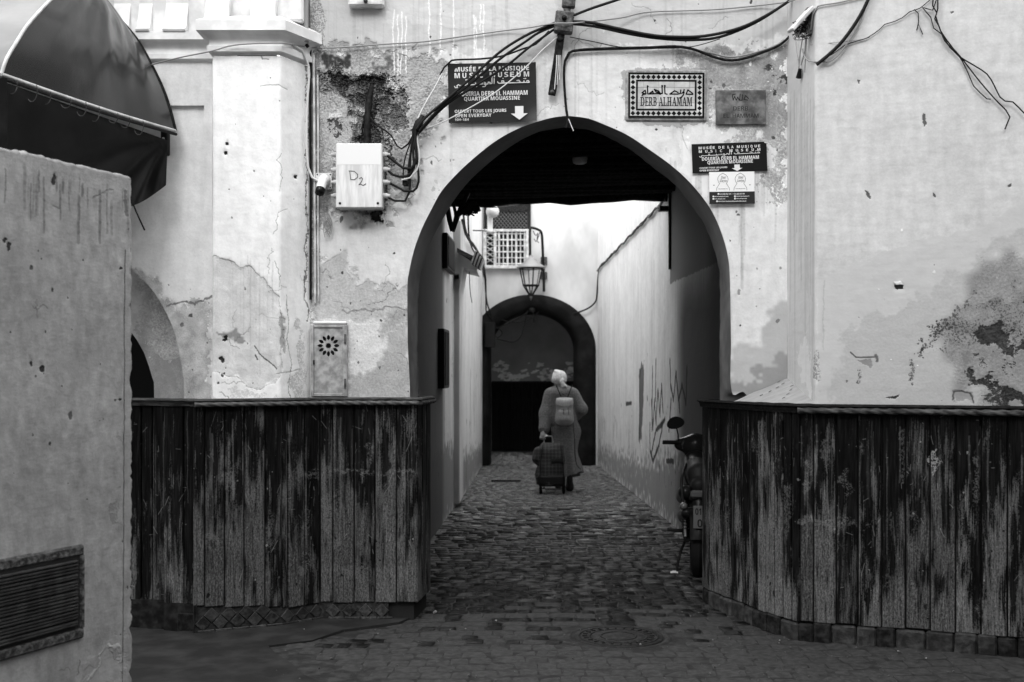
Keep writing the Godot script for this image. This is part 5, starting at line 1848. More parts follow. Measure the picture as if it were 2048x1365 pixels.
# ---------------------------------------------------------------- canopy
func awning() -> void:
	var A := []
	for q in [[2, 148, 5.85], [12, 118, 5.87], [30, 88, 5.92], [52, 53, 6.0], [76, 25, 6.1], [100, 0, 6.25], [135, -30, 6.5], [168, -58, 6.9], [190, -76, 7.2]]: A.append(at(q[0], q[1], q[2]))
	var C := []
	for q in [[351, 262, 7.30], [341, 222, 7.30], [326, 178, 7.30], [303, 130, 7.30], [276, 82, 7.30], [243, 42, 7.30], [205, 0, 7.30], [195, -40, 7.30], [190, -78, 7.30]]: C.append(at(q[0], q[1], q[2]))
	var a := curve(A, 0.04)
	var c := curve(C, 0.04)
	var n := 40
	var ra := _even(a, n)
	var rc := _even(c, n)
	var o := thing("canopy", "black fabric street canopy with white piping on the white recessed wall", "awning")
	var s := Shape.new()
	s.smooth(true)
	var noise := FastNoiseLite.new()
	noise.seed = 3
	noise.frequency = 1.0
	var g := []
	for r in n:
		var t := 1.0 - r / (n - 1.0)
		var row := []
		for k in 41:
			var f := k / 40.0
			var q: Vector3 = (ra[n - 1 - r] as Vector3).lerp(rc[n - 1 - r], f)
			var away := (Vector3(0.8, 0.15, 0.6)).normalized()
			var w := sin(PI * f) * sin(PI * clampf(1.0 - t, 0.0, 1.0))
			q += away * (w * 0.05 + w * 0.02 * noise.get_noise_2d(f * 5.0, t * 1.6) + w * 0.03 * pow(absf(sin(f * 9.0 + t * 1.2)), 6.0) * (1.0 - f * 0.6) + 0.006 * sin(f * 31.0 + t * 3.0) * t)
			row.append(q)
		g.append(row)
	s.rows(g)
	var cloth := grain(0.1, 0.13, 0.25, 0.24, 0.12, Vector3(1, 0.5, 1), 161)
	cloth.metallic_specular = 0.6
	part("end_panel", s, cloth, o)
	s = Shape.new()
	s.smooth(true)
	g = []
	for r in n:
		var row := []
		for k in 25:
			var f := k / 24.0
			var q: Vector3 = ra[n - 1 - r]
			var t := 1.0 - r / (n - 1.0)
			row.append(q + Vector3(-2.2 + 2.2 * f, 0.0, 0.0) + Vector3(0, -0.02, 0.01) * sin(f * PI * 6.0 + t * 7.0) * (1.0 - t))
		g.append(row)
	s.rows(g)
	part("front_panel", s, grain(0.42, 0.5, 0.4, 0.3, 0.1, Vector3(1, 3, 1), 163), o)
	s = Shape.new()
	s.smooth(true)
	g = []
	for r in 9:
		var row := []
		for k in 30: row.append((A[0] as Vector3) + Vector3(-2.2 + 2.23 * k / 29.0, -0.02 - 0.14 * r, 0.0) + Vector3(0, 0, 1) * 0.015 * sin(k * 1.1) * r / 8.0)
		g.append(row)
	s.rows(g)
	part("front_valance", s, grain(0.06, 0.09, 0.3, 0.45, 0.1, Vector3.ONE, 166), o)
	s = Shape.new()
	s.tube(ra, 0.009, 6)
	part("piping", s, M.dim_white, o)
	var B := []
	for k in 25: B.append((A[0] as Vector3).lerp(C[0], k / 24.0) + Vector3(0, -0.018 * sin(PI * k / 24.0) * 0.6, 0))
	s = Shape.new()
	s.tube(B, 0.009, 6)
	part("piping", s, M.dim_white, o)
	s = Shape.new()
	s.tube(B.map(func(q): return q + Vector3(0, -0.02, -0.01)), 0.010, 6)
	part("rib", s, M.black, o)
	s = Shape.new()
	s.tube(rc, 0.010, 6)
	part("wall_hoop", s, M.dark_iron, o)
	# curtain rings left on the rib
	for k in 9:
		var f: float = 0.06 + 0.088 * k
		var q: Vector3 = (A[0] as Vector3).lerp(C[0], f)
		s = Shape.new()
		var pts := []
		for j in 8:
			var t := PI * (0.15 + 1.0 * j / 7.0)
			pts.append(q + Vector3(-cos(t) * 0.03 + 0.012 * sin(k * 2.3), -0.04 - sin(t) * (0.05 + 0.012 * sin(k * 1.7)), 0.03))
		s.tube(pts, 0.0022, 5)
		part("ring", s, M.iron, o)
	s = Shape.new()
	var br := recess.hit(333, 288)
	s.box(recess.pt(br.x, br.y, 0.03), Vector3(0.045, 0.16, 0.06), 0.006)
	var bk := part("wall_bracket", s, M.black, o)
	for py in [281, 304]:
		s = Shape.new()
		s.lathe([Vector2(0.0, 0.004), Vector2(0.008, 0.003), Vector2(0.009, 0.0)], recess.on(332, py, 0.061), Vector3(0, 0, 1), 8)
		part("bolt", s, M.steel, bk)
	# the tarpaulin under it
	s = Shape.new()
	s.smooth(true)
	g = []
	var nr := 26
	var nc := 60
	for r in nr:
		var v := r / (nr - 1.0)
		var row := []
		for k in nc:
			var f := k / (nc - 1.0)
			var top := (A[0] as Vector3).lerp(at(332, 268, 7.26), f) + Vector3(0, -0.035, -0.03)
			var low := at(lerpf(20, 329, f), lerpf(500, 372, pow(f, 1.0)) + 14.0 * sin(PI * pow(f, 3.0)), lerpf(5.95, 7.24, f))
			var q := top.lerp(low, v)
			# folds that fan out from the upper corner by the bracket
			var d := Vector2((1.0 - f) * 1.4, v * 0.55)
			var ang := atan2(d.y, d.x + 0.001)
			q += Vector3(0.5, 0, 0.86) * (0.03 * sin(ang * 13.0) * minf(d.length() * 2.0, 1.0) + 0.012 * sin(ang * 29.0 + 1.0) * minf(d.length(), 1.0))
			row.append(q)
		g.append(row)
	s.rows(g)
	var tarp := part("tarpaulin", s, grain(0.05, 0.075, 0.3, 0.5, 0.1, Vector3.ONE, 165))
	tag(tarp, "black tarpaulin curtain hanging in folds under the canopy", "tarpaulin")
	# a stray stalk of wire by the wall
	var st := Shape.new()
	st.tube([at(262, 398, 5.4), at(272, 424, 5.42), at(289, 461, 5.45)], 0.004, 5)
	tag(part("stick", st, M.dark_iron), "thin dark stick poking out behind the near wall", "stick")

func _even(pts: Array, n: int) -> Array:
	var l := [0.0]
	for i in range(1, pts.size()): l.append(l[i - 1] + (pts[i] as Vector3).distance_to(pts[i - 1]))
	var out := []
	var j := 0
	for k in n:
		var want: float = l[l.size() - 1] * k / (n - 1)
		while j < pts.size() - 2 and l[j + 1] < want: j += 1
		out.append((pts[j] as Vector3).lerp(pts[j + 1], clampf((want - l[j]) / maxf(l[j + 1] - l[j], 1e-6), 0.0, 1.0)))
	return out

# ---------------------------------------------------------------- signs
# «museum of music» in Arabic letters: strokes in a box one unit wide and 0.11 high
func arabic_museum(s: Shape, xf: Transform3D, w: float, h: float, pw: float) -> void:
	var L := [[[0.995, 0.45], [0.985, 0.62], [0.965, 0.62], [0.96, 0.42], [0.995, 0.42]], [[0.965, 0.42], [0.93, 0.42], [0.925, 0.62], [0.92, 0.42], [0.88, 0.42]], [[0.925, 0.85], [0.93, 0.88]], [[0.945, 0.86], [0.95, 0.89]], [[0.83, 0.66], [0.86, 0.68], [0.875, 0.5], [0.83, 0.42]], [[0.88, 0.42], [0.63, 0.40]], [[0.66, 0.42], [0.655, 0.66], [0.63, 0.66], [0.63, 0.48], [0.66, 0.42]], [[0.645, 0.92], [0.65, 0.95]], [[0.63, 0.40], [0.595, 0.38], [0.575, 0.5], [0.575, 0.6]],
		[[0.53, 0.95], [0.527, 0.36]], [[0.50, 1.0], [0.50, 0.4], [0.47, 0.36]], [[0.47, 0.36], [0.475, 0.52], [0.45, 0.55], [0.445, 0.34], [0.41, 0.34]], [[0.41, 0.34], [0.415, 0.5], [0.395, 0.52], [0.395, 0.34], [0.42, 0.28]], [[0.42, 0.3], [0.405, 0.05], [0.375, 0.05]], [[0.375, 0.34], [0.37, 0.5], [0.365, 0.34], [0.352, 0.34], [0.35, 0.48], [0.345, 0.33], [0.33, 0.33], [0.325, 0.46], [0.32, 0.32]], [[0.32, 0.32], [0.17, 0.28]], [[0.285, 0.34], [0.28, 0.5]], [[0.275, 0.06], [0.282, 0.09]], [[0.29, 0.07], [0.297, 0.1]], [[0.17, 0.28], [0.17, 0.55], [0.15, 0.55], [0.15, 0.32], [0.17, 0.27]], [[0.15, 0.85], [0.157, 0.88]], [[0.168, 0.86], [0.175, 0.89]], [[0.17, 0.27], [0.07, 0.24], [0.05, 0.34], [0.03, 0.2], [0.04, 0.02], [0.01, 0.0], [0.0, 0.16]]]
	for st in L:
		var p := []
		for q in st: p.append(Vector2((q[0] - 0.5) * w, (q[1] - 0.5) * h))
		pen(s, xf, p, pw, 0.0016)

func arrow(s: Shape, xf: Transform3D, w: float, h: float) -> void:
	s.prism(PackedVector2Array([Vector2(-0.25 * w, h * 0.5), Vector2(0.25 * w, h * 0.5), Vector2(0.25 * w, -0.04 * h), Vector2(0.5 * w, -0.04 * h), Vector2(0, -0.5 * h), Vector2(-0.5 * w, -0.04 * h), Vector2(-0.25 * w, -0.04 * h)]), xf, 0.0, 0.0016)

func signs() -> void:
	var ink := grey(0.66, 0.6)
	# ---- the large museum sign
	var k := 1.0 / 9.416 / 309.5
	var o := thing("museum_sign", "large black museum sign with white French and Arabic lettering and an arrow, above the arch", "sign", front.on(984.5, 188, 0.03))
	o.basis = Basis(Vector3(0, 0, 1), 0.018) * Basis(Vector3.UP, -0.02)
	var plate := PackedVector2Array([Vector2(-0.282, -0.19), Vector2(0.215, -0.19), Vector2(0.28, -0.15), Vector2(0.287, 0.185), Vector2(0.281, 0.193), Vector2(-0.27, 0.193), Vector2(-0.282, 0.183)])
	var s := Shape.new()
	# a thin enamelled sheet, its corner bent forward a little
	var g := []
	for r in 13:
		var row := []
		for c in 19:
			var x := -0.283 + 0.568 * c / 18.0
			var y := 0.192 - 0.382 * r / 12.0
			var bend := 0.02 * pow(maxf(0.0, (x - y - 0.33) / 0.14), 2.0) + 0.012 * pow(maxf(0.0, (-x + y - 0.34) / 0.13), 2.0)
			row.append(Vector3(x, y, bend - 0.003 * sin(x * 9.0)))
		g.append(row)
	s.smooth(true)
	s.rows(g)
	s.smooth(false)
	var enamel := grey(0.014, 0.28)
	enamel.metallic_specular = 0.4
	part("plate", s, enamel, o)
	var T := func(zx: float, zy: float, out := 0.004) -> Transform3D: return Transform3D(Basis(), Vector3((zx - 890.0) * k, -(zy - 735.0) * k, out))
	var R := func(x0: float, x1: float, y0: float, y1: float, t: String, out := 0.004): text(t, ink, o, T.call((x0 + x1) * 0.5, (y0 + y1) * 0.5, out), (x1 - x0) * k, (y1 - y0) * k)
	R.call(195, 1590, 218, 345, "MUSÉE DE LA MUSIQUE")
	var word := "MUSIC  MUSEUM"
	var xs := [240, 375, 505, 592, 688, 0, 0, 900, 1045, 1160, 1270, 1395, 1540]
	for i in word.length():
		if word[i] != " ":
			var wd := 100.0 if word[i] == "M" else (26.0 if word[i] == "I" else 74.0)
			R.call(xs[i] - wd * 0.5, xs[i] + wd * 0.5, 352, 448, word[i])
	s = Shape.new()
	arabic_museum(s, T.call(892, 545), 1410 * k, 165 * k, 17 * k)
	part("arabic_lettering", s, ink, o)
	R.call(245, 1555, 705, 788, "DOUIRIA DERB EL HAMMAM")
	R.call(362, 1410, 805, 892, "QUARTIER MOUASSINE")
	R.call(182, 1150, 1042, 1118, "OUVERT TOUS LES JOURS")
	R.call(182, 870, 1122, 1184, "OPEN EVERYDAY")
	R.call(182, 440, 1205, 1250, "10H–18H")
	s = Shape.new()
	arrow(s, T.call(1393, 1128, 0.006), 315 * k, 255 * k)
	part("arrow", s, ink, o)
	for q in [[110, 220], [1692, 190], [1700, 1170], [110, 1290]]:
		s = Shape.new()
		s.lathe([Vector2(0.0, 0.003), Vector2(0.004, 0.002), Vector2(0.005, 0.0)], (T.call(q[0], q[1], 0.004) as Transform3D).origin, Vector3(0, 0, 1), 8)
		part("screw", s, M.iron, o)
	# ---- the small museum sign
	k = 1.0 / 9.41 / 309.5
	o = thing("museum_sign", "small black museum sign with spaced white lettering, above the white guesthouse plate", "sign", front.on(1459, 316, 0.016))
	o.basis = Basis(Vector3(0, 0, 1), 0.036)
	s = Shape.new()
	s.prism(PackedVector2Array([Vector2(-0.243, -0.094), Vector2(0.240, -0.094), Vector2(0.240, 0.083), Vector2(0.226, 0.086), Vector2(0.226, 0.094), Vector2(-0.243, 0.094)]), Transform3D(), -0.006, 0.0)
	part("plate", s, grey(0.008, 0.4), o)
	var T2 := func(zx: float, zy: float) -> Transform3D: return Transform3D(Basis(), Vector3((zx - 840.0) * k, -(zy - 433.0 + (zx - 840.0) * 0.036) * k, 0.001))
	var R2 := func(x0: float, x1: float, y0: float, y1: float, t: String): text(t, ink, o, T2.call((x0 + x1) * 0.5, (y0 + y1) * 0.5), (x1 - x0) * k, (y1 - y0) * k)
	var lines := [["MUSÉE DE LA MUSIQUE", [288, 362, 425, 488, 545, 0, 655, 725, 0, 825, 895, 0, 1008, 1085, 1148, 1195, 1255, 1332, 1397], 232], ["MUSIC  MUSEUM", [290, 402, 500, 582, 680, 0, 0, 865, 978, 1075, 1170, 1275, 1390], 298]]
	for ln in lines:
		for i in (ln[0] as String).length():
			var ch: String = ln[0][i]
			if ch == " ": continue
			var wd := 56.0 if ch == "M" else (14.0 if ch == "I" else 40.0)
			var up := 14.0 if ch == "É" else 0.0
			R2.call(ln[1][i] - wd * 0.5, ln[1][i] + wd * 0.5, ln[2] - 24 - up - (ln[1][i] - 840.0) * 0.036 + 6, ln[2] + 24 - (ln[1][i] - 840.0) * 0.036 + 6 + (10.0 if ch == "Q" else 0.0), ch)
	s = Shape.new()
	arabic_museum(s, T2.call(840, 362), 1140 * k, 95 * k, 10 * k)
	part("arabic_lettering", s, ink, o)
	R2.call(316, 1386, 412, 478, "DOUIRIA DERB EL HAMMAM")
	R2.call(416, 1270, 485, 560, "QUARTIER MOUASSINE")
	R2.call(264, 784, 612, 648, "OUVERT TOUS LES JOURS")
	R2.call(264, 634, 660, 692, "OPEN EVERYDAY")
	s = Shape.new()
	arrow(s, T2.call(970, 628), 200 * k, 122 * k)
	part("arrow", s, ink, o)
	# ---- the guesthouse plate under it
	o = thing("guesthouse_sign", "white plate with two drawn keyhole arches, hung below the small museum sign", "sign", front.on(1463, 377, 0.02))
	o.basis = Basis(Vector3(0, 0, 1), 0.012)
	s = Shape.new()
	s.box(Vector3(0, 0.0, 0), Vector3(0.292, 0.206, 0.006), 0.001)
	part("plate", s, M.white, o)
	s = Shape.new()
	s.box(Vector3(0, -0.064, 0.0024), Vector3(0.2925, 0.0785, 0.0045), 0.0005)
	part("address_strip", s, grey(0.025, 0.4), o)
	var line := grey(0.1, 0.6)
	for e in [-1.0, 1.0]:
		var x := -0.058 if e < 0 else 0.054
		s = Shape.new()
		var pts := []
		for q in [[-42, -62], [-40, -45], [-22, -17], [-30, -5], [-34, 12], [-30, 26], [-20, 38], [0, 50], [20, 38], [30, 26], [34, 12], [30, -5], [22, -17], [40, -45], [42, -62]]: pts.append(Vector2(x + q[0] * 0.001, 0.045 + q[1] * 0.001))
		pen(s, Transform3D(Basis(), Vector3(0, 0, 0.003)), pts, 0.0022, 0.001)
		part("keyhole_outline", s, line, o)
		var f := Transform3D(Basis(Vector3(1, 0, 0), Vector3(0.25, 1, 0), Vector3(0, 0, 1)), Vector3.ZERO)
		text("Dar" if e < 0 else "Riad", line, o, Transform3D(f.basis, Vector3(x + 0.004, 0.068, 0.0035)), 0.032, 0.016, "Droid Serif", 400)
		text("Zaya" if e < 0 else "Leriya", line, o, Transform3D(f.basis, Vector3(x + 0.002, 0.044, 0.0035)), 0.044, 0.02, "Droid Serif", 400)
		text("www.darzaya.com" if e < 0 else "www.leriya.com", line, o, Transform3D(Basis(), Vector3(x, -0.006, 0.0035)), 0.062, 0.006, "Droid Sans", 400)
	var tiny := [["+212 600 352 121  /  +212 660 350 700", 0.0, -0.040, 0.16], ["riad.leriya@gmail.com", -0.072, -0.056, 0.095], ["riad.leriya@yahoo.fr", 0.068, -0.056, 0.085], ["www.darzaya.com", -0.08, -0.071, 0.07], ["www.leriya.com", 0.06, -0.071, 0.068], ["60, 61 Derb Hammam Mouassine Marrakech", 0.0, -0.087, 0.18]]
	for q in tiny: text(q[0], ink, o, Transform3D(Basis(), Vector3(q[1], q[2], 0.006)), q[3], 0.009)
	for q in [[-0.121, -0.056], [0.018, -0.056], [-0.121, -0.071], [0.018, -0.071], [-0.088, -0.04], [-0.098, -0.087]]:
		s = Shape.new()
		s.lathe([Vector2(0.0, 0.001), Vector2(0.0062, 0.001), Vector2(0.0062, 0.0)], Vector3(q[0], q[1], 0.005), Vector3(0, 0, 1), 10)
		part("dot", s, ink, o)
	for x in [-0.116, 0.116]:
		s = Shape.new()
		s.lathe([Vector2(0.0, 0.002), Vector2(0.003, 0.0015), Vector2(0.0035, 0.0)], Vector3(x, 0.018, 0.003), Vector3(0, 0, 1), 8)
		part("screw", s, M.dark_iron, o)
	# ---- the glazed street-name tiles
	k = 1.0 / 11.378 / 309.5
	o = thing("street_name_tiles", "glazed tile street sign with a diamond border and Arabic and Latin lettering, above the arch", "sign", front.on(1332, 192, 0.012))
	o.basis = Basis(Vector3(0, 0, 1), -0.004)
	s = Shape.new()
	s.box(Vector3(0, 0, -0.012), Vector3(0.525, 0.335, 0.03), 0.01)
	part("mortar_bed", s, grain(0.5, 0.66, 0.05, 0.9, 0.4, Vector3.ONE, 171), o)
	var xg := [-870.0, -515.0, -170.0, 180.0, 522.0, 870.0]
	var yg := [520.0, 175.0, -175.0, -520.0]
	var glaze := []
	for j in 3:
		var gm := grain(0.70 - 0.03 * j, 0.80 - 0.03 * j, 0.12, 0.22, 0.02, Vector3.ONE, 173 + j)
		gm.metallic_specular = 0.5
		glaze.append(gm)
	for i in 5:
		for j in 3:
			s = Shape.new()
			s.box(Vector3((xg[i] + xg[i + 1]) * 0.5 * k, (yg[j] + yg[j + 1]) * 0.5 * k, 0.003), Vector3((xg[i + 1] - xg[i]) * k - 0.0016, (yg[j] - yg[j + 1]) * k - 0.0016, 0.01), 0.0012)
			part("tile", s, glaze[(i * 2 + j * 5) % 3], o)
	var black_glaze := grey(0.006, 0.25)
	var Q := func(px: float, py: float) -> Vector2: return Vector2(px * k, py * k)
	s = Shape.new()
	var top := Transform3D(Basis(), Vector3(0, 0, 0.008))
	for f in [[865.0, 515.0, 45.0], [688.0, 350.0, 42.0]]:
		for e in [1.0, -1.0]:
			s.prism(PackedVector2Array([Q.call(-f[0], e * f[1]), Q.call(f[0], e * f[1]), Q.call(f[0], e * (f[1] - f[2])), Q.call(-f[0], e * (f[1] - f[2]))]), top, 0.0, 0.0008)
			s.prism(PackedVector2Array([Q.call(e * f[0], -f[1] + f[2] + 1.0), Q.call(e * f[0], f[1] - f[2] - 1.0), Q.call(e * (f[0] - f[2]), f[1] - f[2] - 1.0), Q.call(e * (f[0] - f[2]), -f[1] + f[2] + 1.0)]), top, 0.0, 0.0008)
	part("painted_frame", s, black_glaze, o)
	var dia := func(cx: float, cy: float):
		var d := Shape.new()
		d.prism(PackedVector2Array([Q.call(cx - 55, cy), Q.call(cx, cy + 55), Q.call(cx + 55, cy), Q.call(cx, cy - 55)]), top, 0.0, 0.0008)
		part("painted_diamond", d, black_glaze, o)
	for i in 14:
		for e in [1.0, -1.0]: dia.call(-757.0 + i * 116.5, e * 412.0)
	for i in 6:
		for e in [1.0, -1.0]: dia.call(e * 757.0, -294.0 + i * 117.6)
	text("DERB ALHAMAM", black_glaze, o, Transform3D(Basis(), Vector3(0.0, -145 * k, 0.0085)), 1180 * k, 200 * k, "Droid Serif", 700)
	s = Shape.new()
	for st in [[[585, 40], [430, 45], [470, 140], [500, 120], [580, 60]], [[330, 60], [375, 100], [385, 150]], [[385, 90], [370, 30], [330, -20], [280, -45]], [[60, 45], [240, 45], [300, 60], [310, 140]], [[60, 45], [170, 120], [250, 80]], [[0, 40], [-50, 55], [-60, 240]], [[-60, 240], [-40, 225]], [[-120, 240], [-110, 60], [-420, 45]], [[-120, 240], [-100, 225]], [[-210, 60], [-150, 40], [-190, 110], [-290, 150], [-250, 90], [-170, 80]], [[-310, 50], [-330, 110], [-400, 60], [-340, 90]], [[-440, 45], [-450, 230]], [[-450, 230], [-430, 215]], [[-480, 50], [-500, 130], [-570, 70], [-490, 45], [-560, 30], [-570, 0]]]:
		var p := []
		for q in st: p.append(Q.call(q[0] + 20.0, q[1] - 20.0))
		pen(s, top, p, 30 * k, 0.0008)
	part("arabic_lettering", s, black_glaze, o)
	# ---- the old engraved plaque
	o = thing("engraved_plaque", "tarnished metal street-name plaque with faint engraved letters, beside the street-name tiles", "sign", front.on(1481, 216, 0.014))
	o.basis = Basis(Vector3(0, 0, 1), 0.008)
	s = Shape.new()
	s.box(Vector3.ZERO, Vector3(0.325, 0.222, 0.012), 0.003)
	part("plate", s, grain(0.30, 0.48, 0.12, 0.45, 0.08, Vector3.ONE, 177, 0.35), o)
	var eng := grey(0.012, 0.7)
	text("DERB", eng, o, Transform3D(Basis(), Vector3(-0.002, -0.008, 0.006)), 0.095, 0.026, "Droid Sans", 400)
	text("EL  HAMMAM", eng, o, Transform3D(Basis(), Vector3(0.0, -0.055, 0.006)), 0.225, 0.026, "Droid Sans", 400)
	s = Shape.new()
	for st in [[[0.05, 0.055], [0.03, 0.075], [0.02, 0.05], [0.045, 0.045]], [[0.01, 0.08], [0.008, 0.045], [-0.01, 0.045]], [[-0.004, 0.085], [-0.008, 0.05]], [[-0.01, 0.045], [-0.02, 0.065], [-0.03, 0.045], [-0.04, 0.07], [-0.05, 0.045]], [[-0.05, 0.045], [-0.055, 0.08], [-0.035, 0.085]]]:
		var p := []
		for q in st: p.append(Vector2(q[0], q[1]))
		pen(s, Transform3D(Basis(), Vector3(0, 0, 0.006)), p, 0.005, 0.0008)
	part("arabic_lettering", s, eng, o)

# ---------------------------------------------------------------- boxes and fittings on the wall
func boxes() -> void:
	# cable distribution box
	var k := 7.22 / F
	var o := thing("distribution_box", "white cable distribution box hand-marked D2, with black cables entering its side", "junction box", at(718.5, 352.5, 7.35) + Vector3(0, 0, 0.002))
	o.position = Vector3((718.5 - 1046.0) * k, 1.6 - (352.5 - 740.0) * k, -7.35)
	var s := Shape.new()
	s.box(Vector3(0, 0, 0.07), Vector3(0.29, 0.405, 0.12), 0.01)
	part("body", s, grain(0.6, 0.72, 0.12, 0.55, 0.05, Vector3.ONE, 181), o)
	s = Shape.new()
	s.box(Vector3(0, 0, 0.138), Vector3(0.294, 0.412, 0.02), 0.008)
	var lid := part("lid", s, grain(0.82, 0.9, 0.15, 0.45, 0.03, Vector3(3, 0.4, 1), 182), o)
	s = Shape.new()
	s.box(Vector3(0, 0.135, 0.1482), Vector3(0.28, 0.13, 0.001), 0.0)
	part("label", s, M.white, lid)
	s = Shape.new()
	var X := Transform3D(Basis(), Vector3(0, 0, 0.149))
	pen(s, X, [Vector2(-0.058, 0.026), Vector2(-0.052, -0.024), Vector2(-0.03, -0.026), Vector2(-0.008, -0.01), Vector2(-0.008, 0.008), Vector2(-0.03, 0.028), Vector2(-0.064, 0.03)], 0.004, 0.001)
	pen(s, X, [Vector2(0.002, -0.018), Vector2(0.016, -0.012), Vector2(0.024, -0.02), Vector2(0.018, -0.036), Vector2(0.0, -0.058), Vector2(0.008, -0.052), Vector2(0.026, -0.062), Vector2(0.044, -0.052)], 0.004, 0.001)
	part("handwriting", s, grey(0.05, 0.6), lid)
	for e in [[-0.12, -0.175], [0.12, -0.175]]:
		s = Shape.new()
		s.lathe([Vector2(0.0, 0.002), Vector2(0.008, 0.002), Vector2(0.008, 0.0)], Vector3(e[0], e[1], 0.148), Vector3(0, 0, 1), 10)
		part("lock", s, M.dark_iron, lid)
	var H := [0.146, 0.052, -0.03, -0.116]
	for i in 4:
		for e in [-1.0, 1.0]:
			s = Shape.new()
			s.lathe([Vector2(0.0, 0.045), Vector2(0.010, 0.044), Vector2(0.012, 0.03), Vector2(0.016, 0.028), Vector2(0.017, 0.0)], Vector3(e * 0.145, H[i], 0.075), Vector3(e, 0, 0), 10)
			part("gland", s, M.dim_white, o)
	# camera
	o = thing("security_camera", "small white security camera on a square base plate, beside the D2 box", "camera", at(648, 363, 7.33))
	s = Shape.new()
	s.box(Vector3(0, 0, 0.004), Vector3(0.105, 0.105, 0.016), 0.003)
	part("base_plate", s, M.dim_white, o)
	for q in [[-1, -1], [1, -1], [-1, 1], [1, 1]]:
		s = Shape.new()
		s.lathe([Vector2(0.0, 0.003), Vector2(0.004, 0.002), Vector2(0.005, 0.0)], Vector3(q[0] * 0.042, q[1] * 0.042, 0.012), Vector3(0, 0, 1), 8)
		part("screw", s, M.dark_iron, o)
	s = Shape.new()
	s.lathe([Vector2(0.0, 0.05), Vector2(0.02, 0.046), Vector2(0.034, 0.03), Vector2(0.038, 0.012), Vector2(0.038, 0.0)], Vector3(0.004, 0.004, 0.012), Vector3(0, 0, 1), 18)
	part("ball_mount", s, M.white, o)
	var dir := Vector3(-0.12, -0.85, 0.5).normalized()
	s = Shape.new()
	s.lathe([Vector2(0.0, 0.10), Vector2(0.026, 0.10), Vector2(0.03, 0.09), Vector2(0.03, 0.0), Vector2(0.02, -0.01)], Vector3(0.0, 0.008, 0.035), dir, 18)
	part("camera_body", s, M.white, o)
	s = Shape.new()
	s.lathe([Vector2(0.0, 0.018), Vector2(0.024, 0.02), Vector2(0.03, 0.014), Vector2(0.0305, -0.02)], Vector3(0.0, 0.008, 0.035) + dir * 0.1, dir, 18)
	part("lens", s, grey(0.008, 0.15), o)
	# metal cupboard with a pierced star
	k = 7.3 / F
	o = thing("metal_cupboard", "grey sheet-metal cupboard with a pierced twelve-petal star in its door", "cabinet", Vector3((658 - 1046.0) * k, 1.6 - (722 - 740.0) * k, -7.35))
	var sheet_m := grain(0.58, 0.72, 0.1, 0.5, 0.05, Vector3.ONE, 185, 0.2)
	s = Shape.new()
	s.box(Vector3(-0.109, 0, 0.024), Vector3(0.02, 0.46, 0.055), 0.003)
	s.box(Vector3(0.1, 0, 0.024), Vector3(0.03, 0.46, 0.055), 0.003)
	s.box(Vector3(-0.005, 0.221, 0.0235), Vector3(0.188, 0.018, 0.053), 0.003)
	s.box(Vector3(-0.005, -0.219, 0.0235), Vector3(0.188, 0.02, 0.053), 0.003)
	part("frame", s, sheet_m, o)
	s = Shape.new()
	s.box(Vector3(-0.005, 0, 0.006), Vector3(0.18, 0.42, 0.01), 0.0)
	part("dark_inside", s, M.backing, o)
	var door := CSGBox3D.new()
	door.name = "door"
	door.size = Vector3(0.182, 0.416, 0.006)
	door.position = Vector3(-0.006, 0, 0.04)
	door.material = sheet_m
	var petal := PackedVector2Array()
	for q in [[0.026, 0.0], [0.036, 0.0085], [0.048, 0.007], [0.056, 0.0], [0.048, -0.007], [0.036, -0.0085]]: petal.append(Vector2(q[0], q[1]) * 1.28)
	for j in 13:
		var c := CSGPolygon3D.new()
		c.name = "petal_hole" if j < 12 else "star_hole"
		if j == 12:
			var st := PackedVector2Array()
			for m in 24: st.append(Vector2.from_angle(TAU * m / 24.0) * (0.022 if m % 2 else 0.015))
			c.polygon = st
		else:
			c.polygon = petal
			c.rotation.z = TAU * j / 12.0
		c.operation = CSGShape3D.OPERATION_SUBTRACTION
		c.depth = 0.1
		c.position = Vector3(0.0, 0.097, 0.05)
		door.add_child(c, true)
	o.add_child(door, true)
	for py in [0.14, -0.145]:
		s = Shape.new()
		s.lathe([Vector2(0.0, 0.06), Vector2(0.007, 0.06), Vector2(0.007, 0.0)], Vector3(0.104, py - 0.03, 0.055), Vector3.UP, 8)
		part("hinge", s, M.iron, o)
	s = Shape.new()
	s.box(Vector3(-0.098, -0.01, 0.052), Vector3(0.01, 0.03, 0.01), 0.002)
	part("latch", s, M.black, o)
	s = Shape.new()
	s.box(Vector3(0.0, 0.245, 0.012), Vector3(0.22, 0.022, 0.03), 0.009)
	part("mortar_bead", s, M.plaster, o)
	# the box cut by the top of the picture
	k = 7.3 / F
	o = thing("wall_box", "white plastic box high on the plaster, seen from below at the top edge", "box", Vector3((732 - 1046.0) * k, 1.6 - (-30 - 740.0) * k, -7.35))
	s = Shape.new()
	s.box(Vector3(0, 0, 0.035), Vector3(0.23, 0.28, 0.07), 0.012)
	part("body", s, M.dim_white, o)
	s = Shape.new()
	s.lathe([Vector2(0.0, 0.02), Vector2(0.012, 0.018), Vector2(0.014, 0.0)], Vector3(0, -0.11, 0.07), Vector3(0, 0, 1), 12)
	part("button", s, M.iron, o)
	# cast pipe in the broken hole
	s = Shape.new()
	s.tube(curve([front.on(742, 172, -0.04), front.on(737, 200, -0.02), front.on(735, 240, 0.0), front.on(734, 292, 0.012)]), 0.022, 12)
	tag(part("drain_pipe", s, M.dark_iron), "short dark pipe coming out of the broken hole above the D2 box", "pipe")
	# strap iron that holds the cables, its clamp and its bolts
	k = 7.28 / F
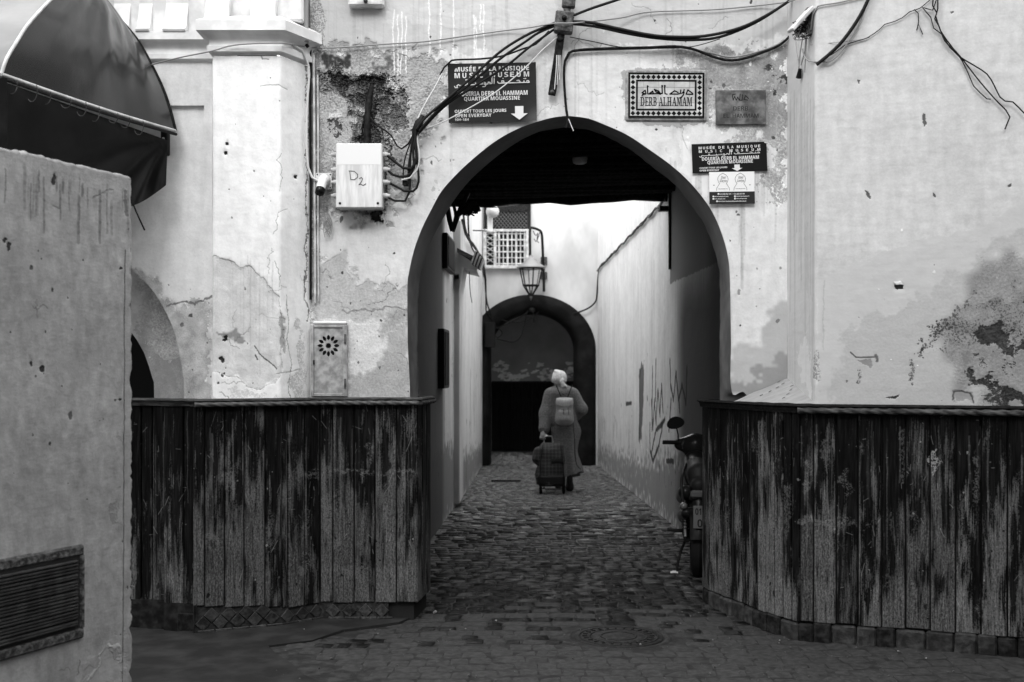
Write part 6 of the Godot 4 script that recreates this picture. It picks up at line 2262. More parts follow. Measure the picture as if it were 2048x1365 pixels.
	o = thing("cable_clamp", "rusty iron strap and clamp block holding the black cables, left of the street-name tiles", "bracket", Vector3((1128 - 1046.0) * k, 1.6 - (47 - 740.0) * k, -7.3))
	s = Shape.new()
	s.box(Vector3(0, 0, 0.035), Vector3(0.12, 0.135, 0.07), 0.008, Basis(Vector3(0, 0, 1), -0.1))
	part("clamp_block", s, M.iron, o)
	s = Shape.new()
	s.lathe([Vector2(0.0, 0.02), Vector2(0.016, 0.018), Vector2(0.018, 0.0)], Vector3(0.0, 0.02, 0.07), Vector3(0, 0, 1), 6)
	part("bolt", s, M.dark_iron, o)
	s = Shape.new()
	s.box(Vector3(0.03, 0.13, 0.03), Vector3(0.085, 0.07, 0.05), 0.008, Basis(Vector3(0, 0, 1), -0.08))
	s.box(Vector3(0.02, 0.08, 0.025), Vector3(0.045, 0.1, 0.03), 0.006)
	s.box(Vector3(0.04, 0.28, 0.02), Vector3(0.05, 0.3, 0.03), 0.006)
	part("upper_strap", s, M.iron, o)
	s = Shape.new()
	s.box(Vector3(-0.047, -0.255, -0.01), Vector3(0.05, 0.40, 0.025), 0.004, Basis(Vector3(0, 0, 1), -0.15))
	part("lower_strap", s, M.dark_iron, o)
	for q in [[-0.022, -0.085, 0.022], [-0.076, -0.435, 0.013]]:
		s = Shape.new()
		s.lathe([Vector2(0.0, 0.018), Vector2(q[2] * 0.9, 0.014), Vector2(q[2], 0.0)], Vector3(q[0], q[1], 0.004), Vector3(0, 0, 1), 10)
		part("bolt", s, M.iron, o)
	for j in 3:
		s = Shape.new()
		s.tube(curve([Vector3(-0.045 + j * 0.01, -0.2, 0.01), Vector3(-0.05 + j * 0.012, -0.3, 0.016), Vector3(-0.06 + j * 0.016, -0.42 + j * 0.03, 0.012)]), 0.003, 5)
		part("tie_wire", s, M.wire_white, o)
	# telephone junction: a grey body with its lid hanging open, and a nest of wires
	var base := right_front.on(1619, 47, 0.0)
	o = thing("telephone_junction", "open telephone junction with its pale lid askew over a nest of wires, on the corner", "junction box", base)
	s = Shape.new()
	s.box(Vector3(0.0, 0.0, 0.035), Vector3(0.055, 0.165, 0.05), 0.005, Basis(Vector3(0, 0, 1), 0.05))
	part("body", s, M.iron, o)
	s = Shape.new()
	s.box(Vector3(0.028, 0.0, 0.02), Vector3(0.014, 0.2, 0.03), 0.003, Basis(Vector3(0, 0, 1), 0.05))
	part("back_plate", s, M.black, o)
	s = Shape.new()
	s.box(Vector3(-0.07, 0.0, 0.075), Vector3(0.022, 0.185, 0.10), 0.004, Basis(Vector3(0, 0, 1), -0.74) * Basis(Vector3.UP, 0.15))
	part("lid", s, M.dim_white, o)
	var rng := RandomNumberGenerator.new()
	rng.seed = 17
	for j in 26:
		s = Shape.new()
		var pts := []
		var c := Vector3(-0.045, -0.05, 0.05)
		for m in 5: pts.append(c + Vector3(rng.randf_range(-0.065, 0.04), rng.randf_range(-0.06, 0.05), rng.randf_range(-0.03, 0.03)))
		s.tube(curve(pts, 0.012), 0.0025, 4)
		part("wire", s, M.black if j % 4 else M.wire_grey, o)
	for q in [[[1597, 75], [1600, 100], [1604, 125], [1606, 140]], [[1612, 75], [1606, 115], [1604, 140]], [[1618, 75], [1617, 100], [1609, 130]], [[1620, 75], [1618, 110], [1616, 145]]]:
		s = Shape.new()
		var pts := []
		for v in q: pts.append(right_front.on(v[0], v[1], 0.02) - base)
		s.tube(curve(pts), 0.0035, 5)
		part("wire", s, M.wire_grey, o)
	s = Shape.new()
	s.tube([right_front.on(1607, 138, 0.02) - base, right_front.on(1604, 156, 0.02) - base], [0.011, 0.018], 10)
	part("plug", s, M.black, o)

# ---------------------------------------------------------------- cables: each its own thing
func cable(called: String, label: String, pts: Array, r: float, m: Material, category := "cable") -> MeshInstance3D:
	var p := []
	for q in pts: p.append(at(q[0], q[1], q[2]))
	var s := Shape.new()
	s.tube(curve(p, 0.035), r, 6)
	var o := part(called, s, m)
	tag(o, label, category, {"black_cable": "black cables held by the iron clamp", "loop_cable": "cables looping into the D2 box", "service_line": "lines beside the pillar's capital", "tangled_cable": "slack cables along the alley wall", "arch_wire": "wires inside the second arch", "corner_conduit": "conduits in the pillar's corner"}.get(called, ""))
	return o
func on_front(pts: Array, d: float) -> Array: return pts.map(func(q): return [q[0], q[1], d])

func cables() -> void:
	cable("long_cable", "thin pale cable clipped along the wall from the canopy past the pillar to the roof", [[300, 130, 7.3], [360, 115, 7.2], [424, 102, 7.06], [470, 90, 7.05], [555, 86, 7.03], [595, 91, 7.2], [622, 95, 7.32], [680, 95, 7.33], [760, 89, 7.33], [850, 83, 7.33], [930, 72, 7.33], [1010, 61, 7.33], [1060, 55, 7.3], [1108, 47, 7.22], [1150, 46, 7.22], [1240, 36, 7.3], [1300, 24, 7.33], [1430, 19, 7.33], [1560, 6, 7.3], [1600, -4, 7.0]], 0.0045, M.wire_grey)
	cable("black_cable", "uppermost thick black cable sagging left from the iron clamp across the large museum sign", on_front([[1120, 42, 1], [1085, 56, 1], [1050, 72, 1], [1000, 104, 1], [940, 158, 1], [890, 202, 1], [850, 236, 1], [833, 258, 1]], 7.25), 0.009, M.black)
	cable("black_cable", "middle thick black cable sagging left from the iron clamp across the large museum sign", on_front([[1120, 48, 1], [1080, 64, 1], [1050, 84, 1], [1000, 118, 1], [935, 172, 1], [880, 216, 1], [838, 262, 1]], 7.26), 0.0085, M.black)
	cable("black_cable", "lowest thick black cable from the iron clamp across the large museum sign", on_front([[1118, 52, 1], [1095, 68, 1], [1058, 95, 1], [1010, 134, 1], [950, 172, 1], [890, 212, 1], [836, 268, 1]], 7.27), 0.008, M.black)
	cable("white_wire", "thin white wire crossing the large museum sign from the iron clamp to the cable bundle", on_front([[1115, 74, 1], [1085, 100, 1], [1050, 136, 1], [1000, 178, 1], [960, 204, 1], [890, 242, 1], [838, 262, 1]], 7.28), 0.004, M.wire_white)
	cable("slack_cable", "slack thin black cable running along the top of the large museum sign", on_front([[880, 150, 1], [888, 135, 1], [903, 121, 1], [960, 118, 1], [1005, 112, 1], [1045, 98, 1], [1072, 88, 1], [1098, 62, 1]], 7.31), 0.006, M.black)
	cable("white_wire", "looping white wire hanging left of the large museum sign down past the cable bundle", on_front([[884, 148, 1], [868, 178, 1], [848, 212, 1], [834, 245, 1], [835, 285, 1], [839, 315, 1], [834, 340, 1], [820, 356, 1], [803, 360, 1]], 7.28), 0.0055, M.wire_white)
	# the bundle and its loops to the box
	var B := [[[770, 308], [788, 322], [806, 336], [822, 338], [833, 318], [830, 285], [832, 258]], [[770, 337], [786, 350], [812, 353], [828, 336], [826, 300], [834, 262]], [[769, 362], [790, 372], [808, 382], [826, 383], [837, 364], [834, 320], [831, 262]], [[768, 390], [790, 402], [810, 402], [819, 384], [820, 330], [823, 290], [830, 262]]]
	var words := ["top", "second", "third", "bottom"]
	for i in 4: cable("loop_cable", "black cable looping into the %s right-hand gland of the D2 box" % words[i], on_front(B[i].map(func(q): return [q[0], q[1], 1]), 7.27 + 0.008 * i), 0.0095 - 0.0006 * i, M.black)
	cable("hanging_wire", "thin black wire hanging straight down within the cable bundle right of the D2 box", on_front([[826, 270, 1], [812, 310, 1], [807, 335, 1], [806, 370, 1]], 7.3), 0.005, M.black)
	cable("hanging_wire", "thin black wire dropping from the cable bundle past the terminal block", on_front([[829, 262, 1], [818, 320, 1], [816, 350, 1], [817, 372, 1]], 7.29), 0.005, M.black)
	cable("slack_cable", "thin black cable drooping from the broken hole to the cable bundle", on_front([[741, 235, 1], [755, 252, 1], [772, 262, 1], [783, 272, 1], [794, 292, 1], [803, 298, 1], [816, 288, 1], [828, 266, 1]], 7.3), 0.006, M.black)
	var s := Shape.new()
	s.box(at(814, 367, 7.31), Vector3(0.05, 0.035, 0.03), 0.004)
	s.box(at(816, 366, 7.29), Vector3(0.018, 0.018, 0.012), 0.003)
	tag(part("terminal_block", s, M.dark_iron), "small dark terminal block on the wires right of the D2 box", "terminal block")
	s = Shape.new()
	s.tube([at(846, 232, 7.29), at(838, 246, 7.28), at(832, 262, 7.29), at(829, 276, 7.3)], [0.014, 0.028, 0.028, 0.018], 8)
	tag(part("cable_bundle", s, M.black), "taped black bundle where the cables gather left of the large museum sign", "cable")
	# camera cable and what runs down the corner of the pillar
	cable("camera_cable", "white cable curving down the pillar edge to the security camera", [[585, 89, 7.16], [604, 102, 7.24], [614, 122, 7.27], [618, 150, 7.28], [614, 210, 7.28], [613, 280, 7.28], [616, 335, 7.29], [624, 355, 7.31], [636, 362, 7.31]], 0.0075, M.wire_white)
	cable("corner_conduit", "pale conduit running down the corner beside the pillar", on_front([[627, 110, 1], [628, 220, 1], [629, 380, 1], [630, 500, 1], [630, 606, 1]], 7.335), 0.008, M.dim_white)
	cable("corner_conduit", "thinner pale conduit beside the first, down the corner by the pillar", on_front([[635, 150, 1], [636, 300, 1], [636, 480, 1], [637, 602, 1]], 7.337), 0.006, M.dim_white)
	cable("corner_cable", "dark cable down the corner behind the pale conduits", on_front([[621, 60, 1], [620, 200, 1], [621, 380, 1], [621, 600, 1]], 7.335), 0.008, M.dark_iron)
	var strips := ["dark felt strip hanging highest beside the pillar's capital", "broad grey pipe running up beside the pillar's capital", "thin black cable twisting beside the pillar's capital", "thick black cable dropping past the pillar's capital to the corner", "pale cable beside the dark strips above the pillar's corner"]
	var sp := [[[578, -20], [580, 20], [580, 54]], [[612, -20], [611, 40], [612, 84]], [[597, -20], [600, 30], [602, 70], [610, 86]], [[588, -20], [590, 20], [597, 60], [606, 82], [616, 94]], [[583, -20], [585, 20], [583, 52]]]
	var sr := [0.014, 0.019, 0.007, 0.012, 0.004]
	for i in 5: cable("service_line", strips[i], on_front(sp[i].map(func(q): return [q[0], q[1], 1]), 7.22 + 0.015 * i), sr[i], [M.black, M.wire_grey, M.black, M.black, M.wire_white][i])
	s = Shape.new()
	for j in 9:
		var a := 0.8 * j
		s.tube(curve([at(655, 425, 7.32), at(655 + 6 * cos(a), 436 + 2 * sin(a), 7.31), at(655 + 9 * cos(a * 1.7), 452 + 3 * sin(a), 7.315), at(655 + 6 * cos(a * 2.3), 470 + 5 * sin(a), 7.32)], 0.015), 0.0022, 4)
	tag(part("wire_tuft", s, M.wire_grey), "frayed tuft of wire ends below the security camera", "wire")
	# right of the clamp
	cable("black_cable", "upper thick black cable swinging right from the iron clamp to the roof", on_front([[1135, 43, 1], [1180, 45, 1], [1240, 58, 1], [1300, 70, 1], [1350, 74, 1], [1410, 72, 1], [1480, 56, 1], [1540, 27, 1], [1596, -10, 1]], 7.24), 0.010, M.black)
	cable("black_cable", "lower thick black cable swinging right from the iron clamp to the roof", on_front([[1135, 47, 1], [1190, 53, 1], [1260, 68, 1], [1320, 77, 1], [1380, 80, 1], [1440, 74, 1], [1510, 46, 1], [1570, 8, 1], [1594, -12, 1]], 7.25), 0.009, M.black)
	cable("black_cable", "thick black cable rising steeply right from the iron clamp", on_front([[1140, 34, 1], [1180, 18, 1], [1240, -2, 1], [1300, -22, 1]], 7.24), 0.009, M.black)
	cable("thin_wire", "thin black wire sagging from the iron clamp towards the corner", on_front([[1140, 74, 1], [1190, 84, 1], [1240, 94, 1], [1300, 97, 1], [1380, 94, 1], [1440, 78, 1]], 7.32), 0.003, M.black)
	cable("conduit_cable", "painted cable running from the arch's crown up and along the wall to the corner", on_front([[1132, 256, 1], [1136, 238, 1], [1133, 222, 1], [1130, 190, 1], [1128, 150, 1], [1130, 122, 1], [1138, 106, 1], [1160, 100, 1], [1220, 97, 1], [1300, 95, 1], [1350, 93, 1], [1385, 98, 1], [1420, 111, 1], [1450, 120, 1], [1480, 119, 1], [1520, 107, 1], [1560, 90, 1], [1580, 72, 1]], 7.325), 0.009, M.dark_iron)
	cable("conduit_cable", "second painted cable beside the first, along the wall right of the clamp", on_front([[1134, 118, 1], [1142, 104, 1], [1200, 100, 1], [1300, 97, 1], [1360, 94, 1], [1420, 106, 1], [1470, 114, 1], [1540, 96, 1], [1574, 78, 1]], 7.333), 0.006, M.wire_grey)
	s = Shape.new()
	s.tube([at(1137, 238, 7.31), at(1147, 262, 7.30)], 0.003, 5)
	tag(part("wire_end", s, M.wire_white), "short white wire end sticking out at the arch's crown", "wire")
	var RW := func(pts: Array, out: float) -> Array:
		return pts.map(func(q): return right_front.on(q[0], q[1], out))
	var rc := func(called: String, label: String, pts: Array, out: float, r: float, m: Material, cat := "cable"):
		var sh := Shape.new()
		sh.tube(curve(RW.call(pts, out), 0.03), r, 6)
		tag(part(called, sh, m), label, cat)
	rc.call("black_cable", "thickest black cable curving up from the corner junction across the street face", [[1634, 132], [1652, 118], [1680, 92], [1705, 60], [1728, 22], [1745, -16]], 0.03, 0.011, M.black)
	rc.call("pale_cable", "pale cable looping under the thick black one from the corner junction", [[1612, 98], [1616, 112], [1626, 122], [1645, 126], [1660, 125], [1678, 112], [1700, 82], [1722, 44], [1740, -10]], 0.022, 0.0045, M.wire_grey)
	rc.call("thin_wire", "thin wire wandering up across the street face from the corner junction", [[1640, 122], [1665, 110], [1690, 92], [1712, 84], [1735, 77], [1760, 60], [1770, 50], [1790, 44], [1805, 37], [1820, 25], [1840, 18], [1866, -4]], 0.012, 0.0028, M.dark_iron, "wire")
	rc.call("thin_wire", "taut pale wire from the corner junction along the street face", [[1624, 90], [1668, 86], [1710, 82], [1740, 76]], 0.01, 0.002, M.wire_grey, "wire")
	rc.call("pale_cable", "pale cable rising from the junction's back plate across the top of the street face", [[1626, 60], [1630, 30], [1636, 14], [1680, 6], [1730, -6]], 0.012, 0.0045, M.wire_grey)
	rc.call("twisted_wire", "twisted dark wire hanging from the top, splitting lowest and farthest down", [[1876, -8], [1876, 20], [1872, 34], [1876, 48], [1882, 64], [1894, 82], [1906, 98], [1921, 115], [1942, 142], [1960, 165], [1978, 186], [1996, 206], [2012, 222], [2020, 236], [2014, 250], [2010, 260]], 0.02, 0.0038, M.dark_iron, "wire")
	rc.call("twisted_wire", "twisted dark wire splitting off to the far right edge", [[1868, -8], [1866, 14], [1874, 28], [1870, 40], [1878, 54], [1890, 84], [1908, 102], [1922, 117], [1950, 134], [1974, 150], [1988, 172], [2000, 196], [2010, 204], [2026, 206], [2048, 228], [2060, 236]], 0.024, 0.0038, M.dark_iron, "wire")
	rc.call("twisted_wire", "shorter twisted dark wire ending between the two long ones", [[1873, 2], [1866, 22], [1845, 16], [1862, 36], [1868, 58], [1884, 70], [1900, 96], [1920, 116], [1936, 146], [1948, 174], [1962, 188], [1974, 199], [1982, 200]], 0.016, 0.0034, M.dark_iron, "wire")
	rc.call("wire_stub", "short kinked wire stub hanging beside the twisted wires", [[1829, 20], [1837, 28], [1838, 44], [1834, 62], [1838, 50], [1842, 60], [1846, 70]], 0.012, 0.003, M.dark_iron, "wire")

	# ---- in the alley
	var al := func(called: String, label: String, pts: Array, out: float, r: float, m: Material, cat := "cable"):
		var sh := Shape.new()
		sh.tube(curve(pts.map(func(q): return right_alley.on(q[0], q[1], out)), 0.2), r, 6)
		tag(part(called, sh, m), label, cat)
	var zig := []
	var zig2 := []
	for j in 30:
		var f := j / 29.0
		zig.append([lerpf(1338, 1198, f), lerpf(394, 540, f) + 2.0 * sin(j * 2.2)])
		zig2.append([lerpf(1338, 1198, f), lerpf(398, 540, f) - 2.5 * sin(j * 1.7)])
	al.call("twisted_cable", "twisted dark cable running down the alley's right wall, upper strand", zig, 0.02, 0.012, M.dark_iron)
	al.call("twisted_cable", "twisted dark cable running down the alley's right wall, lower strand", zig2, 0.03, 0.012, M.black)
	cable("drop_cable", "dark cable dropping down the courtyard corner to the second arch", [[1198, 540, 18.8], [1196, 560, 18.9], [1194, 590, 18.9], [1191, 604, 18.9], [1178, 616, 18.9], [1160, 624, 18.9], [1146, 628, 18.85]], 0.014, M.dark_iron)
	cable("sagging_wire", "dark wire sagging under the ceiling's edge across the alley", [[945, 410, 13.0], [975, 415, 14.0], [1010, 414, 14.5], [1050, 407, 15.0], [1095, 394, 15.5]], 0.008, M.dark_iron, "wire")
	var lk := [[[924, 440], [932, 470], [940, 485], [946, 500], [955, 515], [965, 530], [971, 555], [972, 600], [973, 625], [985, 640]], [[926, 420], [930, 455], [938, 478], [948, 490], [958, 508], [968, 535], [970, 560], [973, 600], [980, 625], [988, 648]], [[936, 430], [937, 460], [940, 480], [952, 500], [962, 512], [968, 525], [966, 545], [970, 558]]]
	for i in 3: cable("tangled_cable", ["slack dark cable hanging along the alley's left wall down to the second arch", "second slack cable tangled with it along the alley's left wall", "short dark cable tangled beside the ledge on the alley's left wall"][i], lk[i].map(func(q): return [q[0], q[1], lerpf(13.2, 18.8, clampf((q[0] - 926.0) / 50.0, 0.0, 1.0))]), 0.012, M.dark_iron)
	cable("drooping_wire", "thin dark wire drooping from the ledge down the alley's left wall", [[938, 520, 13.4], [939, 560, 13.4], [941, 590, 13.4], [944, 606, 13.4]], 0.005, M.dark_iron, "wire")
	var fa := [[[985, 660], [1010, 650], [1040, 635], [1058, 622]], [[994, 678], [1010, 682], [1028, 684], [1042, 672], [1050, 645], [1054, 622]], [[985, 650], [1000, 660], [1004, 668], [994, 676], [988, 662], [996, 655]], [[1002, 640], [1030, 645], [1060, 638], [1078, 624]]]
	for i in 4: cable("arch_wire", ["dark wire strung straight inside the second arch", "dark wire sagging lowest inside the second arch", "curl of dark wire at the second arch's left springing", "dark wire strung across the second arch's crown"][i], fa[i].map(func(q): return [q[0], q[1], 18.95]), 0.009, M.black, "wire")

# ---------------------------------------------------------------- fittings in the alley
func alley_things() -> void:
	var s := Shape.new()
	# ceiling lamp
	var o := thing("ceiling_lamp", "round bulkhead lamp, unlit, on the dark pole ceiling", "lamp", at(1160, 315, 9.7))
	s = Shape.new()
	s.lathe([Vector2(0.05, 0.045), Vector2(0.062, 0.04), Vector2(0.064, 0.0)], Vector3.ZERO, Vector3.UP, 18)
	part("base", s, M.iron, o)
	s = Shape.new()
	s.lathe([Vector2(0.064, 0.0), Vector2(0.066, -0.012), Vector2(0.06, -0.045), Vector2(0.04, -0.056), Vector2(0.0, -0.06)], Vector3.ZERO, Vector3.UP, 18)
	part("globe", s, M.dim_white, o)
	# black cable bracket under the arch
	o = thing("cable_bracket", "black iron cable bracket wrapped in loose wires, inside the arch at the left", "bracket", at(905, 440, 8.6))
	var L := func(px: float, py: float, d: float) -> Vector3: return at(px, py, d) - o.position
	s = Shape.new()
	s.tube([L.call(893, 405, 8.6), L.call(899, 440, 8.6), L.call(905, 462, 8.6)], 0.022, 6)
	s.tube([L.call(905, 462, 8.6), L.call(918, 425, 8.65), L.call(936, 385, 8.7)], 0.02, 6)
	s.tube([L.call(904, 396, 8.6), L.call(912, 430, 8.62), L.call(906, 458, 8.6)], 0.014, 6)
	part("iron_frame", s, M.black, o)
	s = Shape.new()
	s.tube(curve([L.call(912, 432, 8.62), L.call(930, 418, 8.66), L.call(948, 408, 8.7), L.call(956, 424, 8.72)]), 0.025, 7)
	part("cable_arm", s, M.black, o)
	var rng := RandomNumberGenerator.new()
	rng.seed = 27
	for j in 22:
		var pts := []
		for m in 4: pts.append(L.call(rng.randf_range(915, 957), rng.randf_range(402, 432), 8.7 + rng.randf_range(-0.05, 0.05)))
		s = Shape.new()
		s.tube(curve(pts, 0.03), 0.006, 4)
		part("wire", s, M.black, o)
	# two dark shutters / meter boxes on the left wall
	for q in [[892, 509, 12.35, 0.055, 0.37, "dark upper meter box on the alley's left wall near the ceiling's edge"], [881, 718, 10.95, 0.07, 0.60, "tall dark meter box low on the alley's left wall"]]:
		var c := left_alley.on(q[0], q[1], 0.0)
		var w := thing("meter_box", q[5], "meter box", c)
		s = Shape.new()
		var B := left_alley.basis(4.0 if q[2] > 12.0 else 3.0)
		s.box(B * Vector3(0, 0, 0.03), Vector3(0.5 if q[2] < 12.0 else 0.8, q[4], q[3]), 0.008, B)
		part("body", s, M.black, w)
		s = Shape.new()
		s.box(B * Vector3(0, 0, 0.032 + q[3] * 0.5), Vector3(0.4 if q[2] < 12.0 else 0.7, q[4] - 0.06, 0.008), 0.003, B)
		part("door", s, M.backing, w)
	# the sloped ledge with rolled tin on it
	o = thing("sloped_ledge", "sloped wooden ledge with loose slats at its end, on the alley's left wall", "ledge", Vector3(-0.76, 3.02, -13.6))
	var W := func(px: float, py: float, d: float) -> Vector3: return at(px, py, d) - o.position
	s = Shape.new()
	var a: Vector3 = W.call(914, 496, 12.9)
	var b: Vector3 = W.call(950, 514, 12.9)
	var c2: Vector3 = W.call(951, 530, 13.3)
	s.smooth(false)
	var depth := Vector3(0.04, 0.02, -1.4)
	s.face([a, b, b + depth, a + depth], Vector3.UP)
	s.face([a + Vector3(0, -0.05, 0), b + Vector3(0, -0.05, 0), b + depth + Vector3(0, -0.05, 0), a + depth + Vector3(0, -0.05, 0)], Vector3.DOWN)
	s.face([a, b, b + Vector3(0, -0.05, 0), a + Vector3(0, -0.05, 0)], Vector3(0, 0, 1))
	s.face([b, b + depth, b + depth + Vector3(0, -0.05, 0), b + Vector3(0, -0.05, 0)], Vector3(1, 0, 0))
	part("shelf", s, M.worn_wood, o)
	for j in 7:
		s = Shape.new()
		var q0: Vector3 = W.call(948 + j * 2.6, 508 + j * 2.3, 13.0)
		s.box(q0 + Vector3(0.0, -0.05, 0.0), Vector3(0.016, 0.16 - 0.008 * j, 0.3), 0.003, Basis(Vector3(0, 0, 1), -0.35 + 0.03 * sin(j * 2.0)))
		part("slat", s, M.worn_wood if j % 2 else M.dim_white, o)
	s = Shape.new()
	s.prism(PackedVector2Array([Vector2(0, 0), Vector2(0.20, -0.14), Vector2(0.2, -0.2), Vector2(0.04, -0.16), Vector2(0.0, -0.42)]), Transform3D(Basis(), a + Vector3(0.02, -0.05, -0.1)), -0.9, 0.0)
	part("corbel", s, M.far_plaster, o)
	# globe lamp on an arm, and the post beside it
	o = thing("globe_lamp", "dusty white globe lamp on a bracket before the lattice window", "lamp", at(985, 423, 15.8))
	s = Shape.new()
	s.lathe([Vector2(0.0, 0.095), Vector2(0.045, 0.084), Vector2(0.08, 0.05), Vector2(0.093, 0.0), Vector2(0.083, -0.045), Vector2(0.055, -0.078), Vector2(0.0, -0.095)], Vector3.ZERO, Vector3.UP, 20)
	part("globe", s, M.dim_white, o)
	s = Shape.new()
	s.lathe([Vector2(0.05, 0.14), Vector2(0.055, 0.09), Vector2(0.06, 0.07)], Vector3.ZERO, Vector3.UP, 14)
	part("cap", s, M.dim_white, o)
	s = Shape.new()
	s.tube(curve([Vector3(0.0, 0.13, 0), Vector3(-0.06, 0.15, 0.0), Vector3(-0.2, 0.06, 0.05), Vector3(-0.3, -0.02, 0.1)]), 0.018, 6)
	part("arm", s, M.dim_white, o)
	o = thing("white_post", "short white post on a thin arm under the globe lamp", "post", at(980, 445, 15.9))
	s = Shape.new()
	s.box(Vector3(0, 0.0, 0), Vector3(0.075, 0.26, 0.07), 0.008)
	part("post", s, M.white, o)
	s = Shape.new()
	s.box(Vector3(0.01, -0.135, 0.01), Vector3(0.13, 0.025, 0.1), 0.005)
	part("foot", s, M.dim_white, o)
	s = Shape.new()
	s.tube([Vector3(-0.03, -0.12, 0), Vector3(-0.24, -0.115, 0.02)], 0.01, 6)
	part("arm", s, M.iron, o)
	# the hanging lantern
	o = thing("wall_lantern", "hanging street lantern with tapered glass on a bent iron arm, above the second arch", "lantern", at(1065, 500, 18.5))
	var N := func(px: float, py: float, d := 18.5) -> Vector3: return at(px, py, d) - o.position
	s = Shape.new()
	s.tube(curve([N.call(1088, 584, 18.92), N.call(1087, 540, 18.9), N.call(1085, 490, 18.8), N.call(1083, 466, 18.7), N.call(1077, 460, 18.65), N.call(1065, 456, 18.55), N.call(1060, 460, 18.5), N.call(1060, 500), N.call(1060, 512)]), 0.022, 8)
	part("arm", s, M.black, o)
	for py in [522, 552]:
		s = Shape.new()
		s.box(N.call(1088, py, 18.95), Vector3(0.11, 0.13, 0.03), 0.01)
		part("wall_plate", s, M.iron, o)
	s = Shape.new()
	s.tube(curve([N.call(1066, 462), N.call(1072, 472), N.call(1076, 466), N.call(1074, 482), N.call(1078, 486)]), 0.008, 5)
	s.tube(curve([N.call(1080, 464), N.call(1076, 476), N.call(1072, 484), N.call(1068, 478)]), 0.008, 5)
	part("scroll", s, M.iron, o)
	var c: Vector3 = N.call(1062, 516)
	s = Shape.new()
	s.lathe([Vector2(0.03, 0.04), Vector2(0.035, 0.0), Vector2(0.08, -0.02), Vector2(0.12, -0.07), Vector2(0.22, -0.14), Vector2(0.24, -0.16), Vector2(0.235, -0.17), Vector2(0.0, -0.16)], c, Vector3.UP, 24)
	var cap_m := grey(0.24, 0.45, 0.3)
	part("cap", s, cap_m, o)
	for j in 6:
		var t := TAU * (j + 0.3) / 6.0
		var e := Vector3(cos(t), 0, sin(t))
		s = Shape.new()
		s.tube([c + e * 0.19 + Vector3(0, -0.17, 0), c + e * 0.13 + Vector3(0, -0.45, 0), c + e * 0.02 + Vector3(0, -0.62, 0)], 0.011, 5)
		part("rib", s, M.black, o)
	s = Shape.new()
	s.lathe([Vector2(0.135, 0.01), Vector2(0.14, 0.0), Vector2(0.135, -0.01), Vector2(0.12, 0.0)], c + Vector3(0, -0.45, 0), Vector3.UP, 18)
	s.lathe([Vector2(0.2, 0.01), Vector2(0.205, 0.0), Vector2(0.2, -0.01), Vector2(0.18, 0.0)], c + Vector3(0, -0.175, 0), Vector3.UP, 18)
	part("ring", s, M.black, o)
	s = Shape.new()
	s.lathe([Vector2(0.02, 0.02), Vector2(0.026, 0.0), Vector2(0.014, -0.03), Vector2(0.0, -0.06)], c + Vector3(0, -0.64, 0), Vector3.UP, 10)
	part("finial", s, M.iron, o)
	var glass := StandardMaterial3D.new()
	glass.albedo_color = Color(0.9, 0.9, 0.9, 0.12)
	glass.transparency = BaseMaterial3D.TRANSPARENCY_ALPHA
	glass.roughness = 0.1
	s = Shape.new()
	s.lathe([Vector2(0.18, -0.18), Vector2(0.125, -0.44)], c, Vector3.UP, 6)
	part("glass", s, glass, o)
	# little dark lamp under the second arch's crown
	o = thing("arch_lamp", "small dark lamp hanging at the second arch's crown", "lamp", at(1064, 622, 18.95))
	s = Shape.new()
	s.lathe([Vector2(0.02, 0.06), Vector2(0.06, 0.03), Vector2(0.06, -0.02), Vector2(0.0, -0.03)], Vector3.ZERO, Vector3.UP, 12)
	part("cap", s, M.black, o)
	s = Shape.new()
	s.tube([Vector3(0.02, -0.02, 0), Vector3(0.035, -0.2, 0.0)], 0.014, 6)
	part("stem", s, M.black, o)
	# dark box at the arch's springing
	s = Shape.new()
	s.box(at(980, 670, 18.85), Vector3(0.17, 0.42, 0.1), 0.01)
	tag(part("dark_box", s, M.black), "dark box at the second arch's left springing, under the curl of wire", "box")

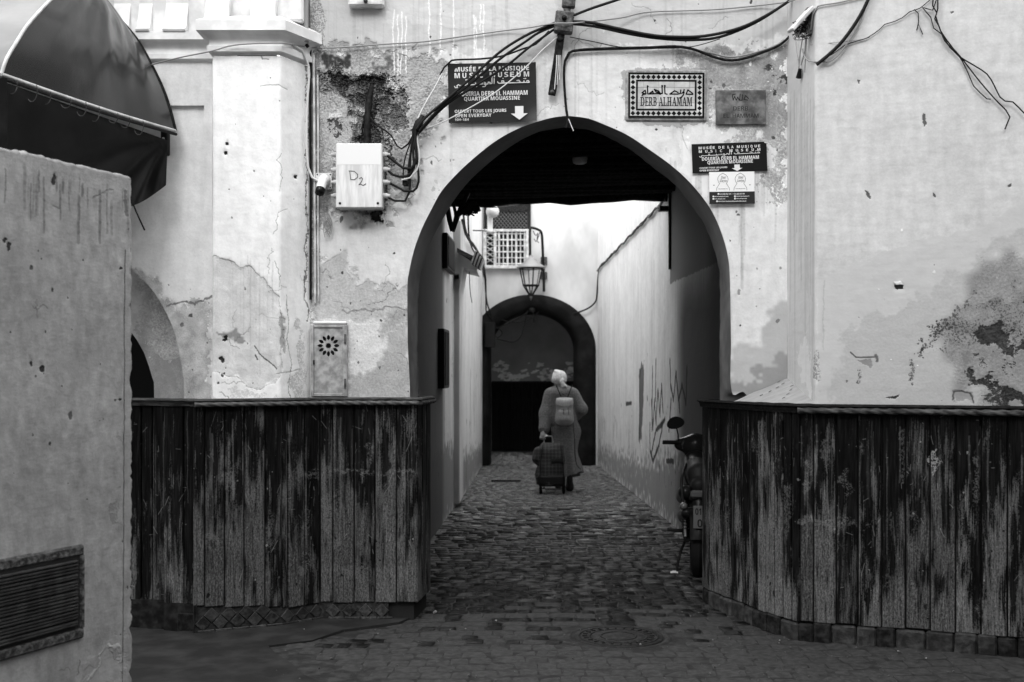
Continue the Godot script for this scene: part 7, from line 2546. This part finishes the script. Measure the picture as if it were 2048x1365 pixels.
# ---------------------------------------------------------------- the walker, seen from behind
func walker() -> void:
	var o := thing("person", "person in a long hooded robe and pale headscarf walking away, pulling a trolley bag", "person", Vector3(0.51, 0.005, -15.0))
	var cloth := grain(0.38, 0.48, 0.03, 0.9, 0.25, Vector3.ONE, 201)
	cloth.rim_enabled = true
	cloth.rim = 0.3
	var skin := grey(0.22, 0.6)
	var dark := grey(0.03, 0.7)
	# the body: head, neck, trunk, legs and hands in one surface
	var f := Flesh.new(Vector3(-0.42, -0.02, -0.45), Vector3(0.42, 1.62, 0.36), 0.016)
	f.bone(Vector3(-0.034, 1.475, -0.02), Vector3(-0.034, 1.49, -0.01), 0.082, 0.084, 0.03)
	f.bone(Vector3(-0.038, 1.42, -0.06), Vector3(-0.036, 1.44, -0.05), 0.052, 0.06, 0.04)
	f.bone(Vector3(-0.01, 1.26, 0.0), Vector3(-0.03, 1.42, -0.01), 0.058, 0.05, 0.04)
	f.bone(Vector3(0.0, 1.22, 0.0), Vector3(0.02, 0.92, 0.0), 0.12, 0.115, 0.05, 1.3)
	f.bone(Vector3(0.02, 0.9, 0.0), Vector3(0.0, 0.84, 0.0), 0.13, 0.13, 0.05, 1.2)
	f.bone(Vector3(-0.05, 0.84, 0.0), Vector3(-0.04, 0.46, -0.1), 0.085, 0.055, 0.05)
	f.bone(Vector3(-0.04, 0.46, -0.1), Vector3(-0.04, 0.09, -0.13), 0.055, 0.038, 0.03)
	f.bone(Vector3(0.09, 0.84, 0.0), Vector3(0.08, 0.48, 0.0), 0.085, 0.055, 0.05)
	f.bone(Vector3(0.08, 0.48, 0.0), Vector3(0.095, 0.2, 0.12), 0.056, 0.04, 0.03)
	f.bone(Vector3(-0.17, 1.25, 0.0), Vector3(-0.22, 1.0, 0.04), 0.05, 0.042, 0.04)
	f.bone(Vector3(-0.22, 1.0, 0.04), Vector3(-0.245, 0.79, 0.13), 0.042, 0.03, 0.03)
	f.bone(Vector3(0.17, 1.25, 0.0), Vector3(0.27, 1.07, 0.02), 0.05, 0.042, 0.04)
	f.bone(Vector3(0.27, 1.07, 0.02), Vector3(0.16, 0.97, -0.16), 0.042, 0.03, 0.03)
	var s := Shape.new()
	f.mesh(s)
	# face, on a finer grid
	var h := Flesh.new(Vector3(-0.14, 1.36, -0.16), Vector3(0.08, 1.6, 0.1), 0.007)
	h.bone(Vector3(-0.034, 1.475, -0.015), Vector3(-0.034, 1.49, -0.01), 0.084, 0.086, 0.02)
	h.bone(Vector3(-0.038, 1.415, -0.065), Vector3(-0.036, 1.44, -0.05), 0.046, 0.058, 0.03)
	h.bone(Vector3(-0.042, 1.475, -0.1), Vector3(-0.043, 1.45, -0.112), 0.009, 0.013, 0.012)
	h.bone(Vector3(-0.058, 1.426, -0.102), Vector3(-0.026, 1.426, -0.102), 0.008, 0.008, 0.01)
	h.bone(Vector3(-0.075, 1.495, -0.09), Vector3(-0.008, 1.495, -0.09), 0.012, 0.012, 0.015)
	h.mesh(s)
	# hands: palm, four fingers and a thumb each
	_hand(s, Vector3(-0.248, 0.775, 0.14), Vector3(-0.05, -0.85, 0.45), Vector3(1, 0.0, 0.1), 1.0)
	_hand(s, Vector3(0.15, 0.965, -0.17), Vector3(-0.9, -0.15, -0.3), Vector3(0.0, 1.0, 0.0), -1.0)
	var body := part("body", s, skin, o)
	for e in [-1.0, 1.0]:
		s = Shape.new()
		s.lathe([Vector2(0.0, 0.010), Vector2(0.008, 0.006), Vector2(0.010, 0.0)], Vector3(-0.04 + e * 0.03, 1.48, -0.092), Vector3(0, 0, -1), 8)
		part("eye", s, M.black, body)
	# the robe
	var r := Flesh.new(Vector3(-0.42, 0.1, -0.36), Vector3(0.44, 1.46, 0.36), 0.0155)
	r.bone(Vector3(-0.09, 1.28, 0.0), Vector3(0.09, 1.285, 0.0), 0.088, 0.088, 0.06)
	r.bone(Vector3(-0.01, 1.3, 0.01), Vector3(-0.01, 1.35, 0.0), 0.085, 0.072, 0.05)
	r.bone(Vector3(0.0, 1.22, 0.0), Vector3(0.02, 0.95, 0.0), 0.165, 0.165, 0.06, 1.3)
	r.bone(Vector3(0.02, 0.95, 0.0), Vector3(0.03, 0.86, 0.0), 0.168, 0.16, 0.06, 1.25)
	r.bone(Vector3(-0.16, 1.275, 0.0), Vector3(-0.215, 1.02, 0.03), 0.074, 0.078, 0.05)
	r.bone(Vector3(-0.215, 1.02, 0.03), Vector3(-0.235, 0.83, 0.1), 0.076, 0.074, 0.05, 1.0, 0.008, 5.0)
	r.bone(Vector3(0.16, 1.275, 0.0), Vector3(0.262, 1.075, 0.02), 0.074, 0.074, 0.05)
	r.bone(Vector3(0.262, 1.075, 0.02), Vector3(0.2, 0.98, -0.12), 0.072, 0.066, 0.05)
	# the hood lying on the back
	r.bone(Vector3(-0.06, 1.3, 0.07), Vector3(0.06, 1.3, 0.07), 0.05, 0.05, 0.04)
	r.bone(Vector3(-0.02, 1.28, 0.085), Vector3(0.0, 1.18, 0.1), 0.06, 0.04, 0.05)
	s = Shape.new()
	r.mesh(s)
	# the skirt hangs in folds from the hips and swings out behind the trailing foot
	s.smooth(true)
	var sk := []
	for i in 30:
		var v := i / 29.0
		var ring := []
		for j in 72:
			var a := TAU * j / 72.0
			var hem := 0.205 + 0.035 * sin(a * 2.0 + 0.6) + 0.03 * cos(a - 0.9)
			var y := lerpf(1.0, hem, v)
			var kick := pow(v, 2.2) * maxf(0.0, cos(a - 0.75))
			var fold := (pow(absf(sin(a * 3.5 + 0.8 * v + 0.5 * sin(a * 2.0))), 0.7) - 0.5) * 0.055 * minf(1.0, v * 1.3) + 0.016 * sin(a * 11.0 + 2.0 * v) * v
			var rx := lerpf(0.165, 0.15, v) + fold + kick * 0.03 + maxf(0.0, cos(a)) * (0.05 * exp(-pow((v - 0.28) / 0.16, 2.0)) - 0.03 * exp(-pow((v - 0.66) / 0.15, 2.0)) + 0.03 * pow(v, 8.0))
			var rz := lerpf(0.132, 0.16, v) + fold + kick * 0.09
			ring.append(Vector3(0.025 + 0.04 * v + cos(a) * rx, y, sin(a) * rz + 0.03 * v * v))
		ring.reverse()
		sk.append(ring)
	s.rows(sk, [], true)
	s.smooth(false)
	part("robe", s, cloth, body)
	s = Shape.new()
	s.tube(curve([Vector3(0.14, 0.95, 0.16), Vector3(0.16, 0.7, 0.2), Vector3(0.165, 0.5, 0.23), Vector3(0.19, 0.36, 0.24), Vector3(0.245, 0.3, 0.2)]), 0.007, 5)
	part("robe_edge", s, M.tile, body)
	# headscarf: wound cloth, knot and tail
	var k := Flesh.new(Vector3(-0.18, 1.34, -0.16), Vector3(0.12, 1.62, 0.2), 0.008)
	k.bone(Vector3(-0.03, 1.49, 0.0), Vector3(-0.034, 1.5, -0.01), 0.096, 0.092, 0.02)
	for j in 5:
		var y := 1.45 + j * 0.028
		var rad := 0.088 - 0.006 * j * j * 0.35
		for m in 8:
			var a := TAU * m / 8.0 + 0.4
			var b := TAU * (m + 1) / 8.0 + 0.4
			if sin(a) < -0.72 and y < 1.5: continue
			k.bone(Vector3(-0.032 + cos(a) * rad, y + 0.018 * sin(a + j), -0.005 + sin(a) * rad), Vector3(-0.032 + cos(b) * rad, y + 0.018 * sin(b + j), -0.005 + sin(b) * rad), 0.017, 0.017, 0.012)
	k.bone(Vector3(0.0, 1.44, 0.095), Vector3(0.01, 1.455, 0.095), 0.028, 0.026, 0.015)
	k.bone(Vector3(0.0, 1.43, 0.1), Vector3(0.012, 1.385, 0.095), 0.022, 0.028, 0.015, 1.0, 0.006, 5.0)
	k.bone(Vector3(0.02, 1.42, 0.098), Vector3(0.05, 1.375, 0.09), 0.016, 0.02, 0.015)
	s = Shape.new()
	k.mesh(s)
	part("headscarf", s, grain(0.66, 0.93, 0.02, 0.9, 0.3, Vector3.ONE, 203), body)
	# trousers' cuff and shoes
	for q in [[Vector3(-0.04, 0.0, -0.13), 0.0], [Vector3(0.098, 0.02, 0.1), 1.0]]:
		s = Shape.new()
		var fl := Flesh.new(Vector3(-0.2, -0.05, -0.35), Vector3(0.25, 0.3, 0.3), 0.011)
		var c: Vector3 = q[0]
		if q[1] < 0.5:
			fl.bone(c + Vector3(0, 0.035, 0.03), c + Vector3(-0.005, 0.03, -0.13), 0.036, 0.036, 0.03)
			fl.bone(c + Vector3(0, 0.09, 0.01), c + Vector3(0, 0.05, 0.01), 0.04, 0.042, 0.03)
		else:
			fl.bone(c + Vector3(0.0, 0.165, 0.035), c + Vector3(0.006, 0.03, -0.03), 0.04, 0.052, 0.03)
			fl.bone(c + Vector3(0.006, 0.03, -0.03), c + Vector3(0.006, 0.018, -0.09), 0.048, 0.036, 0.03)
		fl.mesh(s)
		part("shoe", s, dark, body)

	# backpack
	var bp := thing("backpack", "small pale backpack with a flap on the walker's back", "backpack", Vector3(0.51 + 0.03, 1.075, -14.825))
	var bag := grain(0.5, 0.6, 0.03, 0.85, 0.2, Vector3.ONE, 205)
	bp.scale = Vector3(0.92, 1.12, 1.0)
	s = Shape.new()
	var bf := Flesh.new(Vector3(-0.2, -0.25, -0.13), Vector3(0.2, 0.25, 0.16), 0.011)
	for e in [-1.0, 1.0]:
		bf.bone(Vector3(e * 0.065, 0.08, 0.0), Vector3(e * 0.07, -0.11, 0.01), 0.05, 0.058, 0.05)
		bf.bone(Vector3(-0.065, e * 0.095 - 0.01, 0.0), Vector3(0.065, e * 0.095 - 0.01, 0.0), 0.05, 0.05, 0.05)
	bf.bone(Vector3(0, 0.06, 0.0), Vector3(0, -0.1, 0.02), 0.07, 0.075, 0.05)
	bf.mesh(s)
	part("bag_body", s, bag, bp)
	s = Shape.new()
	var pf := Flesh.new(Vector3(-0.16, -0.2, 0.0), Vector3(0.16, 0.06, 0.16), 0.01)
	pf.bone(Vector3(-0.06, -0.03, 0.055), Vector3(0.06, -0.03, 0.055), 0.036, 0.036, 0.02)
	pf.bone(Vector3(-0.06, -0.1, 0.06), Vector3(0.06, -0.1, 0.06), 0.042, 0.042, 0.05)
	pf.mesh(s)
	part("front_pocket", s, bag, bp)
	s = Shape.new()
	s.smooth(true)
	var g := []
	for i in 9:
		var v := i / 8.0
		var row := []
		for j in 13:
			var u := j / 12.0 * 2.0 - 1.0
			var a := v * 1.9
			row.append(Vector3(u * (0.108 + 0.012 * v), 0.135 + 0.02 * sin(a) - 0.10 * v * v - 0.01 * cos(u * 3.0) * v, 0.0 + 0.085 * sin(minf(a, 1.57)) - 0.02 * u * u))
		g.append(row)
	s.rows(g)
	part("flap", s, grain(0.56, 0.68, 0.03, 0.85, 0.2, Vector3.ONE, 206), bp)
	for e in [-1.0, 1.0]:
		s = Shape.new()
		s.tube(curve([Vector3(e * 0.03, 0.12, 0.0), Vector3(e * 0.07, 0.2, -0.02), Vector3(e * 0.115, 0.29, -0.1)]), 0.008, 5)
		part("strap", s, M.dark_iron, bp)
		s = Shape.new()
		s.tube(curve([Vector3(0.02 + e * 0.03, 0.03, 0.092), Vector3(0.02 + e * 0.032, 0.0, 0.098), Vector3(0.02 + e * 0.036, -0.05, 0.1)]), 0.005, 5)
		part("buckle_strap", s, M.iron, bp)
	s = Shape.new()
	s.tube(curve([Vector3(-0.05, 0.13, 0.0), Vector3(-0.03, 0.19, 0.0), Vector3(0.02, 0.17, 0.0), Vector3(0.05, 0.135, 0.0)]), 0.007, 5)
	part("carry_loop", s, M.iron, bp)

# palm, four unequal bent fingers, and a thumb from the side of the palm
func _hand(s: Shape, wrist: Vector3, along: Vector3, side: Vector3, curl: float) -> void:
	var t := along.normalized()
	var x := (side - t * side.dot(t)).normalized()
	var n := t.cross(x) * curl
	var lo := wrist - Vector3.ONE * 0.15
	var f := Flesh.new(lo, wrist + Vector3.ONE * 0.15, 0.006)
	f.bone(wrist, wrist + t * 0.05, 0.026, 0.03, 0.02)
	for k in 4:
		var base := wrist + t * 0.07 + x * (0.03 - 0.02 * k)
		var l: float = [0.036, 0.042, 0.039, 0.03][k]
		f.bone(wrist + t * 0.02 + x * (0.015 - 0.01 * k), base, 0.016, 0.013, 0.012)
		var b := base + (t * 0.9 + n * 0.45).normalized() * l
		var c := b + (t * 0.25 + n * 0.95).normalized() * l * 0.75
		var e := c + (-t * 0.5 + n * 0.8).normalized() * l * 0.55
		f.bone(base, b, 0.0105, 0.0095, 0.006)
		f.bone(b, c, 0.0095, 0.0085, 0.004)
		f.bone(c, e, 0.0085, 0.0075, 0.004)
	var th := wrist + t * 0.025 + x * 0.026
	f.bone(th, th + (t * 0.6 + x * 0.7 + n * 0.3).normalized() * 0.036, 0.014, 0.011, 0.01)
	f.bone(th + (t * 0.6 + x * 0.7 + n * 0.3).normalized() * 0.036, th + (t * 0.6 + x * 0.7 + n * 0.3).normalized() * 0.036 + (t * 0.8 + n * 0.6).normalized() * 0.03, 0.011, 0.009, 0.006)
	f.mesh(s)

# ---------------------------------------------------------------- the trolley bag
func trolley() -> void:
	var O := Vector3(0.375, 0.0, -14.62)
	var o := thing("shopping_trolley", "dark chequered two-wheeled shopping trolley bag pulled behind the walker", "trolley", O)
	# woven check: pale threads over dark cloth
	var im := Image.create(64, 64, false, Image.FORMAT_L8)
	for y in 64:
		for x in 64:
			var v := 0.15 + 0.03 * float((x * 7 + y * 13) % 5) / 5.0
			if x % 16 < 2 or y % 16 < 2: v = 0.31
			if x % 16 == 8 or y % 16 == 8: v = 0.09
			im.set_pixel(x, y, Color(v, v, v))
	var check := StandardMaterial3D.new()
	check.albedo_texture = ImageTexture.create_from_image(im)
	check.uv1_triplanar = true
	check.uv1_scale = Vector3.ONE * 5.5
	check.roughness = 0.85
	var s := Shape.new()
	s.smooth(true)
	# a soft bag, wider below, slumping to one side
	var g := []
	for r in 15:
		var v := r / 14.0
		var y := lerpf(0.64, 0.13, v)
		var hx := lerpf(0.145, 0.172, minf(v * 1.5, 1.0)) - (0.03 if r == 0 else 0.0) - (0.02 * maxf(0.0, v - 0.8) * 5.0)
		var hz := lerpf(0.10, 0.135, minf(v * 1.4, 1.0)) - (0.04 if r == 0 else 0.0)
		var cx := -0.03 + 0.06 * (1.0 - v) * 0.3 + 0.015 * sin(v * 5.0)
		var ring := []
		for k in 28:
			var a := TAU * k / 28.0
			var c := Vector2(cos(a), sin(a))
			var e := 1.0 / pow(pow(absf(c.x), 4.0) + pow(absf(c.y), 4.0), 0.25)
			var w := 1.0 + 0.06 * sin(a * 5.0 + v * 6.0) + 0.035 * sin(v * 19.0 + a * 2.0)
			ring.append(Vector3(cx + c.x * e * hx * w, y + 0.02 * sin(a * 2.0 + 1.0) * (1.0 - v), c.y * e * hz * w - 0.06 * (1.0 - v)))
		g.append(ring)
	s.rows(g, [], true)
	s.smooth(false)
	s.face(g[0], Vector3.UP)
	s.face(g[14], Vector3.DOWN)
	part("bag", s, check, o)
	var low := Shape.new()
	low.box(Vector3(-0.01, 0.185, 0.0), Vector3(0.36, 0.15, 0.28), 0.03)
	part("bag_base", low, grey(0.022, 0.7), o)
	s = Shape.new()
	var pf := Flesh.new(Vector3(-0.36, 0.3, -0.16), Vector3(-0.05, 0.65, 0.16), 0.013)
	pf.bone(Vector3(-0.19, 0.53, -0.02), Vector3(-0.2, 0.45, 0.0), 0.055, 0.06, 0.04)
	pf.bone(Vector3(-0.17, 0.56, -0.02), Vector3(-0.15, 0.4, 0.0), 0.05, 0.05, 0.04)
	pf.mesh(s)
	part("side_pouch", s, check, o)
	s = Shape.new()
	s.smooth(true)
	var fl := []
	for r in 5:
		var row := []
		for k in 9:
			var u := k / 8.0 * 2.0 - 1.0
			row.append(Vector3(0.06 + u * 0.075, 0.47 - r * 0.016 - 0.01 * u * u, 0.128 + 0.012 * sin(r * 0.6)))
		fl.append(row)
	s.rows(fl)
	part("pocket_flap", s, grey(0.015, 0.7), o)
	for x in [-0.155, 0.14]:
		s = Shape.new()
		s.tube(curve([Vector3(x * 0.78, 0.63, 0.03), Vector3(x * 0.9, 0.5, 0.1), Vector3(x, 0.3, 0.145), Vector3(x, 0.14, 0.145)]), 0.007, 5)
		part("piping", s, M.black, o)
	# frame
	s = Shape.new()
	var bar := []
	for q in [[-0.13, 0.1, -0.10], [-0.125, 0.5, -0.15], [-0.12, 0.70, -0.17], [-0.105, 0.735, -0.175], [-0.02, 0.735, -0.175], [-0.01, 0.70, -0.17], [0.0, 0.62, -0.16]]: bar.append(Vector3(q[0] + 0.02, q[1], q[2]))
	s.tube(bar, 0.008, 6)
	part("handle", s, M.steel, o)
	s = Shape.new()
	s.tube([Vector3(-0.1, 0.106, 0.12), Vector3(-0.09, 0.075, 0.15), Vector3(0.1, 0.075, 0.15), Vector3(0.115, 0.106, 0.12)], 0.009, 6)
	s.tube([Vector3(-0.15, 0.072, 0.02), Vector3(0.15, 0.072, 0.02)], 0.007, 6)
	s.tube([Vector3(-0.1, 0.11, 0.12), Vector3(-0.12, 0.072, 0.02)], 0.007, 6)
	s.tube([Vector3(0.115, 0.11, 0.12), Vector3(0.12, 0.072, 0.02)], 0.007, 6)
	part("frame", s, M.iron, o)
	for e in [-1.0, 1.0]:
		s = Shape.new()
		s.lathe(_tyre(0.072, 0.02), Vector3(e * 0.148, 0.074, 0.02), Vector3(1, 0, 0), 24)
		var w := part("wheel", s, M.rubber, o)
		s = Shape.new()
		s.lathe([Vector2(0.0, 0.012), Vector2(0.05, 0.012), Vector2(0.052, 0.0), Vector2(0.05, -0.012), Vector2(0.0, -0.012)], Vector3(e * 0.148, 0.074, 0.02), Vector3(1, 0, 0), 20)
		part("rim", s, M.wire_grey, w)

func _tyre(r: float, w: float) -> Array:
	var out := []
	for k in 9:
		var a := PI * 2.0 * k / 8.0
		out.append(Vector2(r - w + cos(a) * w, -sin(a) * w * -1.0))
	return out

# ---------------------------------------------------------------- the motorbike behind the panelling, seen from its tail
func motorbike() -> void:
	var o := thing("motorbike", "dark motorbike parked in the shade half behind the curved panelling", "motorbike", Vector3(1.355, 0.0, -8.78))
	o.rotation.y = -0.13
	var body := grey(0.012, 0.3)
	for q in [[0.0, 0.062], [-1.2, 0.045]]:
		var s := Shape.new()
		s.lathe(_tyre(0.285, q[1]), Vector3(0, 0.285, q[0]), Vector3(1, 0, 0), 36)
		var w := part("wheel", s, M.rubber, o)
		s = Shape.new()
		s.lathe([Vector2(0.21, 0.03), Vector2(0.225, 0.02), Vector2(0.225, -0.02), Vector2(0.21, -0.03)], Vector3(0, 0.285, q[0]), Vector3(1, 0, 0), 30)
		s.lathe([Vector2(0.0, 0.05), Vector2(0.05, 0.045), Vector2(0.055, 0.0), Vector2(0.05, -0.045), Vector2(0.0, -0.05)], Vector3(0, 0.285, q[0]), Vector3(1, 0, 0), 14)
		part("rim", s, M.dark_iron, w)
		for k in 6:
			var a := TAU * k / 6.0
			s = Shape.new()
			s.tube([Vector3(0, 0.285 + sin(a) * 0.05, q[0] + cos(a) * 0.05), Vector3(0, 0.285 + sin(a) * 0.215, q[0] + cos(a) * 0.215)], 0.012, 5)
			part("spoke", s, M.dark_iron, w)
		s = Shape.new()
		s.smooth(true)
		var g := []
		for k in 13:
			var a := lerpf(0.15, 2.6, k / 12.0) if q[0] > -0.5 else lerpf(0.4, 2.5, k / 12.0)
			var row := []
			for j in 5:
				var u := j / 4.0 * 2.0 - 1.0
				row.append(Vector3(u * 0.07, 0.285 + sin(a) * (0.325 - 0.03 * u * u), q[0] + cos(a) * (0.325 - 0.03 * u * u)))
			g.append(row)
		s.rows(g)
		part("mudguard", s, body, o)
	var S := func(called: String, pts: Array, r: Variant, m: Material, sides := 7) -> void:
		var sh := Shape.new()
		sh.tube(curve(pts, 0.05) if not r is Array else pts, r, sides)
		part(called, sh, m, o)
	S.call("frame_tube", [Vector3(-0.06, 0.62, 0.12), Vector3(-0.07, 0.68, -0.1), Vector3(-0.06, 0.6, -0.4), Vector3(-0.05, 0.35, -0.6), Vector3(0, 0.75, -0.95)], 0.018, M.black)
	S.call("frame_tube", [Vector3(0.06, 0.62, 0.12), Vector3(0.07, 0.68, -0.1), Vector3(0.06, 0.6, -0.4), Vector3(0.05, 0.35, -0.6), Vector3(0, 0.75, -0.95)], 0.018, M.black)
	for e in [-1.0, 1.0]:
		S.call("fork_leg", [Vector3(e * 0.075, 0.285, -1.2), Vector3(e * 0.075, 0.6, -1.08), Vector3(e * 0.06, 0.92, -0.96)], 0.02, M.dark_iron)
		S.call("swing_arm", [Vector3(e * 0.085, 0.285, 0.02), Vector3(e * 0.08, 0.33, -0.45)], 0.02, M.dark_iron)
		# shock absorber: rod and coil
		S.call("shock_rod", [Vector3(e * 0.10, 0.31, 0.0), Vector3(e * 0.10, 0.60, -0.05)], 0.014, M.steel)
		var coil := []
		for k in 90: coil.append(Vector3(e * 0.10 + cos(k * 0.6) * 0.028, 0.37 + k * 0.0023, -0.015 - k * 0.00035 + sin(k * 0.6) * 0.028))
		S.call("spring", coil, 0.0055, M.iron, 5)
		# tail grab rail
		S.call("grab_rail", [Vector3(e * 0.09, 0.84, -0.32), Vector3(e * 0.12, 0.80, 0.0), Vector3(e * 0.13, 0.72, 0.12), Vector3(e * 0.12, 0.60, 0.16)], 0.012, M.dark_iron)
		# indicator on a stalk
		S.call("indicator_stalk", [Vector3(0, 0.56, 0.24), Vector3(e * 0.1, 0.56, 0.25)], 0.008, M.black)
		var sh := Shape.new()
		sh.lathe([Vector2(0.0, 0.035), Vector2(0.022, 0.025), Vector2(0.03, 0.0), Vector2(0.022, -0.025), Vector2(0.0, -0.035)], Vector3(e * 0.115, 0.575, 0.25), Vector3(0, 0, 1), 14)
		part("indicator", sh, grey(0.1, 0.2), o)
		# handlebar, grip, mirror
		S.call("handlebar", [Vector3(0, 0.96, -0.86), Vector3(e * 0.18, 0.985, -0.84), Vector3(e * 0.27, 0.985, -0.79)], 0.012, M.black)
		S.call("grip", [Vector3(e * 0.17, 0.985, -0.835), Vector3(e * 0.275, 0.988, -0.785)], 0.018, M.rubber)
		S.call("brake_lever", [Vector3(e * 0.17, 0.98, -0.87), Vector3(e * 0.22, 0.985, -0.87), Vector3(e * 0.28, 0.975, -0.82)], 0.006, M.iron, 5)
		S.call("mirror_stalk", [Vector3(e * 0.15, 0.99, -0.86), Vector3(e * 0.15, 1.05, -0.86), Vector3(e * 0.165, 1.11, -0.85)], 0.006, M.black, 5)
		sh = Shape.new()
		var mp := PackedVector2Array()
		for k in 18:
			var a := TAU * k / 18.0
			mp.append(Vector2(cos(a) * 0.075 * (1.0 - 0.18 * sin(a)), sin(a) * 0.052))
		sh.prism(mp, Transform3D(Basis(Vector3(0, 0, 1), -0.25 * e) * Basis(Vector3.UP, 0.2 * e), Vector3(e * 0.175, 1.15, -0.85)), -0.025, 0.0, null, true)
		part("mirror", sh, M.black, o)
		# footpeg, and its pale rubber
		S.call("footpeg", [Vector3(e * 0.08, 0.3, -0.38), Vector3(e * 0.24, 0.31, -0.36)], 0.014, M.rubber)
	# exhaust down the far side
	S.call("exhaust", [Vector3(0.14, 0.25, -0.5), Vector3(0.15, 0.28, -0.2), Vector3(0.16, 0.34, 0.2), Vector3(0.165, 0.38, 0.34)], [0.02, 0.035, 0.05, 0.045], M.dark_iron, 12)
	# chain guard, engine, stand
	var t := Shape.new()
	t.box(Vector3(-0.1, 0.3, -0.22), Vector3(0.03, 0.07, 0.46), 0.01)
	part("chain_guard", t, M.black, o)
	t = Shape.new()
	t.box(Vector3(0, 0.34, -0.58), Vector3(0.24, 0.24, 0.3), 0.04)
	for k in 5: t.box(Vector3(0, 0.45 + k * 0.022, -0.66), Vector3(0.2, 0.008, 0.16), 0.002)
	part("engine", t, M.dark_iron, o)
	S.call("side_stand", [Vector3(-0.08, 0.28, -0.3), Vector3(-0.14, 0.14, -0.2), Vector3(-0.17, 0.015, -0.12)], 0.011, M.dark_iron)
	t = Shape.new()
	t.box(Vector3(-0.185, 0.012, -0.10), Vector3(0.06, 0.012, 0.05), 0.003)
	t.box(Vector3(-0.185, 0.022, -0.072), Vector3(0.03, 0.018, 0.008), 0.002)
	part("stand_foot", t, grey(0.75, 0.3), o)
	# tail: seat, tail body, lamp, number plate
	var f := Flesh.new(Vector3(-0.2, 0.55, -0.8), Vector3(0.2, 0.95, 0.35), 0.018)
	f.bone(Vector3(0, 0.80, 0.02), Vector3(0, 0.79, -0.5), 0.085, 0.1, 0.04)
	f.bone(Vector3(0, 0.72, 0.14), Vector3(0, 0.74, -0.3), 0.06, 0.085, 0.04)
	t = Shape.new()
	f.mesh(t)
	part("seat", t, grey(0.014, 0.55), o)
	f = Flesh.new(Vector3(-0.25, 0.5, -1.2), Vector3(0.25, 1.06, -0.3), 0.018)
	f.bone(Vector3(0, 0.74, -0.55), Vector3(0, 0.8, -0.8), 0.11, 0.12, 0.05)
	f.bone(Vector3(0, 0.62, -0.6), Vector3(0, 0.7, -0.85), 0.09, 0.09, 0.05)
	t = Shape.new()
	f.mesh(t)
	part("tank", t, body, o)
	f = Flesh.new(Vector3(-0.28, 0.7, -1.2), Vector3(0.28, 1.1, -0.6), 0.014)
	f.bone(Vector3(-0.13, 0.965, -0.9), Vector3(0.13, 0.965, -0.9), 0.055, 0.055, 0.04)
	f.bone(Vector3(0, 0.95, -0.9), Vector3(0, 0.82, -0.94), 0.11, 0.08, 0.05)
	t = Shape.new()
	f.mesh(t)
	part("handlebar_cowl", t, grey(0.02, 0.22), o)
	t = Shape.new()
	t.tube([Vector3(-0.10, 1.0, -0.845), Vector3(-0.115, 0.97, -0.84), Vector3(-0.11, 0.93, -0.85)], 0.008, 5)
	part("trim_strip", t, M.iron, o)
	# side covers and tail body
	f = Flesh.new(Vector3(-0.28, 0.35, -0.75), Vector3(0.28, 0.9, 0.35), 0.018)
	for e in [-1.0, 1.0]:
		f.bone(Vector3(e * 0.10, 0.66, 0.08), Vector3(e * 0.10, 0.58, -0.45), 0.055, 0.075, 0.05)
		f.bone(Vector3(e * 0.09, 0.50, 0.1), Vector3(e * 0.095, 0.42, -0.4), 0.045, 0.065, 0.05)
	f.bone(Vector3(0, 0.6, 0.16), Vector3(0, 0.42, 0.27), 0.05, 0.035, 0.05)
	t = Shape.new()
	f.mesh(t)
	part("side_cover", t, grey(0.012, 0.3), o)
	t = Shape.new()
	t.box(Vector3(0, 0.66, 0.2), Vector3(0.13, 0.06, 0.06), 0.015)
	part("tail_lamp", t, grey(0.08, 0.2), o)
	t = Shape.new()
	t.box(Vector3(0.02, 0.5, 0.3), Vector3(0.13, 0.17, 0.006), 0.002, Basis(Vector3.RIGHT, -0.2))
	var plate := part("number_plate", t, grey(0.07, 0.5), o)
	text("01", M.black, plate, Transform3D(Basis(Vector3.RIGHT, -0.2), Vector3(0.02, 0.455, 0.3125)), 0.07, 0.06)
	text("0176", M.black, plate, Transform3D(Basis(Vector3.RIGHT, -0.2), Vector3(0.02, 0.54, 0.296)), 0.1, 0.05)

# ---------------------------------------------------------------- litter on the ground
func litter() -> void:
	var rng := RandomNumberGenerator.new()
	rng.seed = 77
	var spots := [[870, 1230, "crumpled white scrap of paper by the left panelling's post"], [931, 1262, "tiny white scrap on the paving below the left panelling"], [1366, 1170, ""], [992, 1246, "small white fleck in the middle of the paving"], [1281, 1294, "small white fleck at the manhole cover's edge"], [1560, 1286, "white fleck at the foot of the curved panelling"], [1797, 1308, "pale pebble before the street face of the right panelling"], [1853, 1322, "pale crumb farthest along the right panelling's foot"], [1408, 1204, "pale scrap by the curved panelling's first stones"], [608, 1263, "pale crumb on the cement strip"]]
	for q in spots:
		if q[2] == "": continue
		var d: float = 1.6 * F / (q[1] - 740.0)
		var s := Shape.new()
		var r := 0.011 if q[0] == 870 else rng.randf_range(0.003, 0.006)
		var c := at(q[0], q[1], d) + Vector3(0, r * 0.7 + 0.01, 0)
		for k in 4: s.box(c + Vector3(rng.randf_range(-1, 1), rng.randf_range(-0.4, 0.4), rng.randf_range(-1, 1)) * r * 0.7, Vector3(r * 1.6, r * 0.5, r * 1.3), r * 0.1, Basis(Vector3(rng.randf(), rng.randf(), rng.randf() + 0.1).normalized(), rng.randf() * 6.0))
		tag(part("scrap", s, M.room_plaster), q[2], "litter", "scraps of litter on the paving")
